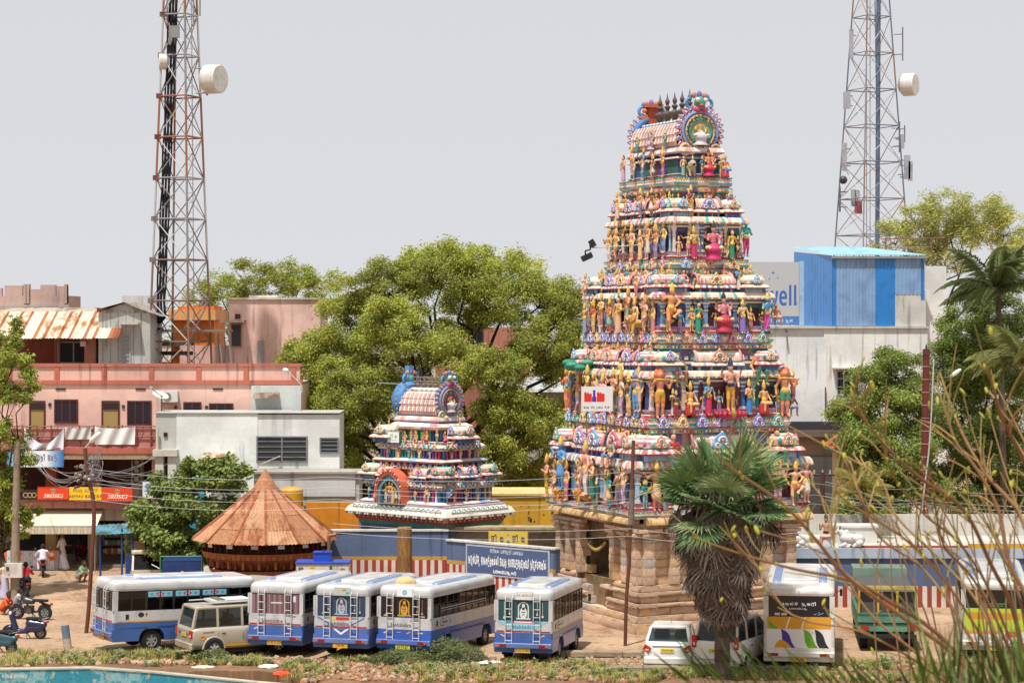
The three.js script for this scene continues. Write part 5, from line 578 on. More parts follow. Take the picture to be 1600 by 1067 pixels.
simpleBlock('pink_tower_block','tall plain pink block behind the pink building, beside the big tree',124,357,500,468,'#e8c2b6',5,(o,U,Y)=>{part('parapet_cap',new G().bx(U(355),U(502),Y(468),Y(465),-5.1,0.1,'#cfc4b8'),M.plaster,o);part('stair_head',new G().bx(U(385),U(430),Y(465),Y(461),-3,-1,'#d8d4cc'),M.plaster,o);win(o,U(369),Y(524),0.0,0.62,1.3,{name:'door',frame:'#b8866a',pane:'#3a3c40'});win(o,U(371),Y(494),0,0.28,0.24,{t:0.04});part('canopy',new G().bx(U(345),U(384),Y(504),Y(500),-0.1,0.9,'#a08878'),M.plaster,o);part('grey_stain_pier',new G().bx(U(402),U(412),0,Y(532),0,0.2,'#a8a4a2'),M.plaster,o);part('low_wall',new G().bx(U(280),U(357),0,Y(540),-0.3,-0.05,'#d8b0a4'),M.plaster,o);part('ladder',new G().bar(V(U(346),Y(578),0.5),V(U(340),Y(525),0.1),0.03,'#777').bar(V(U(358),Y(578),0.5),V(U(350),Y(525),0.1),0.03,'#777'),M.paint,o);});
simpleBlock('orange_building','orange house with pale roof band behind the lattice mast',131,268,334,500,'#d98238',5,(o,U,Y)=>{part('roof_band',new G().bx(U(264),U(338),Y(500),Y(484),-5.2,0.5,'#e0a468'),M.plaster,o);part('upper_wall',new G().bx(U(275),U(332),Y(484),Y(478),-4,-0.5,'#d8762c'),M.plaster,o);part('dark_awning',new G().bx(U(240),U(302),Y(540),Y(534),0,1.4,'#5a4a40'),M.plaster,o);});
simpleBlock('parapet_house','weathered pink roof wall with notched top at the far left',128,-30,104,462,'#c4a8a0',4,(o,U,Y)=>{for(const[a,b,t]of[[-30,2,450],[6,34,446],[46,62,452],[62,86,445],[88,104,447]])part('notched_panel',new G().bx(U(a),U(b),Y(462),Y(t),-0.3,0,'#c8aca4'),M.plaster,o);for(const px of[36,41,100])part('post',new G().bx(U(px),U(px+4),Y(474),Y(444),-0.4,0.12,'#bfa69c'),M.plaster,o);part('ledge',new G().bx(U(-30),U(108),Y(480),Y(476),-0.2,0.3,'#b8b0a8'),M.plaster,o);});
simpleBlock('small_roof_house','small white roof house behind the grey shed',126,190,236,462,'#cfcfcc',3);
simpleBlock('brick_house','red brick house glimpsed through the big tree',142,680,830,512,'#a8705c',6,(o,U,Y)=>{part('white_top',new G().bx(U(690),U(760),Y(512),Y(470),-4,-0.5,'#d0d4d8'),M.plaster,o);win(o,U(745),Y(525),0,0.8,1.2,{cols:2});part('red_post',new G().bx(U(744),U(752),Y(512),Y(505),-0.3,0,'#b03a34'),M.plaster,o);});
simpleBlock('tin_roof_house','long low house with pale sheet roof behind the big tree',136,760,900,610,'#a8a49c',5,(o,U,Y)=>{part('sheet_roof',new G().quad(V(U(755),Y(612),0.5),V(U(905),Y(612),0.5),V(U(905),Y(592),-5),V(U(755),Y(592),-5),'#b8c4c4'),M.rust,o);});
{
const D=126,X=(px)=>(px-CX)*D/F,Y=(py)=>EYE-(py-HY)*D/F,ox=X(1340),U=(px)=>X(px)-ox,o=thing('white_building','tall white blank-walled building with a blue sheet shed on its roof','building',V(ox,0,-D));
part('wall',new G().bx(U(1185),U(1288),0,Y(511),-8,-0.06,'#e4e7ea'),M.plaster,o);part('wall',new G().bx(U(1288),U(1450),0,Y(511),-8,0,'#e9e9e6'),M.plaster,o);part('ledge',new G().bx(U(1185),U(1452),Y(513),Y(509.5),-8.1,0.12,'#c4c2bc'),M.plaster,o);part('wall',new G().bx(U(1400),U(1486),0,Y(415),-8.2,-1.2,'#e8e8e8'),M.plaster,o);part('wall',new G().bx(U(1392),U(1448),Y(510),Y(455),-1.2,-0.1,'#cfcfc9'),M.plaster,o);
win(o,U(1325),Y(598),0,U(1343)-U(1307),Y(578)-Y(617),{cols:3,frame:'#cfcdc8',bars:10,rows:3,barC:'#777',shade:0.5});part('drain_pipe',new G().bar(V(U(1290),Y(650),0.12),V(U(1290),Y(605),0.12),0.04,'#5a5a58'),M.paint,o);part('spout',new G().bar(V(U(1228),Y(513),0),V(U(1228),Y(518),0.4),0.05,'#444'),M.paint,o);
const sh=thing('blue_shed','bright blue corrugated sheet shed on the roof of the white building','shed',V(X(1350),Y(509),-D)),SX=(px)=>X(px)-X(1350),yb=0,yt=Y(402)-Y(509),yL=Y(392)-Y(509);
const band=(a,b,y0,y1,col)=>{const g=new G(),n=Math.max(4,Math.round((b-a)/0.11));for(let k=0;k<n;k++){const x0=a+(b-a)*k/n,x1=a+(b-a)*(k+1)/n,z0=-0.1+(k % 2)*0.035,z1=-0.1+((k+1)% 2)*0.035;g.quad(V(x0,y0,z0),V(x1,y0,z1),V(x1,y1,z1),V(x0,y1,z0),col);}return part('wall_sheet',g,M.car,sh);};
band(SX(1301),SX(1308),yb,yt,'#2a84d4');for(let k=0;k<4;k++)band(SX(1308+k*15.25),SX(1308+(k+1)*15.25),yb,yt,jit('#86acdc',0.03));band(SX(1369),SX(1400),yb,yt,'#1f84d8');band(SX(1400),SX(1440),Y(460)-Y(509),yt,'#86acdc');band(SX(1440),SX(1446),Y(468)-Y(509),yt,'#2a84d4');
const side=new G(),n=26;for(let k=0;k<n;k++){const t=(v)=>V(SX(1301)+(SX(1259)-SX(1301))*v+0.0,0,-0.1-5*v),a=t(k/n),b=t((k+1)/n),h0=yt+(yL-yt)*k/n+0.1,h1=yt+(yL-yt)*(k+1)/n+0.1,w=(k % 2)*0.04;side.quad(V(b.x,0,b.z+w),V(a.x,0,a.z+0.04-w),V(a.x,h0,a.z+0.04-w),V(b.x,h1,b.z+w),'#2a8be0');}part('side_sheet',side,M.car,sh);
const rf=new G();corrugated(rf,SX(1449)-SX(1300),1,(k)=>jit('#93c6dc',0.03),60,0.05,(p)=>{const u=p.x/(SX(1449)-SX(1300))+0.5;return V(SX(1258)+(SX(1300)-SX(1258))*p.z+u*(SX(1449)-SX(1300))-(1-p.z)*u*1.2,yL+0.35+(yt+0.1-yL-0.35)*p.z+p.y,-5.4+5.6*p.z);});part('roof_sheet',rf,M.car,sh);part('fascia',new G().bx(SX(1300),SX(1449),yt-0.06,yt+0.06,0.02,0.1,'#d5dee4'),M.car,sh);
part('core',new G().bx(SX(1303),SX(1398),0.01,yt-0.2,-4.5,-0.2,'#38506a'),M.plaster,sh);
const rl=solo('roof_railing',new G().bar(V(0,0.0,0),V(0,1.0,0),0.04,'#7a5a48').bar(V(2.6,0,0),V(2.6,1.0,0),0.04,'#7a5a48').bar(V(-0.2,0.9,0),V(3.4,0.95,0),0.035,'#7a4a3c').bar(V(0,0.4,0),V(2.6,0.45,0),0.025,'#8a6a58').bar(V(1.2,0,0),V(0.7,1.1,0),0.04,'#8a8a8c'),M.paint,'rusty pipe railing on the roof above the blue shed','railing');rl.position.copy(P(1385,398,D+5));
const bl=thing('billboard','grey billboard with large blue lettering at the roof edge of the white building','billboard',V(X(1215),Y(508),-D-0.5)),BX=(px)=>X(px)-X(1215),bw=BX(1257)-BX(1130),bc=(BX(1257)+BX(1130))/2,bh=Y(409)-Y(508);part('panel',new G().box(bw,bh,0.2,bc,bh/2,0,'#a9adb2'),M.paint,bl);part('edge_sheet',new G().bx(BX(1251),BX(1258),0,bh+0.05,0.105,0.16,'#9fc0dc'),M.paint,bl);
decal('lettering',bw-0.25,bh-0.02,printMat(canvasTex(1024,800,(x,w,h)=>{x.fillStyle='#b4b6b8';x.fillRect(0,0,w,h);x.fillStyle='#4a77ae';x.fillRect(0,h*0.86,w,h*0.14);x.fillStyle='#3d64a8';x.font='bold 300px sans-serif';x.save();x.translate(w*0.02,h*0.69);x.scale(0.72,1.15);x.fillText('sleepwell',0,0);x.restore();x.fillStyle='#3d64a8';for(const[a,b,r]of[[0.66,0.17,26],[0.61,0.27,16],[0.72,0.25,14]]){x.beginPath();for(let k=0;k<8;k++){const q=k % 2?r*0.3:r,t=k*Math.PI/4;x.lineTo(w*a+q*Math.sin(t),h*b-q*1.5*Math.cos(t));}x.fill();}tamil(x,'ma-A-ta-i-ra na-i-la-A ta-u-lla',w*0.5,h*0.905,44,'#c8d4e4',1.4,430);x.strokeStyle='#3d64a8';x.lineWidth=4;x.beginPath();x.arc(w*0.965,h*0.66,16,0,7);x.stroke();x.font='20px sans-serif';x.fillStyle='#3d64a8';x.fillText('R',w*0.957,h*0.668);}),0.5),bl,bc-0.1,bh/2,0.104);
}
simpleBlock('old_building','old soot-stained plaster building with a dark parapet beside the gate tower',119,1215,1340,680,'#a08a78',6,(o,U,Y)=>{part('dark_parapet',new G().bx(U(1215),U(1329),Y(672),Y(659),-0.5,0.1,'#3c3a40'),M.plaster,o);part('eave',new G().bx(U(1215),U(1326),Y(682),Y(673),-0.4,0.45,'#6e6358'),M.plaster,o);part('doorway',new G().bx(U(1258),U(1340),0,Y(712),0,0.06,'#55504e'),M.plaster,o);part('doorway_dark',new G().bx(U(1304),U(1326),0,Y(722),0.06,0.1,'#1c1a1c'),M.plaster,o);const d=new G();for(let k=0;k<40;k++)d.box(0.06,0.06,0.06,U(1218+k*2.7),Y(671),0.14,'#4a3c34');part('dentil_row',d,M.plaster,o);});
{const D=113,c=P(1350,705,D),o=thing('shrine_kiosk','little kiosk with orange tiled roof and green edge below the white building','kiosk',V(c.x,0,-D-1.4)),y0=c.y,g=new G(),y1=P(0,672,D+1.4).y;const col=()=>jit('#d0653f',0.1);part('wall',new G().bx(-1.2,1.2,0,y0,-1,1,'#cdb890'),M.plaster,o);part('green_edge',new G().bx(-1.6,1.6,y0,y0+0.16,-1.4,1.4,'#2f8a66'),M.paint,o);const N=5;for(let j=0;j<N;j++)for(const s of[0,1,2,3]){const f=(t)=>1.6*(1-t)+0.5*t,t0=j/N,t1=(j+1.08)/N,a=f(t0),b=f(Math.min(1,t1)),ya=y0+0.17+(y1-y0)*t0,yb=y0+0.17+(y1-y0)*Math.min(1,t1)+0.02,r=(x,y,z)=>V(x,y,z).applyAxisAngle(V(0,1,0),s*Math.PI/2);part('tile_course',new G().quad(r(-a,ya,a),r(a,ya,a),r(b,yb,b),r(-b,yb,b),col()),M.rust,o);}part('ridge',new G().bx(-0.55,0.55,y1+0.16,y1+0.3,-0.55,0.55,'#b8583a'),M.rust,o);}
// ---------------------------------------------------------------- covered temple car under a conical tin roof
seed(41);
{const D=99,c=P(414,0,D),o=thing('tin_roof_pavilion','conical rusty tin roof over a carved wooden temple car','pavilion',V(c.x,0,-D)),ye=P(0,838,D).y-0.1,ya=5.0,N=14,rad=(t)=>3.2*(1-t)+0.42*t,rows=[0,0.26,0.52,0.8,1.0];
for(let k=0;k<N;k++)for(let j=0;j<4;j++){
const a0=(k/N)*2*Math.PI+0.11,a1=((k+1)/N)*2*Math.PI+0.11,t0=rows[j]+(j?rr(-0.03,0.01):0),t1=Math.min(1,rows[j+1]+rr(0.0,0.04)),g=new G(),n=Math.max(6,Math.round(18-j*3)),lift=0.02*(4-j)*0+j*0.012+rr(0,0.025),col=jit(pick(['#b98560','#c2906a','#ae7c58','#c89c78']),0.08);
const pt=(u,t)=>{const r=rad(t),p0=V(Math.cos(a0)*r,0,Math.sin(a0)*r),p1=V(Math.cos(a1)*r,0,Math.sin(a1)*r),q=p0.lerp(p1,u);q.y=ye+(ya-ye)*t+lift;return q;};
for(let i=0;i<n;i++){const f=(m)=>((m % 2)?0.03:0),A=pt(i/n,t0),Bq=pt((i+1)/n,t0),Cq=pt((i+1)/n,t1),Dq=pt(i/n,t1);A.y+=f(i);Dq.y+=f(i);Bq.y+=f(i+1);Cq.y+=f(i+1);g.quad(Bq,A,Dq,Cq,jit(col,0.06));}
part('roof_sheet',g,M.rust,o);
}
for(let k=0;k<N;k++){const a=(k/N)*2*Math.PI+0.11,p=(t)=>V(Math.cos(a)*rad(t),ye+(ya-ye)*t+0.06,Math.sin(a)*rad(t));part('ridge_strip',new G().rod(p(0.0),p(0.98),0.1,0.03,jit('#a35e3a',0.1)),M.rust,o);}
part('cap_cone',new G().cyl(0.62,0.02,0.95,0,ya-0.12,0,'#b98058',N),M.rust,o);
const wood=(r0,r1,y0,y1,col)=>new G().lathe([[r0,y0],[r1,y1]],0,0,0,col,16);
const tiers=[[1.7,1.75,0.5,0.95,'#6e3c26'],[2.0,2.05,0.95,1.15,'#965434'],[1.8,2.3,1.15,1.5,'#7a4228'],[2.4,2.45,1.5,1.66,'#a05c38'],[2.1,2.6,1.66,2.15,'#84482c'],[2.7,2.75,2.15,2.4,'#a8623c'],[2.5,2.5,2.4,2.9,'#40201a']];for(const t of tiers)part('carved_tier',wood(...t),M.bark,o);
const fr=new G();for(let k=0;k<44;k++){const a=k/44*2*Math.PI;fr.box(0.1,0.34,0.1,Math.cos(a)*2.42,1.9,Math.sin(a)*2.42,k % 2?'#b06a42':'#7a4228',0,-a);fr.box(0.08,0.3,0.08,Math.cos(a)*2.1,1.34,Math.sin(a)*2.1,k % 2?'#a8623c':'#7a4228',0,-a);fr.box(0.07,0.44,0.07,Math.cos(a)*2.54,2.64,Math.sin(a)*2.54,k % 2?'#6a3824':'#4a2418',0,-a);}part('carved_brackets',fr,M.bark,o);
for(let k=0;k<16;k++){const a=k/16*2*Math.PI+0.05;const m=part('hanging_tag',new G().box(0.28,0.16,0.01,0,0,0,pick(['#cfc8bc','#bcb4a6','#d8d2c8'])),M.matte,o);m.position.set(Math.cos(a)*2.86,2.72,Math.sin(a)*2.86);m.rotation.y=Math.PI/2-a;part('tag_cord',new G().bar(V(0,0.07,0),V(0,0.3,0),0.006,'#777'),M.matte,m);}
for(let k=0;k<10;k++){const a=k/10*2*Math.PI+0.2;part('roof_post',new G().bar(V(Math.cos(a)*2.2,0,Math.sin(a)*2.2),V(Math.cos(a)*2.2,ye+0.6,Math.sin(a)*2.2),0.05,'#5a3a2c'),M.steel,o);}
const wh=new THREE.CylinderGeometry(0.75,0.75,0.3,20);for(const[x,z,r]of[[-1.3,1.5,0.3],[1.3,1.5,-0.3],[-1.3,-1.5,0],[1.3,-1.5,0]]){const m=part('wheel',new G().add(nonIdx(wh),null,'#5a3524'),M.bark,o);m.position.set(x,0.75,z);m.rotation.set(0,r,Math.PI/2);part('hub',new G().cyl(0.2,0.2,0.4,0,-0.2,0,'#2a2220',10),M.bark,m);}part('carriage',new G().bx(-1.5,1.5,0.45,0.7,-1.9,1.9,'#3a2018'),M.bark,o);
}
{const D=95,c=P(505,0,D),o=thing('generator_cabinet','cream steel cabinet with a blue top edge and blue tank, beside the temple wall','cabinet',V(c.x,0,-D)),yt=P(0,876,D).y,w=1.08;part('casing',new G().bx(-w,w,0.12,yt-0.1,-0.6,0.6,'#d8d0be'),M.paint,o);part('top_edge',new G().bx(-w-0.03,w+0.03,yt-0.1,yt,-0.63,0.63,'#3a56b0'),M.paint,o);part('louvre',new G().bx(-w+0.1,-w+0.3,yt-0.8,yt-0.2,0.6,0.62,'#7a7468').bx(w-0.35,w-0.15,yt-0.6,yt-0.25,0.6,0.62,'#8a8478'),M.paint,o);part('label_plate',new G().bx(-0.5,-0.32,yt-0.35,yt-0.15,0.6,0.615,'#d8b03a').bx(0.3,0.4,yt-0.3,yt-0.15,0.6,0.615,'#555'),M.paint,o);part('skid',new G().bx(-w,w,0,0.12,-0.5,0.5,'#444'),M.paint,o);part('blue_tank',new G().bx(-0.38,0.32,yt,yt+0.34,-0.3,0.3,'#2450c0').bx(-0.41,0.35,yt+0.34,yt+0.38,-0.33,0.33,'#1f46a8').cyl(0.06,0.06,0.07,0,yt+0.38,0,'#1f46a8',8),M.paint,o);part('exhaust_pipe',new G().bar(V(0.2,yt,-0.3),V(0.2,yt+1.0,-0.3),0.07,'#8a5a3c',8).bar(V(0.2,yt+1.0,-0.3),V(0.5,yt+1.05,-0.3),0.07,'#8a5a3c',8),M.paint,o);}
// ---------------------------------------------------------------- lattice masts
const unitBar=new THREE.CylinderGeometry(1,1,1,6);
function barMesh(parent,name,p,q,r,mat){const d=q.clone().sub(p),L=d.length(),m=part(name,unitBar,mat,parent);m.position.copy(p).addScaledVector(d,0.5);m.quaternion.setFromUnitVectors(V(0,1,0),d.divideScalar(L));m.scale.set(r,L,r);return m;}
const mastMat=(c)=>new THREE.MeshStandardMaterial({color:new THREE.Color(...C(c)),roughness:0.6,metalness:0.25});
const MM={rust:mastMat('#8a6a58'),grey:mastMat('#8c8a8c'),red:mastMat('#9a644c'),pale:mastMat('#b9b6b2'),black:mastMat('#15151d'),blue:mastMat('#5f6f86')};
function mast(o,y0,y1,wAt,turn,bays,legMat,r){
const c=(k,y)=>{const a=wAt(y)/2,s=[[-1,1],[1,1],[1,-1],[-1,-1]][k];return V(s[0]*a,y,s[1]*a).applyAxisAngle(V(0,1,0),turn);};
for(let b=0;b<bays;b++){const ya=y0+(y1-y0)*b/bays,yb=y0+(y1-y0)*(b+1)/bays;
for(let k=0;k<4;k++){const n=(k+1)% 4;barMesh(o,'leg',c(k,ya),c(k,yb),r,legMat(b,k));barMesh(o,'horizontal_brace',c(k,yb),c(n,yb),r*0.7,legMat(b,k+1));barMesh(o,'diagonal_brace',c(k,ya),c(n,yb),r*0.52,(b+k)% 3?MM.grey:MM.pale);barMesh(o,'diagonal_brace',c(n,ya),c(k,yb),r*0.52,(b+k)% 2?MM.pale:MM.rust);}}
return c;
}
function drum(parent,p,r,d,yaw,name='drum_antenna'){const g=new G();g.add(nonIdx(new THREE.CylinderGeometry(r,r,d,26)),trs(0,0,0,Math.PI/2),'#d6d4cc').add(nonIdx(new THREE.CylinderGeometry(r*0.62,r,d*0.35,26)),trs(0,0,-d*0.67,-Math.PI/2),'#b8b6ae').add(nonIdx(new THREE.CylinderGeometry(r*0.9,r*0.97,d*0.12,26)),trs(0,0,d*0.55,Math.PI/2),'#e2e0d8');const m=part(name,g,M.paint,parent);m.position.copy(p);m.rotation.y=yaw;return m;}
{const D=119.2,c=P(281,0,D),Y=(py)=>EYE-(py-HY)*D/F,y0=8.98,y1=Y(-40),w=(y)=>2.42+(1.24-2.42)*(y-y0)/(Y(0)-y0),o=thing('lattice_mast','tall rust-streaked lattice mast with black cables on the pink roof','mast',V(c.x,y0,-D)),X=(px)=>(px-281)*D/F;
const cr=mast(o,0,y1-y0,(y)=>w(y+y0),R(-22),10,(b,k)=>(b<3?MM.rust:b===5||b===6?MM.red:b===9?MM.red:k % 2?MM.grey:MM.pale),0.06);
for(let k=0;k<4;k++)part('foot_plate',new G().box(0.4,0.06,0.4,cr(k,0).x,0.03,cr(k,0).z,'#777'),M.steel,o);
const cab=(x0,x1,r)=>{const pts=[];for(let i=0;i<=18;i++){const t=i/18,y=3.2+(y1-y0-3.2)*t,p=cr(0,y);pts.push(V(p.x+0.42+x0*1+0.03*Math.sin(i*2+x0*40),y,p.z-0.3));}pts.unshift(V(cr(0,3).x+0.4+x0,2.75,0.2),V(cr(0,3).x-0.6,2.7+x0,0.3));return new THREE.TubeGeometry(new THREE.CatmullRomCurve3(pts),60,r,5);};
for(const x of[-0.16,-0.08,0,0.08,0.16,0.24])part('cable',cab(x,x,0.05),MM.black,o);
for(const s of[0.0,0.36])barMesh(o,'ladder_rail',V(0.35+s,0,-0.2),V(0.25+s*0.8,y1-y0,-0.2),0.022,MM.grey);for(let k=0;k<46;k++)barMesh(o,'ladder_rung',V(0.32,k*0.5+0.3,-0.2),V(0.68,k*0.5+0.3,-0.2),0.012,MM.grey);
part('platform',new G().bx(-1.3,2.6,2.6,2.72,-1.1,0.6,'#8a8480').bx(-1.0,0.6,1.4,1.6,-0.5,0.2,'#2c2a2c'),M.steel,o);for(const x of[2.0,2.5])barMesh(o,'stay',V(x,2.6,0.3),V(x+0.35,0,0.5),0.03,MM.grey);
drum(o,V(X(335),Y(125)-y0,0.5),0.76,0.72,R(62));drum(o,V(X(255),Y(97)-y0,0.3),0.42,0.35,R(-75));for(const py of[107,146])barMesh(o,'mount_arm',V(X(306),Y(py)-y0,0.2),V(X(328),Y(py)-y0,0.3),0.04,MM.grey);barMesh(o,'mount_pipe',V(X(324),Y(150)-y0,0.3),V(X(324),Y(102)-y0,0.3),0.06,MM.grey);
part('equipment_box',new G().box(0.42,0.6,0.3,X(277),Y(53)-y0,0.9,'#8f8d8c').box(0.1,1.0,0.1,X(269),Y(58)-y0,0.95,'#8a8480'),M.paint,o);for(const[px,py,h]of[[262,20,1.4],[303,20,1.5],[313,8,1.2]])barMesh(o,'whip_antenna',V(X(px),Y(py)-y0-h/2,0.3),V(X(px),Y(py)-y0+h/2,0.3),0.045,MM.grey);
for(let k=1;k<10;k++)part('gusset_plate',new G().box(0.34,0.26,0.06,cr(0,(y1-y0)*k/10).x,(y1-y0)*k/10,cr(0,(y1-y0)*k/10).z+0.05,k>4&&k<8?'#8a5440':'#8a8684'),M.steel,o);
}
{const D=165,c=P(1362,0,D),Y=(py)=>EYE-(py-HY)*D/F,y1=Y(-30),w=(y)=>3.9+(1.85-3.9)*(y-16)/(Y(0)-16),o=thing('lattice_mast','distant grey lattice mast hung with panel antennas behind the blue shed','mast',V(c.x,0,-D)),X=(px)=>(px-1362)*D/F;
mast(o,0,y1,(y)=>w(Math.max(y,4)),R(24),14,(b,k)=>((b+k)% 4===0?MM.rust:k % 2?MM.blue:MM.grey),0.055);barMesh(o,'cable_trunk',V(0.3,0,0.3),V(0.5,y1,0.2),0.17,MM.blue);for(const s of[-0.35,-0.1])barMesh(o,'ladder_rail',V(s,0,0.1),V(s,y1,0.1),0.03,MM.grey);
drum(o,V(X(1420),Y(133),0.4),0.82,0.8,R(60));barMesh(o,'mount_arm',V(X(1402),Y(133),0.2),V(X(1412),Y(133),0.3),0.06,MM.grey);
for(const[px,py,h,wd]of[[1329,70,2.1,0.28],[1322,158,1.2,0.5],[1318,246,2.0,0.36],[1332,310,1.2,0.3],[1408,222,1.0,0.3],[1416,262,1.7,0.42],[1409,70,2.4,0.06],[1311,312,1.8,0.12],[1338,315,1.6,0.35],[1404,215,2.2,0.08],[1421,268,1.4,0.3],[1412,210,1.2,0.06]]){const yy=Y(py);part('panel_antenna',new G().box(wd,h,0.2,X(px),yy,0.6,wd>0.2?'#a6a8b0':'#6a6a70'),M.paint,o);barMesh(o,'mount_arm',V(X(px),yy+h*0.3,0.5),V(X(px)*0.75,yy+h*0.3,0.2),0.04,MM.grey);barMesh(o,'mount_arm',V(X(px),yy-h*0.3,0.5),V(X(px)*0.75,yy-h*0.3,0.2),0.04,MM.grey);}part('red_box',new G().box(0.5,0.9,0.3,X(1339),Y(325),0.9,'#a05050').sph(0.3,X(1316),Y(282),0.7,'#3a3a40'),M.paint,o);
}
// ---------------------------------------------------------------- poles, street lamps, wires
const tube=(pts,r,n=24)=>new THREE.TubeGeometry(new THREE.CatmullRomCurve3(pts),n,r,6);
const iron=mastMat('#6a4030'),conc=new THREE.MeshStandardMaterial({color:new THREE.Color(...C('#968a7a')),roughness:0.95,map:T.stone});
const lampHead=(parent,p,q,r)=>{const d=q.clone().sub(p),g=new G(),L=d.length();g.add(nonIdx(new THREE.SphereGeometry(1,12,8)),trs(0,0,0,0,0,0,L/2,r,r*1.3),'#dedcd6');const m=part('lamp_head',g,M.lamp,parent);m.position.copy(p).addScaledVector(d,0.5);m.quaternion.setFromUnitVectors(V(1,0,0),d.normalize());};
{const D=90,b=P(137,0,D),o=thing('street_pole','leaning rusty iron pole with street lamp and tangled wires beside the leftmost bus','pole',V(b.x,0,-D)),Q=(px,py,dz=0)=>{const p=P(px,py,D);return V(p.x-b.x,p.y,dz);};
part('shaft',tube([Q(133.5,996).setY(-0.1),Q(137,960),Q(142,880),Q(146,800),Q(143,770),Q(136,745),Q(132,700)],0.085,30),iron,o);part('cross_arm',tube([Q(115,762),Q(130,757),Q(152,752)],0.06),iron,o);part('lamp_arm',tube([Q(130,708),Q(133,700),Q(143,686)],0.03),MM.pale,o);lampHead(o,Q(139,692,0),Q(157,675,0.1),0.12);
seed(8);for(let k=0;k<16;k++)part('insulator',new G().sph(rr(0.05,0.11),0,0,0,pick(['#5a4a44','#8a7a70','#c8c0b8','#3a3230'])),M.paint,o).position.copy(Q(rr(118,153),rr(728,752),rr(-0.2,0.2)));for(let k=0;k<9;k++)part('wire_coil',tube([Q(rr(124,134),rr(730,742),rr(-0.1,0.1)),Q(rr(136,158),rr(700,730),rr(-0.2,0.2)),Q(rr(140,158),rr(735,752),rr(-0.2,0.2)),Q(rr(126,140),rr(742,756),0.1)],0.014),MM.grey,o);}
{const D=101,b=P(22,0,D),o=thing('concrete_pole','grey concrete pole with a meter box at the left edge','pole',V(b.x,0,-D)),Y=(py)=>EYE-(py-HY)*D/F;part('shaft',new G().cyl(0.2,0.14,Y(690),0,0,0,'#97897a',10,0,0,-0.015),M.stone,o);part('meter_box',new G().box(0.75,0.62,0.3,0.02,Y(890),0.25,'#d8d2c6'),M.paint,o);part('meter_glass',new G().box(0.12,0.16,0.02,-0.22,Y(887),0.41,'#444'),M.paint,o);part('cross_arm',new G().bar(V(-0.5,Y(705),0),V(0.5,Y(700),0),0.05,'#555'),M.paint,o);part('bracket',new G().bar(V(0,Y(712),0),V(0.4,Y(700),0),0.03,'#555'),M.paint,o);}
{const D=86.5,b=P(980,0,D),o=thing('thin_iron_pole','thin rusty pole with crooked kinks standing before the stone base','pole',V(b.x,0,-D)),Q=(px,py)=>{const p=P(px,py,D);return V(p.x-b.x,p.y,0);};part('shaft',tube([Q(977,1010).setY(-0.1),Q(979,940),Q(983,880),Q(986,800),Q(989,720),Q(990,688)],0.075,40),iron,o);part('cross_arm',tube([Q(975,742),Q(990,738),Q(1008,742)],0.04),iron,o);part('sleeve',new G().bar(Q(986,820),Q(988,765),0.11,'#8a8078',8),M.steel,o);part('stay_rod',tube([Q(990,780),Q(1004,772),Q(1024,768)],0.03),MM.grey,o);}
{const D=106,b=P(1444,0,D),o=thing('segmented_pole','tall dark red ringed pole with a white cable before the right-hand trees','pole',V(b.x,0,-D)),Y=(py)=>EYE-(py-HY)*D/F;for(let k=0;k<18;k++){const y0=k/18*Y(552),y1=(k+1)/18*Y(552);part('segment',new G().cyl(0.21-k*0.003,0.205-k*0.003,y1-y0-0.02,(k/18)*0.12,y0,0,jit('#6e2c26',0.12),12),M.paint,o);part('pale_ring',new G().cyl(0.225-k*0.003,0.225-k*0.003,0.03,(k/18)*0.12,y1-0.025,0,'#b8a498',12),M.paint,o);}part('cap',new G().cyl(0.19,0.15,0.2,0.12,Y(552),0,'#5a2420',12).cyl(0.05,0.03,0.2,0.12,Y(552)+0.2,0,'#333',8),M.paint,o);part('white_cable',tube([V(-0.15,1.0,0.25),V(-0.12,Y(800),0.26),V(0.2,Y(700),0.28),V(0.34,Y(620),0.3),V(0.42,Y(560),0.25)],0.04,30),MM.pale,o);part('lamp_bracket',new G().bar(V(0.3,Y(571),0),V(1.1,Y(570),0),0.03,'#2a2a2a').bar(V(0.3,Y(580),0),V(1.1,Y(579),0),0.03,'#2a2a2a').bar(V(0.9,Y(560),0),V(0.9,Y(600),0),0.04,'#1c1c1c').bar(V(0.3,Y(590),0),V(1.25,Y(590),0),0.04,'#6a4a44'),M.paint,o);lampHead(o,V(1.2,Y(589),0.1),V(1.7,Y(576),0.2),0.1);}
{const D=108,b=P(1286,0,D),o=thing('wooden_pole','short brown pole with cross arm by the old building','pole',V(b.x,0,-D)),Y=(py)=>EYE-(py-HY)*D/F;part('shaft',new G().cyl(0.14,0.11,Y(738),0,0,0,'#5a3a2c',8),M.bark,o);part('cross_arm',new G().bar(V(-0.5,Y(742),0),V(0.7,Y(742),0),0.05,'#4a2c24'),M.paint,o);for(const x of[-0.4,0,0.35,0.6])part('insulator',new G().cyl(0.06,0.03,0.2,x,Y(742)+0.04,0,'#a8a49c',8),M.paint,o);}
{
const D=90.2,o=thing('floodlight_bracket','pair of black floodlights on a thin arm off the tall gate tower','floodlight',P(975,384,D)),Q=(px,py,dz=0)=>P(px,py,D).sub(P(975,384,D)).add(V(0,0,dz));part('arm',tube([Q(1000,381,-1.2),Q(975,384,-0.4),Q(925,387,0)],0.02),MM.pale,o);part('bracket',tube([Q(922,381),Q(922,390),Q(915,392),Q(915,398)],0.035),MM.black,o);const fl=(p,rz,w)=>{const m=part('floodlight',new G().box(w,0.2,0.28,0,0,0,'#1c1c20').box(w*0.9,0.04,0.24,0,-0.11,0,'#3a3a40'),M.paint,o);m.position.copy(p);m.rotation.z=rz;};fl(Q(926,380),R(-60),0.3);fl(Q(917,401),R(25),0.46);}
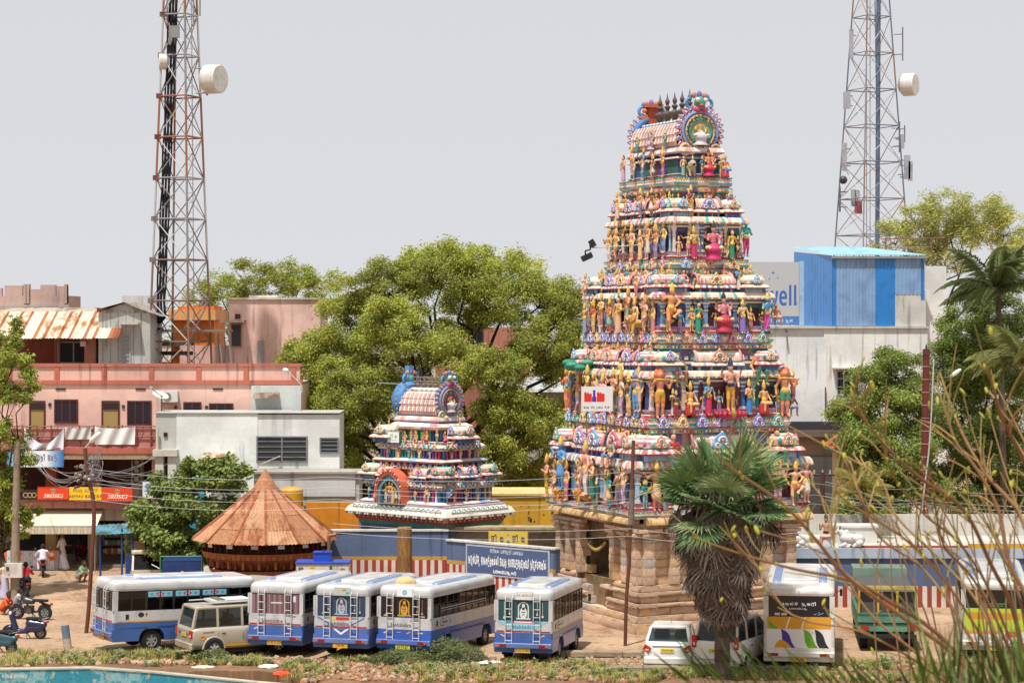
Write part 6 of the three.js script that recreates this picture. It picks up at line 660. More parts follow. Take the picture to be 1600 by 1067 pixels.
{const o=thing('street_lamp','small angled street lamp on the white block by the big tree','lamp',P(471,604,112));part('arm',tube([V(0,-0.3,0),V(0.0,0,0),P(449,580,112).sub(P(471,604,112))],0.035),MM.pale,o);lampHead(o,P(451,580,112).sub(P(471,604,112)),P(441,577,112).sub(P(471,604,112)),0.12);}
{const c=P(254,624,112),o=thing('satellite_dish','tilted white satellite dish on the roof of the white block','satellite dish',V(c.x,P(0,646,112).y+0.1,-111.6));const g=new G();g.add(nonIdx(new THREE.SphereGeometry(0.62,18,6,0,6.29,0,0.75)),trs(0,0,0,R(200),0,R(20),1,0.55,1),'#c8c4bc');const m=part('dish',g,M.matte,o);m.position.set(0,1.05,0);part('mount',new G().bar(V(0,-0.1,0),V(0,0.8,0),0.04,'#666'),M.paint,o);part('feed_arm',new G().bar(V(0,0.75,0),V(-0.45,1.15,0.4),0.02,'#777').box(0.12,0.12,0.12,-0.45,1.18,0.4,'#d8d8d4'),M.paint,o);}
const wireM=new THREE.MeshStandardMaterial({color:new THREE.Color(0.42,0.42,0.42),roughness:0.5,metalness:0.3});
function wire(label,pts,sag=0.3,r=0.008){const P3=pts.map(([x,y,d])=>P(x,y,d)),out=[];for(let i=0;i+1<P3.length;i++)for(let k=0;k<8;k++){const t=k/8,p=P3[i].clone().lerp(P3[i+1],t);p.y-=sag*4*t*(1-t);out.push(p);}out.push(P3[P3.length-1]);const c=out[0].clone();const m=solo('overhead_wire',tube(out.map((p)=>p.clone().sub(c)),r,out.length*2),wireM,label,'wire','overhead wires');m.position.copy(c);return m;}
const nth=['topmost','second','third','fourth','fifth','sixth','seventh','eighth','lowest'];
[[741,736],[757,755],[763,766],[776,779],[789,784]].forEach(([a,b],i)=>wire(nth[i]+' of five thin wires strung from the leaning pole to the thin pole',[[115,a-12,90],[520,a+4,89],[988,b,86.5]],0.28));
[[742,806],[748,824],[756,838]].forEach(([a,b],i)=>wire(nth[i]+' of three wires running right from the thin pole past the fan palm',[[988,a,86.5],[1284,b-50,100],[1700,b+10,101]],0.25));
[[752,770],[770,788],[775,797],[780,806]].forEach(([a,b],i)=>wire(nth[i]+' of four wires between the short brown pole and the red ringed pole',[[1286,a,108],[1443,a+10,106],[1700,b,104]],0.2));
[[818,826],[832,838]].forEach(([a,b],i)=>wire((i?'lower':'upper')+' of two wires crossing low before the stone base',[[520,a,88],[985,b,86.4],[1250,b+6,85]],0.2));
for(let k=0;k<9;k++){seed(60+k);wire(nth[k]+' loose wire hanging from the leaning iron pole toward the shop balcony',[[rr(122,150),rr(732,748),90],[rr(30,60)+k*3,690+k*5,rr(100,112)]],rr(0.3,1.2));}
for(let k=0;k<8;k++){seed(80+k);wire(nth[k]+' wire from the leaning iron pole to the white column by the bakery',[[rr(130,152),rr(730,750),90],[rr(236,262),706+k*9,109.6]],rr(0.05,0.4));}
wire('white rod-like cable end beside the small gate tower',[[590,598,106],[648,600,104]],0.02,0.018);
// ---------------------------------------------------------------- trees: limbs + many small leaves
const leafGeo=(n,R0,lw,ll,droop=0.2)=>{const g=new G();for(let k=0;k<n;k++){const d=V(gauss(),gauss()*0.8,gauss()).normalize(),p=d.clone().multiplyScalar(R0*Math.pow(rnd(),0.6)),t=V(gauss(),gauss()*0.5-droop,gauss()).normalize(),s=V(gauss(),gauss(),gauss()).cross(t).normalize().multiplyScalar(lw/2),q=p.clone().addScaledVector(t,ll),m=p.clone().addScaledVector(t,ll*0.45);g.tri(p,m.clone().add(s),q,[1,1,1]);g.tri(p,q,m.clone().sub(s),[1,1,1]);}return g.geo();};
function limb(g,a,b,r0,r1,col,kink=0.12){const n=4,L=a.distanceTo(b);let p=a.clone();for(let k=1;k<=n;k++){const q=a.clone().lerp(b,k/n);if(k<n)q.add(V(rr(-1,1)*L*kink,rr(-0.5,1)*L*kink,rr(-1,1)*L*kink));g.bar(p,q,r0+(r1-r0)*(k-1)/n,col,6,r0+(r1-r0)*k/n);p=q;}return p;}
function tree(name,label,base,o){
const t=thing(name,label,o.cat||'tree',base,0,o.group),tg=new G(),bc=o.bark||'#5a4a3c',fork=V(o.fork?.[0]||0,o.fork?.[1]||2,o.fork?.[2]||0),r0=o.r||0.3;
limb(tg,V(0,-0.15,0),fork,r0*1.25,r0,bc,0.03);
const inst=[],cols=[];
for(const[x,y,z,r,n]of o.lobes){
const c=V(x,y,z),mid=fork.clone().lerp(c,0.55).add(V(rr(-0.5,0.5),-r*0.2,rr(-0.5,0.5)));limb(tg,fork,mid,r0*0.5,r0*0.26,bc);limb(tg,mid,c.clone().add(V(0,-r*0.2,0)),r0*0.26,r0*0.1,bc);
for(let k=0;k<5;k++){const d=V(gauss(),gauss(),gauss()).normalize().multiplyScalar(r*0.85);d.y=d.y*0.8;limb(tg,c.clone().add(V(0,-r*0.2,0)),c.clone().add(d),r0*0.1,r0*0.03,bc);}
const lobeTone=rr(0.8,1.18),clumps=Array.from({length:Math.max(6,Math.round(n/15))},()=>{const d=V(gauss(),gauss()*0.9+0.12,gauss()).normalize().multiplyScalar(r*Math.pow(rr(0.25,1),0.5));d.y*=o.flat||0.82;return[d,rr(0.85,1.15),rr(0.5,1)];});
for(let k=0;k<n*1.45;k++){const[cd,ct,cs]=pick(clumps),p=c.clone().add(cd).add(V(gauss(),gauss()*0.7,gauss()).multiplyScalar(r*0.22*cs));const s=(o.size||1)*rr(0.7,1.25);inst.push(M4().compose(p,new THREE.Quaternion().setFromEuler(new THREE.Euler(rr(-0.5,0.5),rr(0,6.28),rr(-0.5,0.5))),V(s,s,s)));const tn=lobeTone*ct*rr(0.8,1.2),yl=rr(0,1);cols.push([tn*(1+0.35*yl*(o.yellow??0.6)),tn,tn*(1-0.2*yl)]);}
}
part('trunk',tg,M.bark,t);
const im=new THREE.InstancedMesh(o.geo,o.mat,inst.length);inst.forEach((m,i)=>{im.setMatrixAt(i,m);im.setColorAt(i,new THREE.Color(...cols[i]));});im.name='crown';im.userData.kind='stuff';im.castShadow=im.receiveShadow=true;t.add(im);return t;
}
seed(101);
const LG={neem:leafGeo(20,0.44,0.06,0.16),small:leafGeo(14,0.26,0.07,0.15),broad:leafGeo(10,0.26,0.13,0.2),airy:leafGeo(11,0.45,0.06,0.22)};
const LM={neem:leafMat(0.34,0.41,0.08),bright:leafMat(0.28,0.36,0.06),dark:leafMat(0.075,0.115,0.03),pale:leafMat(0.42,0.47,0.15),olive:leafMat(0.16,0.17,0.06)};
{
const D=119,b=P(690,0,D),L=(px,py,dz,r,n)=>{const p=P(px,py,D);return[p.x-b.x,p.y,dz,r,n];};
tree('spreading_tree','big spreading light green tree behind the small gate tower',V(b.x,0,-D),{fork:[0,4.2,0],r:0.42,geo:LG.neem,mat:LM.neem,bark:'#4c4038',yellow:0.7,lobes:[
L(500,640,1,1.9,620),L(480,690,0,1.5,420),L(520,560,0,2.0,640),L(545,500,-1,1.8,520),L(570,610,2.5,2.0,600),L(600,450,0,1.9,560),L(640,520,2,2.1,620),L(655,420,-1,1.6,420),L(690,440,1,1.7,480),L(735,410,0,1.8,500),L(700,560,3,1.9,520),L(760,470,1.5,1.7,460),L(790,430,-1,1.7,420),L(840,470,0,1.9,540),L(885,490,0,1.5,380),L(850,540,1.5,1.8,480),L(880,580,0,1.4,360),L(530,720,2,1.4,360),L(560,690,-1,1.8,460),L(780,580,3,1.5,360),L(790,640,2.5,1.7,460),L(770,710,3,1.6,420),L(830,660,2,1.7,460),L(845,720,1,1.6,400),L(600,560,-2,1.8,420),L(730,500,-2,1.5,300),L(640,650,-2,1.8,420),L(520,765,1,1.0,200),L(590,760,-2,1.6,360),L(800,760,-1,1.6,360),L(870,650,-1,1.5,320),L(455,610,0,1.2,260),L(470,560,-1,1.2,260),L(450,665,1,1.0,240),L(490,735,2.5,1.0,240),L(545,650,3,1.3,300),L(520,790,2,0.8,150),L(610,500,2.5,1.4,300),L(900,530,1,1.1,240)]});}
const belt=(name,label,D,px,base,lobes,o)=>{const b=P(px,0,D);return tree(name,label,V(b.x,base||0,-D),{r:0.24,...o,lobes:lobes.map(([x,y,r,n,dz=0])=>{const p=P(x,y,D);return[p.x-b.x,p.y-(base||0),dz,r,n];})});};
belt('distant_tree','soft green treetop behind the lattice mast and the pink block',150,400,0,[[345,455,1.7,240],[385,440,1.8,260],[430,450,1.7,240],[470,440,1.8,260],[505,455,1.6,220],[310,470,1.4,160],[360,485,1.6,220]],{fork:[0,9,0],geo:LG.airy,mat:LM.neem});
belt('distant_tree','yellow green treetop behind the blue shed',152,1430,0,[[1400,375,1.5,200],[1440,355,2.0,320],[1480,340,2.2,360],[1530,345,2.3,380],[1570,360,2.0,300],[1500,385,2.2,340],[1450,400,1.8,260],[1590,400,2,260]],{fork:[1,11,0],geo:LG.airy,mat:LM.pale});
belt('leafy_tree','fresh green tree between the white building and the red ringed pole',113,1400,0,[[1330,640,1.1,260],[1360,600,1.3,320],[1400,580,1.4,340],[1390,640,1.6,420,1],[1350,690,1.4,360,1],[1400,700,1.7,460,1.5],[1360,750,1.3,320,1],[1420,760,1.7,420,1],[1440,640,1.5,360],[1330,790,1.1,220,1],[1390,810,1.4,300,1.5]],{fork:[0,2.4,0],geo:LG.neem,mat:leafMat(0.24,0.33,0.08)});
belt('leafy_tree','dense dark green tree mass on the far right behind the twigs',116,1540,0,[[1480,600,1.8,460],[1530,560,2,520],[1580,620,2.1,520],[1500,680,2.1,560,1],[1560,720,2.1,560,1],[1480,760,1.9,460,1],[1540,800,1.9,460,1],[1600,780,1.9,420,1],[1600,540,1.8,360],[1560,480,1.6,320],[1500,520,1.5,300]],{fork:[0,3,0],geo:LG.neem,mat:leafMat(0.19,0.27,0.06)});
belt('pole_tree','bright green feathery tree around the concrete pole at the left edge',102.5,8,0,[[10,520,0.9,121],[25,560,1.0,143,0.6],[0,600,1.1,143],[30,620,1.0,154,0.8],[15,680,1.2,176,0.8],[30,720,0.9,121,0.8],[5,760,1.1,154,0.8],[25,800,1.0,143,0.6],[45,815,0.8,99,0.4],[-10,830,1.0,110],[50,595,0.55,55,0.8]],{fork:[-0.3,1.8,-0.4],r:0.14,geo:LG.small,mat:LM.bright});
belt('climbing_shrub','leafy shrub with pale flowers between the shops and the tin-roofed car',104,290,0,[[235,810,1.0,300],[270,770,1.1,340],[310,745,0.9,240],[350,745,1.0,300],[300,800,1.2,380,0.4],[260,840,1.1,320,0.4],[320,850,1.1,320,0.4],[225,845,0.7,160],[345,800,0.9,220],[290,870,1.0,240,0.5]],{fork:[0,0.9,0],r:0.12,geo:LG.broad,mat:leafMat(0.2,0.28,0.07),cat:'shrub'});
// ---------------------------------------------------------------- palms
function frondGeo(L,n,w,curl,sweep=0.5){const g=new G(),pt=(t)=>V(0,Math.sin(t*1.2)*L*0.28-t*t*L*curl,t*L*(1-0.18*t));let p=pt(0);for(let k=1;k<=10;k++){const q=pt(k/10);g.bar(p,q,0.03*(1.15-k/10),[0.9,0.8,0.5],4);p=q;}for(let k=2;k<n;k++){const t=k/n,a=pt(t),len=w*Math.sin(Math.PI*Math.min(1,t*0.85+0.16))*rr(0.85,1.1);for(const s of[-1,1]){const d=V(s,-0.25-rr(0,0.35),sweep).normalize(),tip=a.clone().addScaledVector(d,len).add(V(0,-len*0.28,0)),m=a.clone().addScaledVector(d,len*0.5),e=V(0,0.0,0.035);g.tri(a.clone().sub(e),m.clone().add(e),tip,jit([1,1,1],0.12));g.tri(a.clone().sub(e),m.clone().sub(e),m.clone().add(e),jit([1,1,1],0.12));}}return g.geo();}
seed(111);
const FR=[frondGeo(3.4,46,0.85,0.42),frondGeo(3.0,44,0.8,0.6),frondGeo(3.6,46,0.9,0.3)];
const coconut=(label,px,py,D,n,mat,k=1,spread=1)=>{const c=P(px,py,D),o=thing('coconut_palm',label,'palm',V(c.x+0.3,0,-D),0,null),tr=new G();let p=V(0,-0.1,0);for(let i=1;i<=8;i++){const q=V(-0.3*(i/8)**2,c.y*i/8,0);tr.bar(p,q,0.2-i*0.008,i % 2?'#7a6c5c':'#6c5f50',8,0.19-i*0.008);p=q;}part('trunk',tr,M.bark,o);for(let i=0;i<n;i++){const f=part('frond',pick(FR),mat,o);f.position.set(-0.3,c.y,0);f.rotation.set(-rr(-0.35,1.0)*spread,i/n*6.283+rr(-0.2,0.2),rr(-0.3,0.3),'YXZ');f.scale.setScalar(k*rr(0.85,1.1));}const nuts=new G();for(let i=0;i<7;i++)nuts.sph(0.14,-0.3+Math.cos(i)*0.3,c.y-0.25,Math.sin(i)*0.3,'#8a8a3a',1.2,true);part('coconuts',nuts,M.paint,o);return o;};
const palmMat=(r,g,b)=>{const m=leafMat(r,g,b,0.3);m.vertexColors=true;m.roughness=0.5;return m;};
coconut('tall coconut palm with drooping fronds right of the white building',1560,450,112,22,palmMat(0.17,0.21,0.07),1.1);coconut('coconut palm with sunlit fronds at the right edge',1605,560,109,18,palmMat(0.24,0.26,0.08),1.05);coconut('small yellowing palm below the orange tiled kiosk',1348,762,104,16,palmMat(0.33,0.30,0.07),0.62,0.8);
function fanGeo(R0,n,arc,dead){const g=new G();for(let k=0;k<n;k++){const a=(k/(n-1)-0.5)*arc,da=arc/n*(dead?0.34:0.5),w=(f)=>f,pt=(r,t,y)=>V(Math.sin(t)*r,y,Math.cos(t)*r),L=R0*(0.82+0.18*Math.cos(a*0.7))*rr(0.92,1.06),f=(k % 2?1:-1)*0.03*R0,dr=dead?rr(0.25,0.6):rr(0.02,0.14),ax=dead?rr(-0.12,0.12):rr(-0.03,0.03),cl=jit([1,1,1],dead?0.3:0.12),A=V(0,0,0),b0=pt(L*0.5,a-da,-f-L*dr*0.15),b1=pt(L*0.5,a+da,f-L*dr*0.15),tip=pt(L*(dead?0.85:1),a+ax,-L*dr),m=pt(L*0.78,a-da*0.35+ax/2,-L*dr*0.5),m2=pt(L*0.78,a+da*0.35+ax/2,-L*dr*0.5);g.tri(A,b0,b1,cl);g.quad(b0,m,m2,b1,cl);g.tri(m,tip,m2,cl);}g.bar(V(0,0,0.1*R0),V(0,0.02,-R0*1.0),0.03,[0.9,0.9,0.6],4);return g.geo();}
{seed(121);const D=77.8,c=P(1129,800,D),o=thing('fan_palm','shaggy fan palm with green crown and grey skirt of dead leaves before the tower','palm',V(c.x,0,-D)),tr=new G();for(let i=0;i<14;i++)tr.cyl(0.29-i*0.004,0.27-i*0.004,c.y/14,0,c.y*i/14-0.1,0,i % 2?'#6a5c50':'#584a40',10);part('trunk',tr,M.bark,o);
const live=[fanGeo(1.3,30,3.7),fanGeo(1.2,26,3.3),fanGeo(1.4,32,4.0)],dead=[fanGeo(1.15,15,2.2,true),fanGeo(1.0,12,1.5,true),fanGeo(1.25,14,1.8,true)],gm=[palmMat(0.12,0.21,0.075),palmMat(0.17,0.26,0.09),palmMat(0.28,0.36,0.17)],dm=[[0.16,0.125,0.105],[0.25,0.21,0.185],[0.11,0.08,0.06],[0.36,0.33,0.3],[0.15,0.11,0.08]].map((q)=>{const m=std({color:new THREE.Color(...q),roughness:0.9,side:THREE.DoubleSide});return m;});
const place=(name,geo,mat,el,az,r,y,sc)=>{const f=part(name,geo,mat,o),d=V(Math.cos(el)*Math.sin(az),Math.sin(el),Math.cos(el)*Math.cos(az));f.position.set(d.x*r,y+d.y*r,d.z*r);f.rotation.set(-el,az,rr(-0.5,0.5),'YXZ');f.scale.setScalar(sc);return f;};
for(let i=0;i<50;i++){const el=R(-26+104*Math.pow(rnd(),0.9));place('fan_leaf',pick(live),pick(gm),el,i*2.399,rr(1.0,1.95),c.y,rr(0.88,1.12));}
for(let i=0;i<22;i++)place('withered_leaf',pick(dead),dm[3],R(rr(-55,-20)),i*2.399+1,rr(0.8,1.1),c.y+0.1,rr(0.8,1.0));
for(let i=0;i<290;i++){const t=Math.pow(i/290,0.9),y=c.y-0.1-t*3.55,wd=2.5*(1-t)+0.75*t;const az=i*2.399,f=place('dead_leaf',pick(dead),pick(dm),R(rr(-84,-48)),az,0.3,y,rr(0.75,1.15)*(1-0.15*t)),hr=wd*rr(0.35,0.72);f.position.set(Math.sin(az)*hr,y+0.55-hr*0.15,Math.cos(az)*hr);}}
// ---------------------------------------------------------------- weeds and rubble on the bank
seed(131);
const LMP=leafMat(0.2,0.32,0.10);
const tuft=(n,h,w,lean)=>{const g=new G();for(let k=0;k<n;k++){const a=rr(0,6.28),r=rr(0,w),b=V(Math.cos(a)*r,0,Math.sin(a)*r),t=b.clone().add(V(Math.cos(a)*lean*rr(0.2,1),h*rr(0.5,1),Math.sin(a)*lean*rr(0.2,1))),s=V(-Math.sin(a),0,Math.cos(a)).multiplyScalar(0.012+0.01*rnd());g.tri(b.clone().sub(s),b.clone().add(s),t,jit([1,1,1],0.25));}return g.geo();};
const herb=(n,h,ls)=>{const g=new G();for(let k=0;k<n;k++){const a=rr(0,6.28),y=rr(0.1,1)*h,d=V(Math.cos(a),rr(0,0.7),Math.sin(a)).normalize(),p=V(0,y,0).add(V(Math.cos(a)*0.02,0,Math.sin(a)*0.02)),s=V(-Math.sin(a),0,Math.cos(a)).multiplyScalar(ls*0.3),q=p.clone().addScaledVector(d,ls),m=p.clone().addScaledVector(d,ls*0.55);g.tri(p,m.clone().add(s),q,[1,1,1]);g.tri(p,q,m.clone().sub(s),[1,1,1]);}return g.geo();};
const scatter=(name,label,geo,mat,n,place,kind)=>{const im=new THREE.InstancedMesh(geo,mat,n);for(let i=0;i<n;i++){const[p,s,col]=place(i);im.setMatrixAt(i,M4().compose(p,new THREE.Quaternion().setFromEuler(new THREE.Euler(kind?rr(0,6):rr(-0.15,0.15),rr(0,6.28),kind?rr(0,6):rr(-0.15,0.15))),V(s,s*(kind?rr(0.5,0.9):1),s)));im.setColorAt(i,new THREE.Color(...col));}im.name=numbered(name);im.castShadow=im.receiveShadow=true;scene.add(im);return tag(im,label,null,null,'stuff');};
const bankH=(x,zc)=>{const z=zc+77.6,e=sst(4.6,3.2,Math.abs(z))*sst(22,19,Math.abs(x));if(x<-6.5&&z>-1.75)return-2.2*sst(-6.5,-8,x)-0.03;return e*(0.04+0.5*Math.max(0,fbm((x+30)/16,(z+9)/16,8,8,4,5)-0.4))-0.03;};
const bankSpot=(x0,x1,y0,y1)=>{for(let k=0;k<40;k++){const px=rr(x0,x1),p=ground(px,rr(y0,y1)),d=fbm((p.x+60)/40,(-p.z)/40,16,16,5,3);if(rnd()<sst(0.45,0.56,d))return p;}return ground(rr(x0,x1),rr(y0,y1));};
const bankY=(px)=>(px<330?1029:px<600?1040:px<780?1036:1044);
const gm2=std({vertexColors:true,color:new THREE.Color(0.34,0.33,0.13),roughness:0.9,side:THREE.DoubleSide});
scatter('grass','dry and green grass tufts along the bank',tuft(16,0.34,0.16,0.22),gm2,2000,()=>{const px=Math.pow(rnd(),0.9)*1640-20,p=bankSpot(px-40,px+40,bankY(px)-9,px<470?1043:1068),t=rnd();p.y=Math.max(0,bankH(p.x,p.z));return[p,rr(0.45,1.0),t<0.3?[0.6,0.85,0.45]:t<0.7?[1,0.92,0.6]:[1.3,1.15,0.85]];});
scatter('low_weeds','low leafy weeds growing on the bank',herb(26,0.3,0.16),leafMat(0.26,0.31,0.13),520,()=>{const px=rr(80,1600),p=bankSpot(px-30,px+30,bankY(px)-6,px<470?1043:1066);p.y=Math.max(0,bankH(p.x,p.z));return[p,rr(0.4,0.95),[rr(0.7,1.2),rr(0.8,1.1),rr(0.7,1.2)]];});
scatter('gravel_rubble','broken brick and stone rubble on the bank',new THREE.IcosahedronGeometry(0.1,0),std({vertexColors:false,color:new THREE.Color(0.36,0.275,0.2),roughness:0.95,map:T.stone}),3200,()=>{const t=rnd(),px=t<0.75?rr(430,1000):rr(0,1600),p=ground(px,rr(px<430?1018:1030,px<470?1043:1068));p.y=Math.max(0,bankH(p.x,p.z))+0.02;return[p,Math.pow(rnd(),2)*1.3+0.25,pick([[1,0.8,0.65],[1.1,1.05,1],[0.8,0.62,0.5],[1.3,1.2,1.1],[1.05,0.7,0.55]])];},1);
{
const g=new THREE.PlaneGeometry(44,9.4,200,60);g.rotateX(-Math.PI/2);const p=g.attributes.position,col=new Float32Array(p.count*3);for(let i=0;i<p.count;i++){const x=p.getX(i),z=p.getZ(i);p.setY(i,bankH(x,z-77.6));const c=mixc('#8e7054','#7a5c42',fbm((x+30)/8,(z+9)/8,16,16,14,4));col.set(c,i*3);}g.setAttribute('color',new THREE.BufferAttribute(col,3));const uv=g.attributes.uv;for(let i=0;i<p.count;i++)uv.setXY(i,p.getX(i),p.getZ(i));g.computeVertexNormals();const m=solo('bank_terrain',g,M.dirt,'low uneven earth bank with rubble below the buses',null,null,'structure');m.position.set(0,0.004,-77.6);}
const bushG=leafGeo(20,0.3,0.035,0.2,-0.3);
for(const[px,py,w,n,lab]of[[690,1035,1.3,330,'feathery grey green bush before the bus with the gold deity window'],[620,1044,0.7,150,'small feathery bush on the rubble bank'],[330,1032,0.5,110,'leafy weed clump in front of the silver car']]){const b=ground(px,py);b.y=Math.max(0,bankH(b.x,b.z));const o=thing('bush',lab,'bush',b),im=new THREE.InstancedMesh(bushG,leafMat(0.19,0.23,0.09),n);for(let i=0;i<n;i++){const a=rr(0,6.28),r=Math.sqrt(rnd())*w,h=rr(0.05,1)*0.62*w*Math.sqrt(Math.max(0,1-(r/w)**2));im.setMatrixAt(i,trs(Math.cos(a)*r*1.25,h,Math.sin(a)*r*0.6,0,a,0,0.8,0.8,0.8));im.setColorAt(i,new THREE.Color(rr(0.8,1.25),rr(0.85,1.15),rr(0.7,1.2)));}im.name='foliage';im.userData.kind='stuff';o.add(im);const s=new G();for(let i=0;i<9;i++){const a=i*0.7;s.bar(V(0,0,0),V(Math.cos(a)*w*0.7,0.3*w,Math.sin(a)*w*0.4),0.012,'#7a6a48',4);}part('stems',s,M.bark,o);}
for(const[px,py,h,lab]of[[1047,1030,0.62,'broad-leaved green plant before the white sedan'],[1090,1034,0.75,'tall broad-leaved plant between the two white cars'],[1008,1036,0.5,'low broad-leaved plant beside the stone slab'],[870,1020,0.45,'small upright plant by the bus with the blue emblem'],[1062,1040,0.4,'squat green plant under the white sedan plate'],[1380,1050,0.6,'green weed plant at the foot of the twigs']]){const b=ground(px,py);b.y=Math.max(0,bankH(b.x,b.z));const o=thing('milkweed_plant',lab,'plant',b),st=new G(),lf=[];for(let s=0;s<4;s++){const a=rr(0,6.28),top=V(Math.cos(a)*0.16,h*rr(0.7,1),Math.sin(a)*0.16);st.bar(V(0,0,0),top,0.014,'#7f9a58',5);for(let k=1;k<6;k++){const p=top.clone().multiplyScalar(0.25+k*0.15),q=a+k*1.57,l=new G(),d=V(Math.cos(q),0.5,Math.sin(q)).normalize(),w=V(-Math.sin(q),0,Math.cos(q)).multiplyScalar(0.055),e=p.clone().addScaledVector(d,0.17),m=p.clone().addScaledVector(d,0.09);l.tri(p,m.clone().add(w),e,[1,1,1]);l.tri(p,e,m.clone().sub(w),[1,1,1]);part('leaf',l,LMP,o);}}part('stem',st,M.matte,o);}
// ---------------------------------------------------------------- far town and trees beyond, closing the view
seed(141);
for(const[px,D,w,y,col,lab]of[[560,170,9,560,'#cfc4b8','far cream house behind the left half of the big tree'],[640,185,10,545,'#d6d4d0','far white house behind the middle of the big tree'],[880,175,8,560,'#c8b4a0','far tan house between the big tree and the tall tower'],[1500,180,14,560,'#c4c0b8','far grey house behind the right-hand palms'],[150,190,16,540,'#c8bcb0','far plain house behind the rooftop sheds']])simpleBlock('far_house',lab,D,px-w*10,px+w*10,y,col,5,(o,U,Y)=>{part('parapet_cap',new G().bx(U(px-w*10)-0.1,U(px+w*10)+0.1,Y(y),Y(y)+0.3,-5.1,0.1,'#b8b0a8'),M.plaster,o);for(let k=0;k<4;k++)win(o,U(px-w*7+k*w*4.6),Y(y)-2,0,1.1,1.3,{cols:2});});
{const wood=new THREE.InstancedMesh(LG.airy,leafMat(0.17,0.2,0.06),9000);for(let i=0;i<9000;i++){const px=rr(-300,1900),D=rr(205,330),c=P(px,0,D),k=Math.pow(fbm(px/300+4,0.3,32,4,6,3),1.2),s=rr(1.6,3);wood.setMatrixAt(i,trs(c.x,rr(0.3,5+12*k),-D,0,rr(0,6),0,s,s,s));wood.setColorAt(i,new THREE.Color(rr(0.7,1.3),rr(0.8,1.15),rr(0.7,1.1)));}wood.name='far_treeline';scene.add(tag(wood,'hazy green belt of trees along the horizon',null,null,'stuff'));}
// ---------------------------------------------------------------- vehicles
const plan=(w,l,r)=>{const s=new THREE.Shape(),a=w/2,b=l/2;s.moveTo(-a+r,-b);s.lineTo(a-r,-b);s.quadraticCurveTo(a,-b,a,-b+r);s.lineTo(a,b-r);s.quadraticCurveTo(a,b,a-r,b);s.lineTo(-a+r,b);s.quadraticCurveTo(-a,b,-a,b-r);s.lineTo(-a,-b+r);s.quadraticCurveTo(-a,-b,-a+r,-b);return s;};
const slab=(w,l,r,y0,y1,bev=0)=>{const g=new THREE.ExtrudeGeometry(plan(w-2*bev,l-2*bev,r),{depth:y1-y0-2*bev,bevelEnabled:bev>0,bevelSize:bev,bevelThickness:bev,bevelSegments:4,curveSegments:6});g.rotateX(-Math.PI/2);g.translate(0,y0+bev,0);return g;};
function wheel(parent,x,y,z,r,w,rimC='#b8b8b8',dual){const o=new THREE.Group();o.name='wheel';o.position.set(x,y,z);o.rotation.z=Math.PI/2;parent.add(o);const prof=[[r*0.55,-w/2],[r*0.92,-w/2],[r,-w*0.3],[r,w*0.3],[r*0.92,w/2],[r*0.55,w/2]];part('tyre',new G().lathe(prof,0,0,0,'#1b1a1a',24),M.rubber,o);const rim=new G();rim.cyl(r*0.58,r*0.58,w*0.7,0,-w*0.35,0,'#3a3a3c',18);for(const s of[-1,1]){rim.cyl(r*0.2,r*0.18,0.03,0,s*w*0.36-0.015,0,rimC,10);for(let k=0;k<6;k++){const a=k*Math.PI/3;rim.box(r*0.42,0.03,r*0.2,Math.cos(a)*r*0.36,s*w*0.36,Math.sin(a)*r*0.36,rimC,0,-a,0);}rim.add(nonIdx(new THREE.TorusGeometry(r*0.54,r*0.05,5,20)),trs(0,s*w*0.38,0,Math.PI/2),rimC);}part('rim',rim,M.paint,o);return o;}
const plateMat=(txt,bg,fg)=>printMat(canvasTex(160,48,(x,w,h)=>{x.fillStyle=bg;x.fillRect(0,0,w,h);x.fillStyle=fg;x.font='bold 30px sans-serif';x.textAlign='center';x.fillText(txt,w/2,35);}));
const clearTex=(w,h,draw)=>{const t=canvasTex(w,h,draw);return new THREE.MeshStandardMaterial({map:t,transparent:true,roughness:0.5,side:THREE.DoubleSide});};
const deity=(bg,metal,glow)=>(x,w,h)=>{x.fillStyle=bg;x.fillRect(0,0,w,h);const gr=(a,b,c,d,col)=>{x.fillStyle=col;x.beginPath();x.ellipse(a*w,b*h,c*w,d*h,0,0,7);x.fill();};for(const a of[0.12,0.22,0.78,0.88]){x.fillStyle=metal;x.fillRect(a*w-2,h*0.08,4,h*(0.5+(a*7 % 0.3)));x.beginPath();x.arc(a*w,h*(0.62+(a*7 % 0.3)),12,0,7);x.fill();}x.lineWidth=12;x.strokeStyle=metal;x.beginPath();x.arc(w/2,h*0.34,h*0.25,Math.PI,0);x.lineTo(w/2+h*0.25,h*0.85);x.moveTo(w/2-h*0.25,h*0.34);x.lineTo(w/2-h*0.25,h*0.85);x.stroke();gr(0.5,0.28,0.03,0.13,metal);gr(0.5,0.62,0.075,0.28,metal);gr(0.5,0.4,0.03,0.07,glow);x.fillStyle=glow;x.fillRect(w*0.46,h*0.55,w*0.08,h*0.05);x.fillRect(w*0.47,h*0.68,w*0.06,h*0.04);x.fillStyle=metal;x.fillRect(w*0.36,h*0.86,w*0.28,h*0.07);};
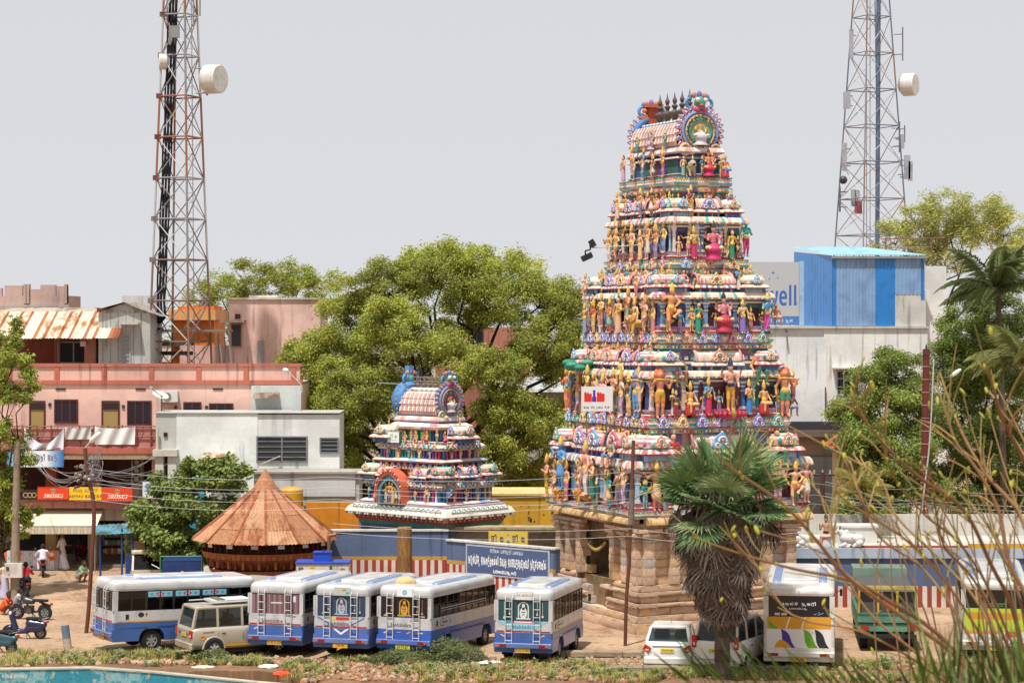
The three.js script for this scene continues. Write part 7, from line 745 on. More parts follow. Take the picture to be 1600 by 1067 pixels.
function bus(label,rearPx,D,yaw,o){
const L=o.L||6,W=o.W||2.12,H=o.H||2.64,X=(rearPx-CX)*D/F,t=thing('minibus',label,'bus',V(X-Math.sin(yaw)*L/2,0,-D-Math.cos(yaw)*L/2),yaw,'parked minibuses'),blue=o.blue||'#3f69b4',wh=o.white||'#cdd1d6',zr=L/2,sill=o.sill||1.52,wt=o.wt||2.24;t.rotation.order='YXZ';t.rotation.x=o.pitch??-R(1.5);
const hw=W/2,wz=o.wz||[L/2-1.55,-L/2+1.0];
const sk=new THREE.Shape();sk.moveTo(-zr+0.04,0.42);for(const z of[...wz].sort((a,b)=>a-b)){sk.lineTo(z-0.52,0.42);sk.absarc(z,0.42,0.52,Math.PI,0,true);}sk.lineTo(zr-0.04,0.42);sk.lineTo(zr,0.6);sk.lineTo(zr,0.86);sk.lineTo(-zr,0.86);sk.lineTo(-zr,0.6);
const skg=new THREE.ExtrudeGeometry(sk,{depth:W-0.06,bevelEnabled:true,bevelSize:0.02,bevelThickness:0.03,bevelSegments:2,curveSegments:10});skg.translate(0,0,-W/2+0.03);skg.rotateY(-Math.PI/2);part('lower_body',new G().add(skg,null,blue),M.car,t);
part('blue_band',new G().add(slab(W,L,0.14,0.862,1.1),null,blue),M.car,t);part('white_band',new G().add(slab(W,L,0.14,1.102,sill),null,wh),M.car,t);const rg=slab(W,L,0.16,wt-0.1,H,0.2),rp=rg.attributes.position;for(let i=0;i<rp.count;i++)if(rp.getY(i)<wt+0.03)rp.setY(i,Math.max(wt,rp.getY(i)));part('roof',new G().add(rg,trs(0,0,0),wh),M.car,t);
part('roof_vent',new G().add(slab(W*0.5,L*0.5,0.1,H-0.04,H+0.08,0.04),trs(0,0,0.1),'#dcdfe2'),M.car,t);for(const s of[-1,1])part('roof_fairing',new G().add(slab(0.3,L*0.6,0.1,H-0.1,H+0.05,0.05),trs(s*W*0.33,0,0.15),'#7f9fd2'),M.car,t);
const posts=[zr-0.1,zr-0.22-(L-1.4)/4,zr-0.22-(L-1.4)/2,zr-0.22-(L-1.4)*0.75,zr-0.22-(L-1.4),-zr+0.2];
for(const s of[-1,1]){posts.forEach((z,i)=>part('post',new G().bx(s>0?hw-0.06:-hw,s>0?hw:-hw+0.06,sill,wt,z-(i===0?0.1:0.045),z+(i===0?0.1:0.045),i===0?wh:'#1c1c20'),M.car,t));for(let i=0;i+1<posts.length;i++){const a=posts[i+1]+0.045,b=posts[i]-(i?0.045:0.1),m=part('side_window',new THREE.BoxGeometry(0.012,wt-sill-0.03,b-a),M.darkglass,t);m.position.set(s*(hw-0.025),(sill+wt)/2,(a+b)/2);part('sash',new G().bx(-0.012,0.012,-(wt-sill)/2,(wt-sill)/2,-0.02,0.02,'#26262a').bx(-0.012,0.012,0.1,0.13,-(b-a)/2,(b-a)/2,'#26262a'),M.paint,m).position.x=s*0.014;if(o.ad&&s>0&&i>0&&i<4)decal('advert_print',b-a-0.04,0.2,o.ad,m,s*0.02,0.23,0,0,Math.PI/2,0);}
if(o.rails)for(const y of[sill+0.22,sill+0.3])part('window_rail',new G().bar(V(s*(hw+0.012),y,posts[1]+0.6),V(s*(hw+0.012),y,posts[4]),0.014,'#c8c8c8'),M.metal,t);if(o.gold)part('gold_stripe',new G().bx(s>0?hw:-hw-0.004,s>0?hw+0.004:-hw,1.1,1.15,-zr+0.2,zr-0.16,'#d0a03a'),M.paint,t);}
part('floor',new G().bx(-hw+0.1,hw-0.1,0.8,0.85,-zr+0.15,zr-0.15,'#3a3a3a'),M.matte,t);
for(let k=0;k<Math.floor((L-1.6)/0.75);k++)for(const s of[-1,1]){const z=zr-0.65-k*0.75;part('seat',new G().bx(s*0.55-0.4,s*0.55+0.4,sill+0.02,sill+0.48,z-0.06,z+0.06,o.seat||'#4a4238').bx(s*0.55-0.4,s*0.55+0.4,sill+0.01,sill+0.08,z-0.4,z-0.06,o.seat||'#4a4238'),M.matte,t);}
const rw=W*0.86;part('rear_window_surround',new G().bx(-hw+0.02,-rw/2,sill,wt,zr-0.12,zr-0.03,wh).bx(rw/2,hw-0.02,sill,wt,zr-0.12,zr-0.03,wh),M.car,t);
{const m=part('rear_window',new THREE.BoxGeometry(rw,wt-sill-0.01,0.03),o.rearMat||M.darkglass,t);m.position.set(0,(sill+wt)/2,zr-0.045);part('window_gasket',new G().bx(-rw/2,rw/2,-0.37,-0.35,-0.02,0.022,'#18181a').bx(-rw/2,rw/2,0.345,0.365,-0.02,0.022,'#18181a').bx(-rw*0.3-0.02,-rw*0.3+0.02,-0.36,0.36,-0.02,0.022,'#18181a').bx(rw*0.3-0.02,rw*0.3+0.02,-0.36,0.36,-0.02,0.022,'#18181a'),M.paint,m);}
part('front_mask',new G().bx(-hw+0.05,hw-0.05,sill,wt,-zr+0.02,-zr+0.06,'#15181a'),M.paint,t);
for(const s of o.lad||[-0.24,0.24]){const ld=new G(),x=s*W;for(const e of[-0.12,0.12]){ld.bar(V(x+e,0.72,zr+0.09),V(x+e,2.28,zr+0.09),0.018,'#d4d6d8').bar(V(x+e,2.28,zr+0.09),V(x+e,H-0.02,zr-0.18),0.018,'#d4d6d8');for(const y of[0.9,1.6,2.2])ld.bar(V(x+e,y,zr-0.03),V(x+e,y,zr+0.09),0.012,'#d4d6d8');}for(let k=0;k<6;k++)ld.bar(V(x-0.12,0.82+k*0.28,zr+0.09),V(x+0.12,0.82+k*0.28,zr+0.09),0.016,'#d4d6d8');part('ladder',ld,M.paint,t);}
part('bumper',new G().add(slab(W*1.0,0.22,0.05,0.56,0.74,0.03),trs(0,0,zr),mixc(blue,'#ffffff',0.08)),M.car,t);part('number_plate',new THREE.BoxGeometry(0.56,0.17,0.015),plateMat(o.plate||'TN 63 T 1482',o.pc||'#d8b838','#2a2418'),t).position.set(o.plx||0,0.49,zr+0.075);
for(const s of[-1,1]){part('tail_light',new G().box(0.34,0.1,0.03,s*W*0.36,0.655,zr+0.118,'#8a1a20').box(0.1,0.08,0.035,s*W*0.36+s*0.12,0.655,zr+0.118,'#b86a2a'),M.lamp,t);}
if(o.redline !==false)for(const[a,b]of[[-0.46,-0.33],[-0.3,0.18],[0.21,0.46]])part('reflector_strip',new G().box((b-a)*W,0.045,0.012,(a+b)/2*W,1.15,zr+0.004,'#c02428'),M.paint,t);
if(o.rear)decal('rear_lettering',W*0.9,sill-1.1,o.rear,t,0,(1.1+sill)/2,zr+0.006);if(o.low)decal('rear_stickers',W*0.9,0.3+(o.lowUp||0),o.low,t,0,0.93+(o.lowUp||0)/2,zr+0.007);if(o.side)decal('side_lettering',1.1,0.36,o.side,t,hw+0.005,1.32,zr-1.35,0,Math.PI/2,0);
if(o.topBoard){part('route_board',new G().box(0.62,0.3,0.03,0.04,2.42,zr+0.02,'#dfe2e2'),M.paint,t);decal('route_print',0.6,0.28,o.topBoard,t,0.04,2.42,zr+0.038);}
for(const z of wz)for(const s of[-1,1])wheel(t,s*(hw-0.17),0.4,z,0.4,0.24,'#9a9a9a');part('chassis',new G().bx(-0.5,0.5,0.35,0.6,-zr+0.3,zr-0.4,'#1c1a1a').bar(V(-hw+0.2,0.4,wz[0]),V(hw-0.2,0.4,wz[0]),0.08,'#222').bar(V(-hw+0.2,0.4,wz[1]),V(hw-0.2,0.4,wz[1]),0.08,'#222'),M.rubber,t);part('mud_flap',new G().bx(-hw+0.06,-hw+0.36,0.2,0.55,wz[0]+0.55,wz[0]+0.57,'#222'),M.rubber,t);
part('mirror',new G().bar(V(hw-0.02,1.9,-zr+0.2),V(hw+0.22,1.95,-zr),0.015,'#222').box(0.1,0.26,0.06,hw+0.24,1.88,-zr,'#222'),M.paint,t);part('fuel_cap',new G().bx(hw,hw+0.012,1.22,1.4,zr-0.62,zr-0.5,'#2a2a2e'),M.paint,t);
return t;
}
const mah=(col,f)=>clearTex(512,110,(x,w,h)=>{x.clearRect(0,0,w,h);x.fillStyle=col;x.font='bold 44px serif';x.textAlign='center';x.fillText('Mahindra',w*0.44,84);f&&f(x,w,h);});
const tourist=clearTex(256,84,(x,w,h)=>{x.strokeStyle='#c8302c';x.lineWidth=9;x.beginPath();x.ellipse(58,42,50,30,0,0.9,5.4);x.stroke();x.fillStyle='#40444a';x.font='italic bold 30px sans-serif';x.fillText('tourister',46,52);x.lineWidth=5;x.strokeStyle='#40444a';for(const a of[206,220]){x.beginPath();x.arc(a,42,18,-1.4,1.4);x.stroke();}});
const stickers=(cols,seedv)=>{seed(seedv);return clearTex(512,90,(x,w,h)=>{for(const[a,c]of cols){x.save();x.translate(a*w,h*0.3);x.rotate(rr(-0.5,0.5));x.fillStyle=c;x.fillRect(-28,-8,56,14);x.fillStyle='rgba(255,255,255,0.8)';x.fillRect(-22,-3,44,4);x.restore();}});};
bus('white and blue minibus seen from the side, advert strips in its windows',158,84.9,R(-60),{L:5.7,gold:true,lad:[-0.3,0.2],plate:'TN 63',plx:0.1,pc:'#b88a2a',ad:printMat(canvasTex(256,64,(x,w,h)=>{x.fillStyle='#7fb8c8';x.fillRect(0,0,w,h);x.fillStyle='#b02a3a';x.beginPath();x.ellipse(w/2,h/2,44,20,0,0,7);x.fill();x.fillStyle='#f4f0ea';x.font='bold 22px sans-serif';x.textAlign='center';x.fillText('AVN',w/2,h/2+8);x.fillStyle='#4a90b8';for(const a of[40,216]){x.beginPath();x.arc(a,h/2,16,0,7);x.fill();}})),side:clearTex(256,84,(x,w,h)=>{x.fillStyle='#2a2226';x.beginPath();x.ellipse(70,30,26,20,0,0,7);x.fill();x.fillStyle='#b03a34';x.fillRect(110,16,16,26);})});
bus('white and blue minibus with pink curtains in its rear window',429,83.4,R(-14),{rear:mah('#4a4c50',(x,w,h)=>{x.font='italic bold 20px serif';x.fillText('DI 3200',w*0.84,30);}),low:stickers([[0.12,'#c8b4b0'],[0.8,'#c8bcc4']],4),plate:'TN 63 E 2108',pc:'#d09a34',gold:true,rearMat:printMat(canvasTex(512,200,(x,w,h)=>{for(let i=0;i<w;i+=4){const s=Math.sin(i*0.11)*18+Math.sin(i*0.31)*12;x.fillStyle=`rgb(${120 + s},${92 + s},${98 + s})`;x.fillRect(i,0,4,h);}x.fillStyle='#cfcac4';x.fillRect(w*0.4,h*0.42,w*0.24,h*0.07);x.fillStyle='#d8d4d0';x.fillRect(w*0.87,h*0.1,w*0.05,h*0.3);}),0.15)});
bus('minibus with a silver deity on its dark blue rear window and chevron stripes',532,82.6,R(-15),{blue:'#4a70bc',white:'#c4cad0',rear:mah('#34363c',(x,w,h)=>{x.fillStyle='#c8302a';x.fillRect(w*0.4,6,w*0.26,26);x.fillStyle='#d8c23a';x.fillRect(w*0.3,6,w*0.1,26);x.fillStyle='#3f66b4';x.lineWidth=10;x.strokeStyle='#3f66b4';x.beginPath();x.moveTo(20,10);x.lineTo(w*0.42,h);x.moveTo(w-20,10);x.lineTo(w*0.58,h);x.stroke();}),low:clearTex(512,90,(x,w,h)=>{x.fillStyle='#e2e6ea';x.beginPath();x.moveTo(w*0.34,0);x.lineTo(w*0.5,h*0.75);x.lineTo(w*0.66,0);x.lineTo(w*0.6,0);x.lineTo(w*0.5,h*0.46);x.lineTo(w*0.4,0);x.fill();x.fillStyle='#d88a2a';for(const a of[6,470])x.fillRect(a,h*0.7,36,20);}),plate:'TN 59',pc:'#d8a030',lad:[-0.24,0.24],rearMat:printMat(canvasTex(512,200,deity('#2c4058','#9fb0bc','#a83a44')),0.12),topBoard:printMat(canvasTex(128,60,(x,w,h)=>{x.fillStyle='#aab8b4';x.fillRect(0,0,w,h);x.fillStyle='#d8a24a';x.font='italic bold 22px serif';x.fillText('Jothi',26,34);x.fillStyle='#3a9a5a';x.fillRect(96,34,24,16);x.fillStyle='#c8402a';x.fillRect(70,14,26,10);}))});
bus('minibus with a golden deity on its black rear window and a bundle on the roof',630,82.2,R(-21),{L:6.4,blue:'#2c62c4',rails:true,redline:false,rear:mah('#4a4c50',(x,w,h)=>{x.strokeStyle='#c8302c';x.lineWidth=5;x.beginPath();x.ellipse(w*0.66,24,16,10,0,0.9,5.4);x.stroke();x.font='italic bold 20px sans-serif';x.fillText('tourister',w*0.76,32);}),low:stickers([[0.14,'#d8c040'],[0.4,'#4a3a80'],[0.6,'#a05a40'],[0.84,'#d8c040']],6),plate:'TN 63 AC',pc:'#c8cc3a',side:tourist,rearMat:printMat(canvasTex(512,200,(x,w,h)=>{deity('#191426','#c8982c','#7a2a3a')(x,w,h);x.fillStyle='#2f9a4a';x.fillRect(w*0.38,h*0.9,w*0.12,h*0.07);x.fillStyle='#3a5ad0';x.fillRect(w*0.5,h*0.9,w*0.12,h*0.07);x.fillStyle='#d8d4cc';x.fillRect(w*0.06,h*0.9,w*0.1,h*0.04);x.fillRect(w*0.84,h*0.9,w*0.1,h*0.04);}),0.1),topBoard:printMat(canvasTex(128,60,(x,w,h)=>{x.fillStyle='#dde2e2';x.fillRect(0,0,w,h);x.fillStyle='#4aa6c8';for(let k=0;k<8;k++){x.beginPath();x.arc(64+Math.cos(k*0.785)*13,30+Math.sin(k*0.785)*13,7,0,7);x.fill();}}))});
bus('minibus with a white deity on its teal rear window, beside the tower',817,81.4,R(-13),{L:5.6,gold:true,rear:clearTex(512,110,(x,w,h)=>{x.fillStyle='#8fc4d8';x.beginPath();x.moveTo(10,0);x.lineTo(w-10,0);x.lineTo(w*0.62,h);x.lineTo(w*0.38,h);x.fill();x.fillStyle='#c83a34';x.fillRect(w*0.3,0,w*0.4,20);x.fillStyle='#fff';x.fillRect(w*0.33,6,w*0.34,7);x.fillStyle='#24506a';x.font='bold 44px serif';x.textAlign='center';x.fillText('Mahindra',w/2,72);x.fillStyle='#5a9ac0';for(let i=0;i<4;i++)x.fillRect(w*(0.34+i*0.015),82+i*8,w*(0.32-i*0.03),4);}),low:stickers([[0.12,'#d09a9a'],[0.86,'#d0909a']],9),plate:'TN 63 AB 1234'.replace('AB 1234','X 3070'),pc:'#c8a83a',side:tourist,rearMat:printMat(canvasTex(512,200,deity('#1f4a52','#cfd8d4','#6a2a34')),0.12),topBoard:clearTex(128,60,(x,w,h)=>{x.fillStyle='#b8863a';x.font='italic bold 20px serif';x.fillText('P.S. MURALI',2,36);})});
bus('white coach with purple, orange and green swirls on its rear',1249,79.8,R(-8),{L:8,W:2.45,H:2.98,sill:1.95,wt:2.66,lowUp:0.45,pitch:0,blue:'#e2e2e0',white:'#e4e4e2',redline:false,lad:[],wz:[2.2,-2.6],plate:'TN 58',pc:'#cfa63a',rear:printMat(canvasTex(512,110,(x,w,h)=>{x.fillStyle='#d89a24';x.fillRect(0,0,w,h);x.fillStyle='#6aa82c';x.beginPath();x.moveTo(0,10);x.bezierCurveTo(60,40,120,60,190,h);x.lineTo(60,h);x.fill();x.strokeStyle='#f0ece4';x.lineWidth=9;for(const s of[0.36,0.6]){x.beginPath();x.moveTo(w*s,0);x.bezierCurveTo(w*(s-0.05),40,w*(s-0.1),70,w*(s-0.02),h);x.stroke();}})),low:printMat(canvasTex(512,200,(x,w,h)=>{x.fillStyle='#e0dedb';x.fillRect(0,0,w,h);const sw=(c,a,b)=>{x.fillStyle=c;x.beginPath();x.moveTo(a,0);x.bezierCurveTo(a+120,40,a+40,140,a+160,h);x.lineTo(a+60,h);x.bezierCurveTo(a-10,120,a+20,60,a,0);x.fill();};sw('#4a2f96',110);sw('#6aa82c',290);x.fillStyle='#d89a24';x.beginPath();x.moveTo(60,h);x.bezierCurveTo(60,80,140,60,210,h);x.fill();sw('#26262a',380);})),rearMat:printMat(canvasTex(512,200,(x,w,h)=>{x.fillStyle='#101824';x.fillRect(0,0,w,h);tamil(x,'e-va-la-.-ka ta-u-va-ra-i',w*0.22,h*0.3,30,'#d8e4ea',2,w*0.56);tamil(x,'ma-A-nna-A-ma-ta-u',w*0.34,h*0.56,18,'#c8d0d8',2,w*0.3);x.fillStyle='#c8c8c4';x.fillRect(w*0.1,h*0.82,w*0.2,h*0.12);x.strokeStyle='#8fc0d8';x.lineWidth=5;x.beginPath();x.moveTo(w*0.74,h*0.9);x.lineTo(w*0.84,h*0.78);x.moveTo(w*0.8,h*0.92);x.lineTo(w*0.9,h*0.8);x.stroke();}),0.1)});
bus('grey bus with a yellow green rear window frame at the right edge',1556,82.5,R(-10),{L:8,W:2.4,H:2.9,sill:1.9,wt:2.55,pitch:0,blue:'#cfd2d0',white:'#cdd2cc',redline:false,lad:[],wz:[2.2,-2.6],plate:'TN 65',rear:printMat(canvasTex(64,32,(x,w,h)=>{x.fillStyle='#b4c232';x.fillRect(0,0,w,h);x.fillStyle='#c88a2a';x.fillRect(6,6,52,10);})),low:printMat(canvasTex(512,90,(x,w,h)=>{x.fillStyle='#cfd4d2';x.fillRect(0,0,w,h);x.fillStyle='#d8842a';x.fillRect(0,0,w*0.6,30);x.fillStyle='#c83424';x.fillRect(w*0.66,0,w*0.2,h);})),rearMat:printMat(canvasTex(512,200,(x,w,h)=>{x.fillStyle='#131a1a';x.fillRect(0,0,w,h);x.fillStyle='#4a8a34';x.fillRect(w*0.2,h*0.72,w*0.5,h*0.06);x.fillRect(w*0.24,h*0.84,w*0.4,h*0.05);x.fillStyle='#b83a2a';x.beginPath();x.arc(w*0.3,h*0.3,26,0,7);x.fill();}),0.1)});
{const s=solo('cloth_bundle',new THREE.IcosahedronGeometry(0.3,2),std({vertexColors:false,color:new THREE.Color(0.55,0.4,0.18),roughness:0.95}),'tan cloth bundle tied on a minibus roof','bundle');const p=s.geometry.attributes.position;for(let i=0;i<p.count;i++){const k=0.8+0.4*fbm(p.getX(i)*0.8+0.5,p.getZ(i)*0.8+0.5,8,8,3,3);p.setXYZ(i,p.getX(i)*k*1.3,p.getY(i)*k*0.65,p.getZ(i)*k);}s.geometry.computeVertexNormals();s.position.copy(P(634,897,83.6)).setY(2.72);}
{
const t=thing('lorry','pale green lorry seen from behind through the twigs','lorry',V(P(1406,0,84).x,0,-87.5),R(-6));part('cargo_box',new G().bx(-1.1,1.1,0.75,1.35,-2.6,2.6,'#5f9a80').bx(-1.12,1.12,1.35,1.42,-2.62,2.62,'#4a7a64').bx(-1.1,1.1,1.02,1.08,2.6,2.63,'#1f2a26'),M.paint,t);for(const x of[-1.05,-0.35,0.35,1.05])part('stake',new G().bx(x-0.04,x+0.04,1.42,2.35,2.5,2.58,'#c9a83a'),M.paint,t);part('top_rail',new G().bx(-1.1,1.1,2.3,2.42,2.48,2.6,'#c8b04a'),M.paint,t);part('load_cover',new G().bx(-1.0,1.0,1.42,2.2,-2.4,2.4,'#4a4a48'),M.matte,t);part('cab',new G().bx(-1.05,1.05,0.7,2.5,-4.4,-2.8,'#7f978a'),M.car,t);for(const s of[-1,1]){part('tail_light',new G().box(0.3,0.14,0.04,s*0.85,0.88,2.62,'#a82a20'),M.lamp,t);for(const z of[1.6,-3.5])wheel(t,s*0.85,0.46,z,0.46,0.3,'#8a5a3a');}part('chassis',new G().bx(-0.5,0.5,0.45,0.75,-4.2,2.4,'#222'),M.rubber,t);part('bumper',new G().bx(-1.05,1.05,0.5,0.64,2.55,2.65,'#222'),M.rubber,t);part('warning_triangle',new G().box(0.3,0.3,0.02,0.1,1.7,2.56,'#c83a2a'),M.paint,t);}
function car(label,name,rearPx,D,yaw,o){
const L=o.L,W=o.W,X=(rearPx-CX)*D/F,t=thing(name,label,'car',V(X-Math.sin(yaw)*L/2,0,-D-Math.cos(yaw)*L/2),yaw),hw=W/2,zr=L/2;
const ringAt=([f,yb,yt,k])=>{const z=zr-f*L,w=hw*k;return[[-w*0.9,yb,z],[-w,yb+0.18,z],[-w,yt-0.16,z],[-w*0.93,yt-0.03,z],[-w*0.8,yt,z],[w*0.8,yt,z],[w*0.93,yt-0.03,z],[w,yt-0.16,z],[w,yb+0.18,z],[w*0.9,yb,z]].map((p)=>V(...p));};
const st=o.body.map(ringAt),n=st[0].length,pos=[],idx=[];st.forEach((r)=>r.forEach((p)=>pos.push(p.x,p.y,p.z)));for(let i=0;i+1<st.length;i++)for(let k=0;k<n;k++){const a=i*n+k,b=i*n+(k+1)% n,c=(i+1)*n+k,d=(i+1)*n+(k+1)% n;idx.push(a,b,c,b,d,c);}for(const[i,f]of[[0,0],[st.length-1,1]])for(let k=1;k+1<n;k++)f?idx.push(i*n,i*n+k,i*n+k+1):idx.push(i*n,i*n+k+1,i*n+k);
let g=new THREE.BufferGeometry();g.setAttribute('position',new THREE.BufferAttribute(new Float32Array(pos),3));g.setIndex(idx);g.computeVertexNormals();g.setAttribute('uv',new THREE.BufferAttribute(new Float32Array(pos.length/3*2),2));
const bm=new THREE.MeshPhysicalMaterial({color:new THREE.Color(...C(o.col)),roughness:0.35,metalness:o.met||0,clearcoat:0.7,clearcoatRoughness:0.1,side:THREE.DoubleSide});part('body',g,bm,t);
const[b0,r0,r1,b1,yb,yr,kr]=o.house,z=(f)=>zr-f*L,hb=hw*0.88,hr=hw*kr,roof=new G(),rt=0.05;roof.add(slab(hr*2+0.06,(r1-r0)*L+0.12,0.12,yr-0.06,yr+0.05,0.045),trs(0,0,(z(r0)+z(r1))/2),o.col);part('roof',roof,M.car,t);
const pp=(a,b,w)=>part('pillar',new G().rod(a,b,w,w,o.col),M.car,t);for(const s of[-1,1]){pp(V(s*hb,yb,z(b0)),V(s*hr,yr-0.02,z(r0)),0.09);pp(V(s*hb,yb,z(b1)),V(s*hr,yr-0.02,z(r1)),0.07);for(const f of o.posts)pp(V(s*hb,yb,z(f)),V(s*hr,yr-0.02,z(f)),0.08);}
const gm=o.glass||M.glass,pane=(name,a,b,c,d)=>part(name,new G().quad(a,b,c,d,[1,1,1]),gm,t);pane('rear_window',V(-hb,yb,z(b0)),V(hb,yb,z(b0)),V(hr,yr-0.03,z(r0)),V(-hr,yr-0.03,z(r0)));pane('windscreen',V(hb,yb,z(b1)),V(-hb,yb,z(b1)),V(-hr,yr-0.03,z(r1)),V(hr,yr-0.03,z(r1)));
for(const s of[-1,1]){const fs=[b0,...o.posts,b1],top=(f)=>Math.max(r0,Math.min(r1,f));for(let i=0;i+1<fs.length;i++)pane('side_window',V(s*hb,yb,z(fs[i])),V(s*hb,yb,z(fs[i+1])),V(s*hr,yr-0.03,z(top(fs[i+1]))),V(s*hr,yr-0.03,z(top(fs[i]))));for(const f of[o.posts[0],(o.posts[1]||b1)])part('door_seam',new G().bx(s>0?hw-0.002:-hw-0.006,s>0?hw+0.006:-hw+0.002,o.body[0][1]+0.2,yb-0.18,z(f)-0.006,z(f)+0.006,'#3a3a38'),M.paint,t);part('door_handle',new G().box(0.02,0.03,0.16,s*(hw+0.012),yb-0.2,z(o.posts[0])-0.2,'#333'),M.paint,t);}
for(const s of[-1,1])for(const zz of o.seats||[z(0.4),z(0.58)])part('seat',new G().bx(s*0.36-0.24,s*0.36+0.24,yb-0.3,yb+0.22,zz-0.06,zz+0.06,'#5a564e').bx(s*0.36-0.12,s*0.36+0.12,yb+0.24,yb+0.4,zz-0.04,zz+0.04,'#5a564e'),M.matte,t);
for(const f of o.wheels)for(const s of[-1,1]){wheel(t,s*(hw-0.06),o.wr,z(f),o.wr,0.2,'#c4c4c4');part('wheel_arch',new G().add(nonIdx(new THREE.TorusGeometry(o.wr*1.14,0.05,5,16,Math.PI)),trs(s*(hw-0.02),o.wr,z(f),0,Math.PI/2,0),o.arch||o.col),M.car,t);part('wheel_well',new G().add(nonIdx(new THREE.CylinderGeometry(o.wr*1.1,o.wr*1.1,0.012,18)),trs(s*(hw+0.004),o.wr+0.02,z(f),0,0,Math.PI/2),'#0c0c0c'),M.rubber,t);}
part('number_plate',new THREE.BoxGeometry(0.48,0.13,0.02),plateMat(o.plate,o.pc||'#d8c83a','#222'),t).position.set(o.px||0,o.py,zr+0.02);for(const s of[-1,1])part('tail_light',new G().add(new THREE.BoxGeometry(o.tl[0],o.tl[1],0.1),trs(s*(hw-o.tl[0]/2-0.02),o.tl[2],zr-0.02,0,s*0.3,s*(o.tl[3]||0)),'#b8261c').add(new THREE.BoxGeometry(o.tl[0]*0.5,o.tl[1]*0.25,0.11),trs(s*(hw-o.tl[0]/2-0.04),o.tl[2]-o.tl[1]*0.2,zr-0.018,0,s*0.3,0),'#dcc8c0'),M.lamp,t);
part('bumper',new G().add(slab(W*0.98,0.2,0.08,o.bump[0],o.bump[1],0.04),trs(0,0,zr-0.04),o.bumpC||o.col),M.car,t);part('underbody',new G().bx(-hw+0.15,hw-0.15,0.22,0.4,-zr+0.3,zr-0.3,'#111'),M.rubber,t);o.extra&&o.extra(t,zr,hw,z);return t;
}
car('silver beige multi-purpose car with roof rack between two buses','utility_car',286,83.6,R(-62),{L:4.3,W:1.72,col:'#b7ae9c',met:0.3,body:[[0,0.42,1.0,0.94],[0.015,0.36,1.12,0.99],[0.1,0.34,1.14,1],[0.72,0.34,1.12,1],[0.78,0.36,1.06,0.98],[0.98,0.4,0.9,0.9],[1,0.46,0.8,0.84]],house:[0.02,0.06,0.58,0.76,1.1,1.82,0.8],posts:[0.24,0.46],wheels:[0.2,0.78],wr:0.36,plate:'TN 63',py:0.86,px:0.1,tl:[0.18,0.28,0.9,0],bump:[0.34,0.58],extra:(t,zr,hw,z)=>{part('roof_rack',new G().bar(V(-0.6,1.97,z(0.1)),V(-0.6,1.97,z(0.58)),0.025,'#ccc').bar(V(0.6,1.97,z(0.1)),V(0.6,1.97,z(0.58)),0.025,'#ccc').box(1.0,0.08,1.5,0,2.0,z(0.4),'#d8d6d0').box(0.9,0.05,0.3,0,2.05,z(0.3),'#6a5a50'),M.paint,t);part('side_band',new G().bx(hw-0.001,hw+0.008,0.42,0.5,z(0.7),z(0.28),'#c8962a').bx(hw-0.001,hw+0.006,0.94,0.97,z(0.2),z(0.1),'#b83a24'),M.paint,t);decal('sticker',0.2,0.14,printMat(canvasTex(32,24,(x)=>{x.fillStyle='#e09a24';x.fillRect(0,0,32,24);x.fillStyle='#8a3a1a';x.fillRect(5,8,22,6);})),t,hw+0.006,0.78,z(0.1),0,Math.PI/2,0);part('spare_carrier',new G().bx(-0.5,0.5,0.9,0.94,zr,zr+0.02,'#777'),M.paint,t);}});
car('white sedan with red tail lamps parked by the stone base','sedan_car',1043,80.0,R(-9),{L:4.0,W:1.7,col:'#e8e8e4',glass:M.glass,body:[[0,0.4,0.92,0.9],[0.02,0.3,1.0,0.98],[0.12,0.26,1.03,1],[0.3,0.24,1.0,1],[0.7,0.24,0.98,1],[0.78,0.26,0.92,0.98],[0.97,0.34,0.76,0.9],[1,0.42,0.66,0.84]],house:[0.08,0.2,0.52,0.72,0.98,1.47,0.74],posts:[0.26,0.48],wheels:[0.2,0.81],wr:0.3,plate:'TN 63 AB',py:0.76,tl:[0.24,0.2,0.82,0.5],bump:[0.28,0.52],extra:(t,zr)=>{part('chrome_strip',new G().box(1.05,0.035,0.03,0,0.9,zr+0.0,'#b8b8b4'),M.metal,t);part('antenna',new G().bar(V(0,1.5,0.4),V(0,1.7,0.55),0.008,'#222'),M.paint,t);}});
car('white multi-purpose car with dark rear window partly behind the fan palm','utility_car',1118,79.6,R(-26),{L:4.4,W:1.75,col:'#e4e2da',glass:M.darkglass,body:[[0,0.42,1.04,0.94],[0.015,0.32,1.12,0.99],[0.1,0.3,1.14,1],[0.72,0.3,1.12,1],[0.8,0.32,1.04,0.98],[0.98,0.4,0.84,0.9],[1,0.46,0.74,0.84]],house:[0.02,0.07,0.56,0.78,1.1,1.8,0.8],posts:[0.24,0.46],wheels:[0.19,0.8],wr:0.34,plate:'TN 45',py:0.8,tl:[0.16,0.42,1.1,0],bump:[0.3,0.55],extra:(t,zr)=>{part('red_reflector',new G().box(1.5,0.025,0.02,0,0.5,zr+0.06,'#b03a2a'),M.paint,t);}});
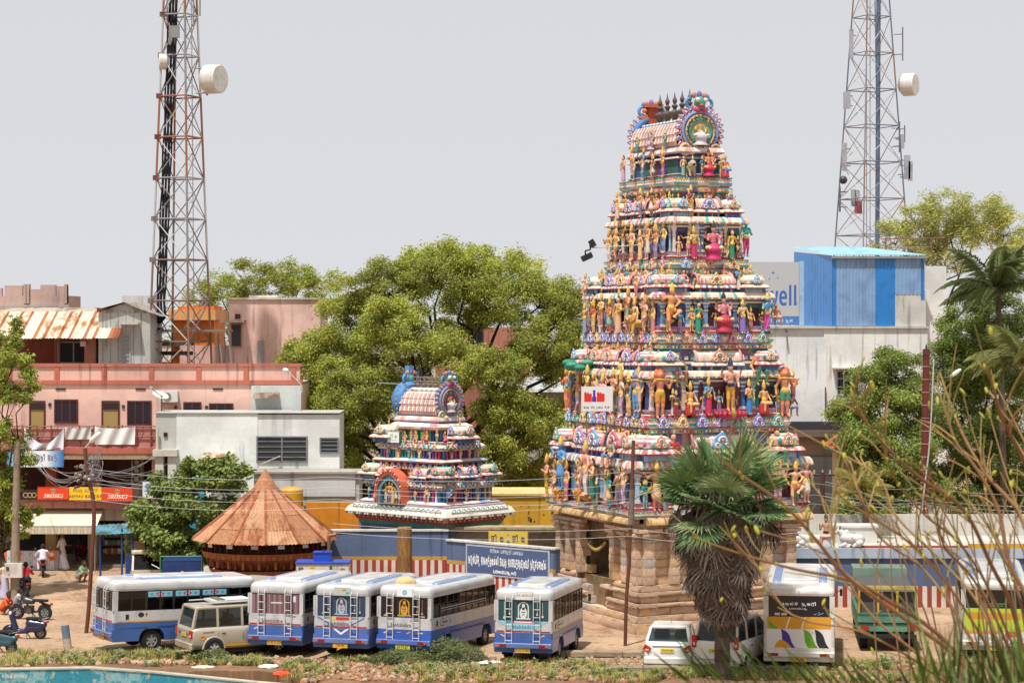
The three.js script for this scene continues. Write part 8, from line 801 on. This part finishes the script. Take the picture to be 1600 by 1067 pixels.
{const t=thing('goods_van','yellow and white goods van facing the yard behind the leftmost bus','van',V(P(222,0,103).x,0,-104.5),R(10));part('body',new G().add(slab(1.6,3.2,0.2,0.35,1.0,0.08),null,'#d0a02e').add(slab(1.5,0.6,0.12,1.72,1.9,0.05),trs(0,0,1.0),'#d8d0bc').bx(-0.75,0.75,0.95,1.75,-1.5,0.6,'#c9a038'),M.car,t);part('pillars',new G().rod(V(-0.7,1.0,1.5),V(-0.66,1.8,1.1),0.09,0.09,'#d8d0bc').rod(V(0.7,1.0,1.5),V(0.66,1.8,1.1),0.09,0.09,'#d8d0bc').bx(-0.72,0.72,0.9,1.05,1.4,1.62,'#d9cfae'),M.car,t);part('windscreen',new G().quad(V(-0.66,1.05,1.5),V(0.66,1.05,1.5),V(0.62,1.76,1.14),V(-0.62,1.76,1.14),[1,1,1]),M.darkglass,t);for(const s of[-1,1]){part('headlight',new G().sph(0.12,s*0.55,0.72,1.58,'#e0d8c0',1,true),M.lamp,t);for(const z of[1.0,-1.0])wheel(t,s*0.68,0.28,z,0.28,0.16);}part('roof_luggage',new G().box(0.5,0.4,0.5,-0.4,2.1,0.7,'#8a6a50').box(0.45,0.34,0.4,0.3,2.07,0.8,'#c85a2c'),M.matte,t);}
{const t=thing('goods_cart','blue goods tricycle with a green hoop frame under the shrub','cart',V(P(280,0,100).x,0,-101),R(4));part('cargo_box',new G().bx(-0.85,0.85,0.6,1.75,-0.9,0.9,'#1f3f78'),M.paint,t);part('hoop_frame',new G().bar(V(-0.9,0.5,0.95),V(-0.9,1.95,0.95),0.035,'#3f8a4a').bar(V(0.9,0.5,0.95),V(0.9,1.95,0.95),0.035,'#3f8a4a').bar(V(-0.9,1.95,0.95),V(0.9,1.95,0.95),0.035,'#3f8a4a'),M.paint,t);part('side_rail',new G().bar(V(-1.3,1.6,0.8),V(-0.9,1.4,0.9),0.025,'#c0c8cc'),M.metal,t);for(const s of[-1,1])wheel(t,s*0.75,0.3,0,0.3,0.14);part('gold_badge',new G().sph(0.12,0.05,1.2,0.92,'#b8862e',1,true),M.paint,t);wheel(t,0,0.3,-1.8,0.3,0.12);part('chassis',new G().bx(-0.8,0.8,0.4,0.6,-0.9,0.9,'#222').bar(V(0,0.5,-0.9),V(0,0.5,-1.8),0.05,'#222'),M.rubber,t);}
{const t=thing('auto_rickshaw','yellow auto rickshaw with grey canvas top behind the silver car','rickshaw',V(P(383,0,92).x,0,-93),R(-30));part('body',new G().add(slab(1.25,2.2,0.2,0.3,0.95,0.08),null,'#c8981e').bx(-0.6,-0.52,0.95,1.6,-0.9,-0.8,'#c8981e').bx(0.52,0.6,0.95,1.6,-0.9,-0.8,'#c8981e').bx(-0.6,-0.52,0.95,1.6,0.9,1.0,'#c8981e').bx(0.52,0.6,0.95,1.6,0.9,1.0,'#c8981e'),M.car,t);part('canvas_top',new G().add(slab(1.4,2.4,0.2,1.58,1.8,0.08),null,'#8f8a80'),M.matte,t);part('seat',new G().bx(-0.5,0.5,0.95,1.3,-0.6,-0.4,'#2a2a2a'),M.matte,t);for(const s of[-1,1])wheel(t,s*0.55,0.24,-0.7,0.24,0.12);wheel(t,0,0.24,1.0,0.24,0.12);}
{const c=P(183,0,104),t=thing('stall_canopy','light blue sheet canopy on posts beside the shops','canopy',V(c.x,0,-104));const y=P(0,828,104).y;const g=new G();corrugated(g,2.1,1,'#5f9cb4',20,0.03,(p)=>V(p.x,y+0.2-0.32*p.z+p.y+p.x*0.06,-0.8+1.6*p.z));part('sheet',g,M.rust,t);for(const[x,z]of[[0.3,0.6],[0.75,0.6],[-0.9,-0.7],[0.9,-0.7]])part('post',new G().bar(V(x,0,z),V(x,y+0.1,z),0.05,'#2a4a86'),M.paint,t);part('notice_box',new G().box(0.3,0.9,0.2,0.62,1.2,0.6,'#23407a'),M.paint,t);}
function moto(label,p,yaw,o){
const t=thing(o.scooter?'scooter':'motorcycle',label,o.scooter?'scooter':'motorcycle',p,yaw),c=o.col,r=o.scooter?0.24:0.3,wb=0.62;for(const z of[-wb,wb])wheel(t,0,r,z,r,0.1,'#8a8a8a');
if(o.scooter){part('body',dress(meshBones([B([0,0.55,0.75],[0,0.6,0.2],0.13,0.17),B([0,0.42,0.6],[0,0.4,0.15],0.16,0.15),B([0,0.3,0.1],[0,0.28,-0.3],0.1,0.1),B([0,0.35,-0.36],[0,0.85,-0.52],0.12,0.11),B([0,0.42,-0.62],[0,0.4,-0.72],0.1,0.06),B([0,0.9,-0.5],[0,1.02,-0.46],0.1,0.08)],36,V(-0.3,0.1,-0.95),V(0.3,1.2,1.0)),{s:c}),M.car,t);part('seat',new G().add(slab(0.28,0.78,0.1,0.72,0.84,0.05),trs(0,0,0.42),'#1a1a1c'),M.rubber,t);part('grab_rail',new G().bar(V(-0.13,0.74,0.6),V(-0.1,0.82,0.92),0.016,'#bbb').bar(V(0.13,0.74,0.6),V(0.1,0.82,0.92),0.016,'#bbb').bar(V(-0.1,0.82,0.92),V(0.1,0.82,0.92),0.016,'#bbb'),M.metal,t);}
else{part('tank',dress(meshBones([B([0,0.78,-0.25],[0,0.74,0.05],0.15,0.12)],20,V(-0.3,0.5,-0.5),V(0.3,1.0,0.3)),{s:c}),M.car,t);part('engine',new G().box(0.24,0.3,0.36,0,0.42,-0.1,'#4a4a4c').cyl(0.12,0.12,0.3,-0.15,0.35,-0.05,'#666',10,0,0,-1.57).bar(V(0.14,0.3,0),V(0.16,0.34,0.75),0.045,'#8a8a8a',8),M.metal,t);part('seat',new G().add(slab(0.26,0.72,0.1,0.74,0.84,0.04),trs(0,0,0.4),'#1c1a1a'),M.rubber,t);part('frame',new G().bar(V(0,0.9,-0.42),V(0,0.3,-0.62),0.04,'#333').bar(V(0,0.8,-0.38),V(0,0.35,0.1),0.03,'#222').bar(V(-0.08,0.7,0.5),V(-0.08,0.3,0.62),0.025,'#444').bar(V(0.08,0.7,0.5),V(0.08,0.3,0.62),0.025,'#444').box(0.12,0.05,0.5,0,0.66,0.62,'#222',0.25),M.paint,t);}
part('handlebar',new G().bar(V(-0.34,1.06,-0.36),V(0.34,1.06,-0.36),0.018,'#333').bar(V(0,1.05,-0.38),V(0,0.3,-0.62),0.035,'#555').bar(V(-0.3,1.08,-0.38),V(-0.34,1.24,-0.36),0.01,'#333').sph(0.07,-0.35,1.27,-0.36,'#30343a',0.8,true).bar(V(0.3,1.08,-0.38),V(0.34,1.24,-0.36),0.01,'#333').sph(0.07,0.35,1.27,-0.36,'#30343a',0.8,true),M.paint,t);part('headlight',new G().sph(0.09,0,0.96,-0.56,'#d8d8d0',1),M.lamp,t);part('tail_light',new G().box(0.16,0.08,0.05,0,0.66,0.9,'#b8261c'),M.lamp,t);part('mudguard',new G().add(nonIdx(new THREE.TorusGeometry(r*1.1,0.035,5,12,2.4)),trs(0,r,wb,0,Math.PI/2,0),c).add(nonIdx(new THREE.TorusGeometry(r*1.1,0.035,5,12,2.2)),trs(0,r,-wb,0,Math.PI/2,0),c),M.paint,t);part('stand',new G().bar(V(0,0.28,0.05),V(-0.2,0.0,0.15),0.02,'#444').bar(V(0,0.28,0.05),V(0.2,0.0,0.15),0.02,'#444'),M.paint,t);return t;
}
moto('dark blue scooter parked at the left edge of the yard',ground(38,998),R(82),{scooter:true,col:'#1c2450'});
moto('motorcycle parked just behind the dark blue scooter',ground(48,968),R(75),{col:'#3a3f46'});
moto('motorcycle with red tail lamp beside the concrete pole',ground(38,932),R(20),{col:'#22262e'});
moto('motorcycle ridden by the person in white toward the shops',ground(66,900),R(12),{col:'#2a2a2c'});
moto('teal scooter cut off by the left frame edge',ground(-6,1020),R(70),{scooter:true,col:'#1f5a6e'});
// ---------------------------------------------------------------- people
const skinM=std({roughness:0.75});
const hand=(p,d,up,r=0.011)=>{const out=[],s=V(0,0,0).crossVectors(d,up).normalize();const L=(v)=>[v.x,v.y,v.z];out.push(B(L(p),L(p.clone().addScaledVector(d,0.07)),0.032,0.034));for(let k=-1.5;k<=1.5;k++){const a=p.clone().addScaledVector(d,0.08).addScaledVector(s,k*0.019),l=0.075-Math.abs(k-0.4)*0.012,b=a.clone().addScaledVector(d,l*0.55).addScaledVector(up,-0.006),c=b.clone().addScaledVector(d,l*0.4).addScaledVector(up,-0.022);out.push(B(L(a),L(b),r,r*0.95),B(L(b),L(c),r*0.95,r*0.8));}const th=p.clone().addScaledVector(d,0.02).addScaledVector(s,0.03),t2=th.clone().addScaledVector(d,0.045).addScaledVector(s,0.025);out.push(B(L(th),L(t2),0.013,0.011));return out;};
const pHead=(x,y,z,f=1)=>[B([x,y,z],[x,y+0.06,z+0.01*f],0.085,0.09),B([x,y-0.04,z+0.05*f],[x,y-0.02,z+0.05*f],0.05,0.06),B([x,y-0.17,z-0.03*f],[x,y-0.05,z-0.01*f],0.055,0.055),B([x,y+0.03,z+0.1*f],[x,y-0.005,z+0.113*f],0.012,0.018),B([x-0.035,y+0.035,z+0.085*f],[x-0.03,y+0.035,z+0.087*f],0.014,0.014,'e'),B([x+0.035,y+0.035,z+0.085*f],[x+0.03,y+0.035,z+0.087*f],0.014,0.014,'e'),B([x-0.02,y-0.045,z+0.1*f],[x+0.02,y-0.045,z+0.1*f],0.009,0.009,'m'),B([x-0.09,y+0.02,z],[x-0.095,y+0.05,z],0.02,0.018),B([x+0.09,y+0.02,z],[x+0.095,y+0.05,z],0.02,0.018),B([x,y+0.08,z-0.03*f],[x,y+0.1,z-0.005*f],0.097,0.088,'h'),B([x,y+0.02,z-0.06*f],[x,y+0.08,z-0.05*f],0.07,0.08,'h')];
const pArm=(s,sh,el,wr,d,up,sleeve='u')=>[B(sh,el,0.058,0.046,sleeve),B(el,wr,0.042,0.03),...hand(V(...wr),d.normalize(),up)];
function person(label,pos,yaw,bones,pal,lo,hi,s=1){const m=solo('person',dress(meshBones(bones,64,lo,hi,0.03),{e:'#1a1210',m:'#6a3a30',h:'#15110f',...pal}),skinM,label,'person');m.position.copy(pos);m.rotation.y=yaw;m.scale.setScalar(s);return m;}
const SKN='#7a4a32';
person('person in white shirt and long white dhoti walking past the awning',ground(96,890),R(70),[...pHead(0,1.58,0.02),B([0,1.36,0],[0,1.02,0],0.16,0.14,'u',1.25),B([-0.13,1.39,0],[0.13,1.39,0],0.075,0.075,'u'),B([0,1.0,0],[0,0.85,0],0.15,0.17,'c',1.15),...pArm(-1,[-0.19,1.38,0],[-0.24,1.12,-0.1],[-0.22,0.9,0.02],V(0.05,-1,0.25),V(1,0,0)),...pArm(1,[0.19,1.38,0],[0.25,1.14,0.06],[0.2,1.16,0.3],V(-0.2,0.2,1),V(0,1,0)),B([-0.07,0.85,0],[-0.08,0.42,0.18],0.15,0.15,'c'),B([-0.08,0.42,0.18],[-0.09,0.12,0.28],0.15,0.17,'c'),B([0.07,0.85,0],[0.08,0.42,-0.12],0.15,0.15,'c'),B([0.08,0.42,-0.12],[0.09,0.12,-0.26],0.15,0.17,'d'),B([0,0.7,0.02],[0,0.16,0.0],0.16,0.22,'d',0.8),B([-0.09,0.05,0.28],[-0.09,0.04,0.42],0.04,0.035),B([0.09,0.08,-0.3],[0.09,0.04,-0.18],0.04,0.035)],{s:SKN,u:'#d8d6d8',c:'#d9d8de',d:'#c3c6d8'},V(-0.5,-0.01,-0.65),V(0.5,1.8,0.65),1.02);
const rider=[...shift(pHead(0,1.58,0.05),0,-0.3,0),B([0,1.06,0.02],[0,0.78,-0.06],0.165,0.15,'u',1.2),B([-0.14,1.1,0.02],[0.14,1.1,0.02],0.075,0.075,'u'),B([0,0.74,-0.08],[0,0.7,-0.06],0.16,0.16,'c'),...pArm(-1,[-0.2,1.1,0.02],[-0.34,0.9,0.22],[-0.3,0.92,0.44],V(0.1,0.1,1),V(0,1,0)),...pArm(1,[0.2,1.1,0.02],[0.34,0.9,0.22],[0.3,0.92,0.44],V(-0.1,0.1,1),V(0,1,0)),...[-1,1].flatMap((s)=>[B([s*0.1,0.72,-0.04],[s*0.22,0.66,0.34],0.1,0.075,'c'),B([s*0.22,0.66,0.34],[s*0.2,0.26,0.2],0.07,0.05,'l'),B([s*0.2,0.22,0.2],[s*0.21,0.2,0.34],0.04,0.035,'f')])];
{const p=ground(66,900),a=R(12);person('person in white riding a motorcycle away from the yard',p.clone().add(V(Math.sin(a)*0.28,0.1,Math.cos(a)*0.28)),a+Math.PI,rider,{s:SKN,u:'#d9d0d6',c:'#cfc0c8',l:'#cfc0c8',f:'#222'},V(-0.55,0.1,-0.45),V(0.55,1.55,0.7));}
{const p=ground(38,932),a=R(20);person('person in a red shirt seated on a motorcycle behind the concrete pole',p.clone().add(V(Math.sin(a)*0.28,0.1,Math.cos(a)*0.28)),a+Math.PI,rider,{s:SKN,u:'#b8182a',c:'#23263a',l:'#23263a',f:'#222'},V(-0.55,0.1,-0.45),V(0.55,1.55,0.7));}
const squat=[...shift(pHead(0,1.58,0.05),0,-0.74,0.2),B([0,0.62,0.14],[0,0.34,-0.06],0.16,0.16,'u',1.1),B([-0.13,0.66,0.16],[0.13,0.66,0.16],0.075,0.075,'u'),B([0,0.28,-0.1],[0,0.26,-0.08],0.18,0.17,'c'),...[-1,1].flatMap((s)=>[...pArm(s,[s*0.19,0.64,0.16],[s*0.24,0.46,0.36],[s*0.1,0.42,0.56],V(-s*0.2,-0.1,1),V(0,1,0)),B([s*0.1,0.26,-0.06],[s*0.2,0.44,0.28],0.1,0.075,'c'),B([s*0.2,0.44,0.28],[s*0.16,0.07,0.12],0.065,0.04),B([s*0.16,0.045,0.1],[s*0.17,0.04,0.26],0.04,0.035)])];
person('person in a pale green shirt squatting beside the leaning iron pole',ground(124,909),R(60),squat,{s:SKN,u:'#9cc8a0',c:'#d8d2cc'},V(-0.5,-0.01,-0.4),V(0.5,1.15,0.85));
person('child in a grey shirt crouching behind the dark blue scooter',ground(22,958),R(100),squat,{s:'#5a3424',u:'#8a8a92',c:'#3a3a4a'},V(-0.5,-0.01,-0.4),V(0.5,1.15,0.85),1.0);
person('person in orange clothes squatting at the far left edge',ground(6,960),R(60),squat,{s:'#5a3424',u:'#c8561e',c:'#b8481a'},V(-0.5,-0.01,-0.4),V(0.5,1.15,0.85),0.95);
person('person in lilac dress standing at the left edge by the meter pole',ground(6,936),R(30),[...pHead(0,1.5,0.02),B([0,1.28,0],[0,0.98,0],0.15,0.13,'u',1.25),B([-0.12,1.31,0],[0.12,1.31,0],0.07,0.07,'u'),B([0,0.98,0],[0,0.12,0],0.15,0.21,'c',1.1),B([-0.08,0.06,0.04],[-0.08,0.04,0.16],0.04,0.035),B([0.08,0.06,0.04],[0.08,0.04,0.16],0.04,0.035),...pArm(-1,[-0.18,1.3,0],[-0.24,1.04,-0.03],[-0.22,0.8,0.05],V(0,-1,0.2),V(1,0,0)),...pArm(1,[0.18,1.3,0],[0.26,1.05,0.04],[0.16,1.1,0.24],V(-0.5,0.1,1),V(0,1,0))],{s:SKN,u:'#c8b49a',c:'#b9b4cc'},V(-0.5,-0.01,-0.4),V(0.5,1.75,0.5));
person('person in dark pink seated in the shade inside the bakery shop',V(P(127,0,115.5).x,0.14,-115.5),R(-10),squat,{s:'#5a3424',u:'#7a2038',c:'#6a1c34'},V(-0.5,-0.01,-0.4),V(0.5,1.15,0.85),1.15);
// ---------------------------------------------------------------- front of the yard
{const p=ground(105,1013),o=thing('marker_post','short tilted stone post with faded blue top','post',p);const s=part('shaft',new G().cyl(0.16,0.15,0.42,0,-0.05,0,'#b8aca0',10).cyl(0.15,0.145,0.5,0,0.37,0,'#6d8296',10),M.stone,o);s.rotation.z=R(7);}
{
const o=thing('tank_wall','low wall with peeling turquoise paint and faded numbers at the bottom left','wall',V(0,0,0)),pts=[[-60,1048,79.1],[60,1046.5,79.1],[140,1045,79.1],[240,1052,79],[300,1058,78.8],[400,1068,78.5],[520,1078,78.2]].map(([x,y,d])=>P(x,y,d));const body=new G(),cap=new G();
for(let i=0;i+1<pts.length;i++){const a=pts[i],b=pts[i+1],n=8;for(let k=0;k<n;k++){const p=a.clone().lerp(b,k/n),q=a.clone().lerp(b,(k+1)/n),dn=(v,y,z)=>V(v.x,y,v.z+z);for(let j=0;j<6;j++){const y0=j/6,y1=(j+1)/6,c=[1,1,1];body.quad(dn(p,p.y-1.9*(1-y0),0),dn(q,q.y-1.9*(1-y0),0),dn(q,q.y-1.9*(1-y1),0),dn(p,p.y-1.9*(1-y1),0),c);}cap.quad(dn(p,p.y+0.05,0.03),dn(q,q.y+0.05,0.03),dn(q,q.y+0.05,-0.3),dn(p,p.y+0.05,-0.3),jit('#c0b09a',0.08)).quad(dn(p,p.y,0.03),dn(q,q.y,0.03),dn(q,q.y+0.05,0.03),dn(p,p.y+0.05,0.03),'#a9c0bc');}}
part('painted_face',body,std({roughness:0.85,side:THREE.DoubleSide,map:tex(512,3.3,(u,v)=>{const a=sst(0.5,0.62,fbm(u,v,9,7,71,5)),b=fbm(u,v,50,50,73,3),c=sst(0.62,0.7,fbm(u,v,14,10,75,5));return[0.17+0.3*a+0.4*c+0.1*(b-0.5),0.5+0.14*a+0.08*c+0.1*(b-0.5),0.58+0.08*a-0.06*c+0.1*(b-0.5)];})}),o);part('coping',cap,M.plaster,o);const a=P(32,1057,79.05);const d=decal('painted_numbers',1.4,0.22,clearTex(512,80,(x,w,h)=>{x.fillStyle='rgba(205,216,212,0.75)';x.font='bold 62px sans-serif';x.fillText('9264 61982',10,62);}),o,a.x,a.y,-79.07);}
{const p=ground(1075,1052),o=thing('stone_kerb','long weathered stone slab edging the bank before the sedan','kerb',p);for(let k=0;k<6;k++){const m=part('slab',new G().bx(-0.62,0.62,0,0.22,-0.35,0.35,jit('#8f8474',0.1)),M.stone,o);m.position.set(-2.2+k*1.27,0.02+0.02*(k % 2),(k % 3)*0.05);m.rotation.z=rr(-0.02,0.02);}}
{const p=ground(905,1026),o=thing('stone_kerb','broken stone slab edge beside the rubble under the fifth bus','kerb',p);for(let k=0;k<4;k++){const m=part('slab',new G().bx(-0.5,0.5,0,0.16,-0.3,0.3,jit('#9a8c78',0.1)),M.stone,o);m.position.set(-1+k*1.03,0.04,0);m.rotation.z=rr(-0.03,0.03);}}
for(const[px,py,w,h,d,col,lab,nm]of[[420,1046,0.42,0.1,0.24,'#dedad2','white foam tray thrown on the rubble','foam_tray'],[440,1058,0.34,0.12,0.2,'#d8451c','crumpled orange plastic bag on the rubble','plastic_bag'],[767,1040,0.5,0.1,0.25,'#d8d6d0','flattened white sack lying before the wheel','sack'],[800,1036,0.45,0.14,0.25,'#b8924e','torn tan sack on the rubble heap','sack'],[318,1046,0.5,0.06,0.3,'#c8bca8','pale broken board lying in the weeds','board']]){const g=new THREE.IcosahedronGeometry(0.5,2),p=g.attributes.position;for(let i=0;i<p.count;i++){const k=0.75+0.5*hash(Math.round(p.getX(i)*9),Math.round(p.getZ(i)*9+p.getY(i)*5),7);p.setXYZ(i,p.getX(i)*w*1.6*k,p.getY(i)*h*1.6*k+h*0.4,p.getZ(i)*d*1.6*k);}g.computeVertexNormals();const m=solo(nm,g,std({vertexColors:false,color:new THREE.Color(...C(col)),roughness:0.8}),lab,nm.split('_').pop());m.position.copy(ground(px,py)).setY(0.06);}
// ---------------------------------------------------------------- foreground twigs and palm blades near the lens
seed(151);
{const D0=9.5,root=P(1640,1240,D0),o=thing('bare_shrub','sprawling bare shrub with orange brown stems and yellow buds in the foreground','shrub',V(root.x,hills(root.x,root.z),root.z)),base=o.position.clone(),Q=(px,py,dz=0)=>P(px,py,D0+dz).sub(base);
const bark=std({vertexColors:true,roughness:0.8}),budM=leafMat(0.5,0.48,0.06),seg=(pts,r0,r1,c)=>{const cv=new THREE.CatmullRomCurve3(pts),n=pts.length*5,g=new G();let p=cv.getPoint(0);for(let k=1;k<=n;k++){const q=cv.getPoint(k/n),f=k/n;g.bar(p,q,r0+(r1-r0)*(k-1)/n,jit(mixc(c,'#8a7a34',f>0.75?(f-0.75)*2:0),0.1),6,r0+(r1-r0)*f);p=q;}return g;};
const stems=[
[[1610,1200],[1500,1040],[1415,965],[1330,905],[1275,842],[1230,790],[1150,735],[1110,700]],[[1620,1200],[1590,960],[1555,880],[1500,790],[1440,745],[1390,700],[1350,655],[1325,630]],[[1640,1200],[1610,950],[1580,870],[1560,800],[1530,730],[1500,690],[1475,640],[1462,600]],[[1650,1200],[1625,900],[1590,800],[1545,745],[1510,690],[1485,630],[1465,580]],[[1680,1150],[1640,820],[1600,715],[1570,650],[1545,590],[1537,565]],[[1600,1200],[1480,1010],[1390,945],[1325,905],[1240,885],[1150,862],[1080,840]],
[[1620,1180],[1540,1000],[1470,900],[1420,840],[1330,790],[1300,760]],[[1630,1180],[1570,1000],[1520,900],[1478,850],[1462,800],[1450,740],[1435,720]],[[1670,1180],[1640,900],[1620,780],[1600,690],[1570,640],[1555,620]],[[1600,1190],[1440,1030],[1360,960],[1310,870],[1290,800],[1255,740]],[[1600,1180],[1500,960],[1440,880],[1380,840],[1340,760],[1330,720]],[[1690,1150],[1650,860],[1625,760],[1600,620]],[[1600,1190],[1450,1050],[1340,990],[1240,960],[1180,880]],[[1630,1190],[1560,940],[1500,850],[1440,800],[1400,740],[1375,660]],[[1640,1190],[1590,900],[1560,840],[1540,780],[1530,700]],[[1620,1200],[1530,950],[1480,880],[1400,810],[1370,750],[1290,700]]];
stems.forEach((s,i)=>{const dz=rr(-1.6,1.8),pts=s.map(([x,y],k)=>Q(x+rr(-5,5),y+rr(-5,5),dz*k/s.length));pts.unshift(V(rr(-0.05,0.05),0,rr(-0.05,0.05)));const r=i<6?0.0095:0.0055;part('stem',seg(pts,r*1.35,0.0035,i % 3?'#74502f':'#86623c'),bark,o);
const cv=new THREE.CatmullRomCurve3(pts);for(let k=0;k<12;k++){const t=rr(0.35,0.99),p=cv.getPoint(t),tg=cv.getTangent(t),sd=V(rr(-1,1),rr(-0.3,1),rr(-0.5,0.5)).normalize(),L=rr(0.06,0.42)*(1.2-t*0.5),q=p.clone().addScaledVector(tg,L*0.7).addScaledVector(sd,L*0.55);if(k<9)part('twig',seg([p,p.clone().lerp(q,0.5).addScaledVector(tg,0.02),q],0.0038,0.0022,pick(['#8a6c40','#9a7c4c','#7c7440'])),bark,o);if(rnd()<0.55){const b=part('bud',USPL,budM,o);b.position.copy(rnd()<0.5?q:p);b.scale.set(rr(0.004,0.009),rr(0.01,0.022),rr(0.004,0.009));b.rotation.set(rr(-0.6,0.6),0,rr(-0.7,0.7));}}});
const mist=thing('wispy_shrub','thin tangle of fine pinkish grey twigs at the lower right','shrub',P(1500,1250,14).setY(hills(0,-14))),mb=mist.position.clone();for(let k=0;k<26;k++){const x=rr(1380,1640),y=rr(720,920),dz=rr(-2,2),p=P(x+rr(20,160),1200,14+dz).sub(mb),q=P(x,y,14+dz).sub(mb),mid=p.clone().lerp(q,0.55).add(V(rr(-0.2,0.2),0,0));p.y=Math.max(0,p.y-1);part('twig',seg([V(p.x*0.4,0,p.z*0.4),p,mid,q],0.009,0.004,pick(['#7c6450','#6a5240','#74604c'])),bark,mist);}}
{const D0=7.5,root=P(1530,1260,D0),o=thing('date_palm','dark green spiky palm blades rising from the bottom right corner','palm',V(root.x,hills(root.x,root.z),root.z)),base=o.position.clone(),Q=(px,py,dz=0)=>P(px,py,D0+dz).sub(base),bladeM=palmMat(0.12,0.17,0.04);
const blade=(a,b,w,col)=>{const g=new G(),d=b.clone().sub(a),s=V(d.y,-d.x,0).normalize().multiplyScalar(w),m=a.clone().lerp(b,0.45).add(V(0,0,0.01));g.tri(a,m.clone().add(s),b,col).tri(a,b,m.clone().sub(s),col);return g;};
const fr=(pts)=>{const cv=new THREE.CatmullRomCurve3(pts);part('rachis',new THREE.TubeGeometry(cv,30,0.012,5),std({vertexColors:false,color:new THREE.Color(0.2,0.2,0.05)}),o);return cv;};
const f1=fr([V(0,0,0),Q(1480,1150,0.2),Q(1340,1095,0.4),Q(1200,1080,0.6),Q(1080,1078,0.8)]),f2=fr([V(0,0,0),Q(1520,1150,-0.4),Q(1560,1090,-0.5),Q(1640,1060,-0.6)]);
for(let k=0;k<46;k++){const t=0.2+0.8*k/46,a=f1.getPoint(t),b=a.clone().add(V(-rr(0.1,0.2),rr(0.1,0.24),rr(-0.1,0.1)));part('blade',blade(a,b,0.0045,jit([1,1,1],0.25)),bladeM,o);}
for(let k=0;k<80;k++){const x=rr(1440,1640),h=rr(60,170),a=Q(x+rr(-20,30),1110,rr(-0.5,0.5)),b=Q(x+rr(-60,30),1067-h*rr(0.3,1),rr(-0.5,0.5));part('blade',blade(a,b,0.005,jit([1,1,1],0.3)),bladeM,o);}part('stem_base',new G().cyl(0.12,0.05,Math.max(0.3,Q(1530,1130).y),0,0,0,'#5a4a34',8),M.bark,o);}
renderer.render(scene,camera);
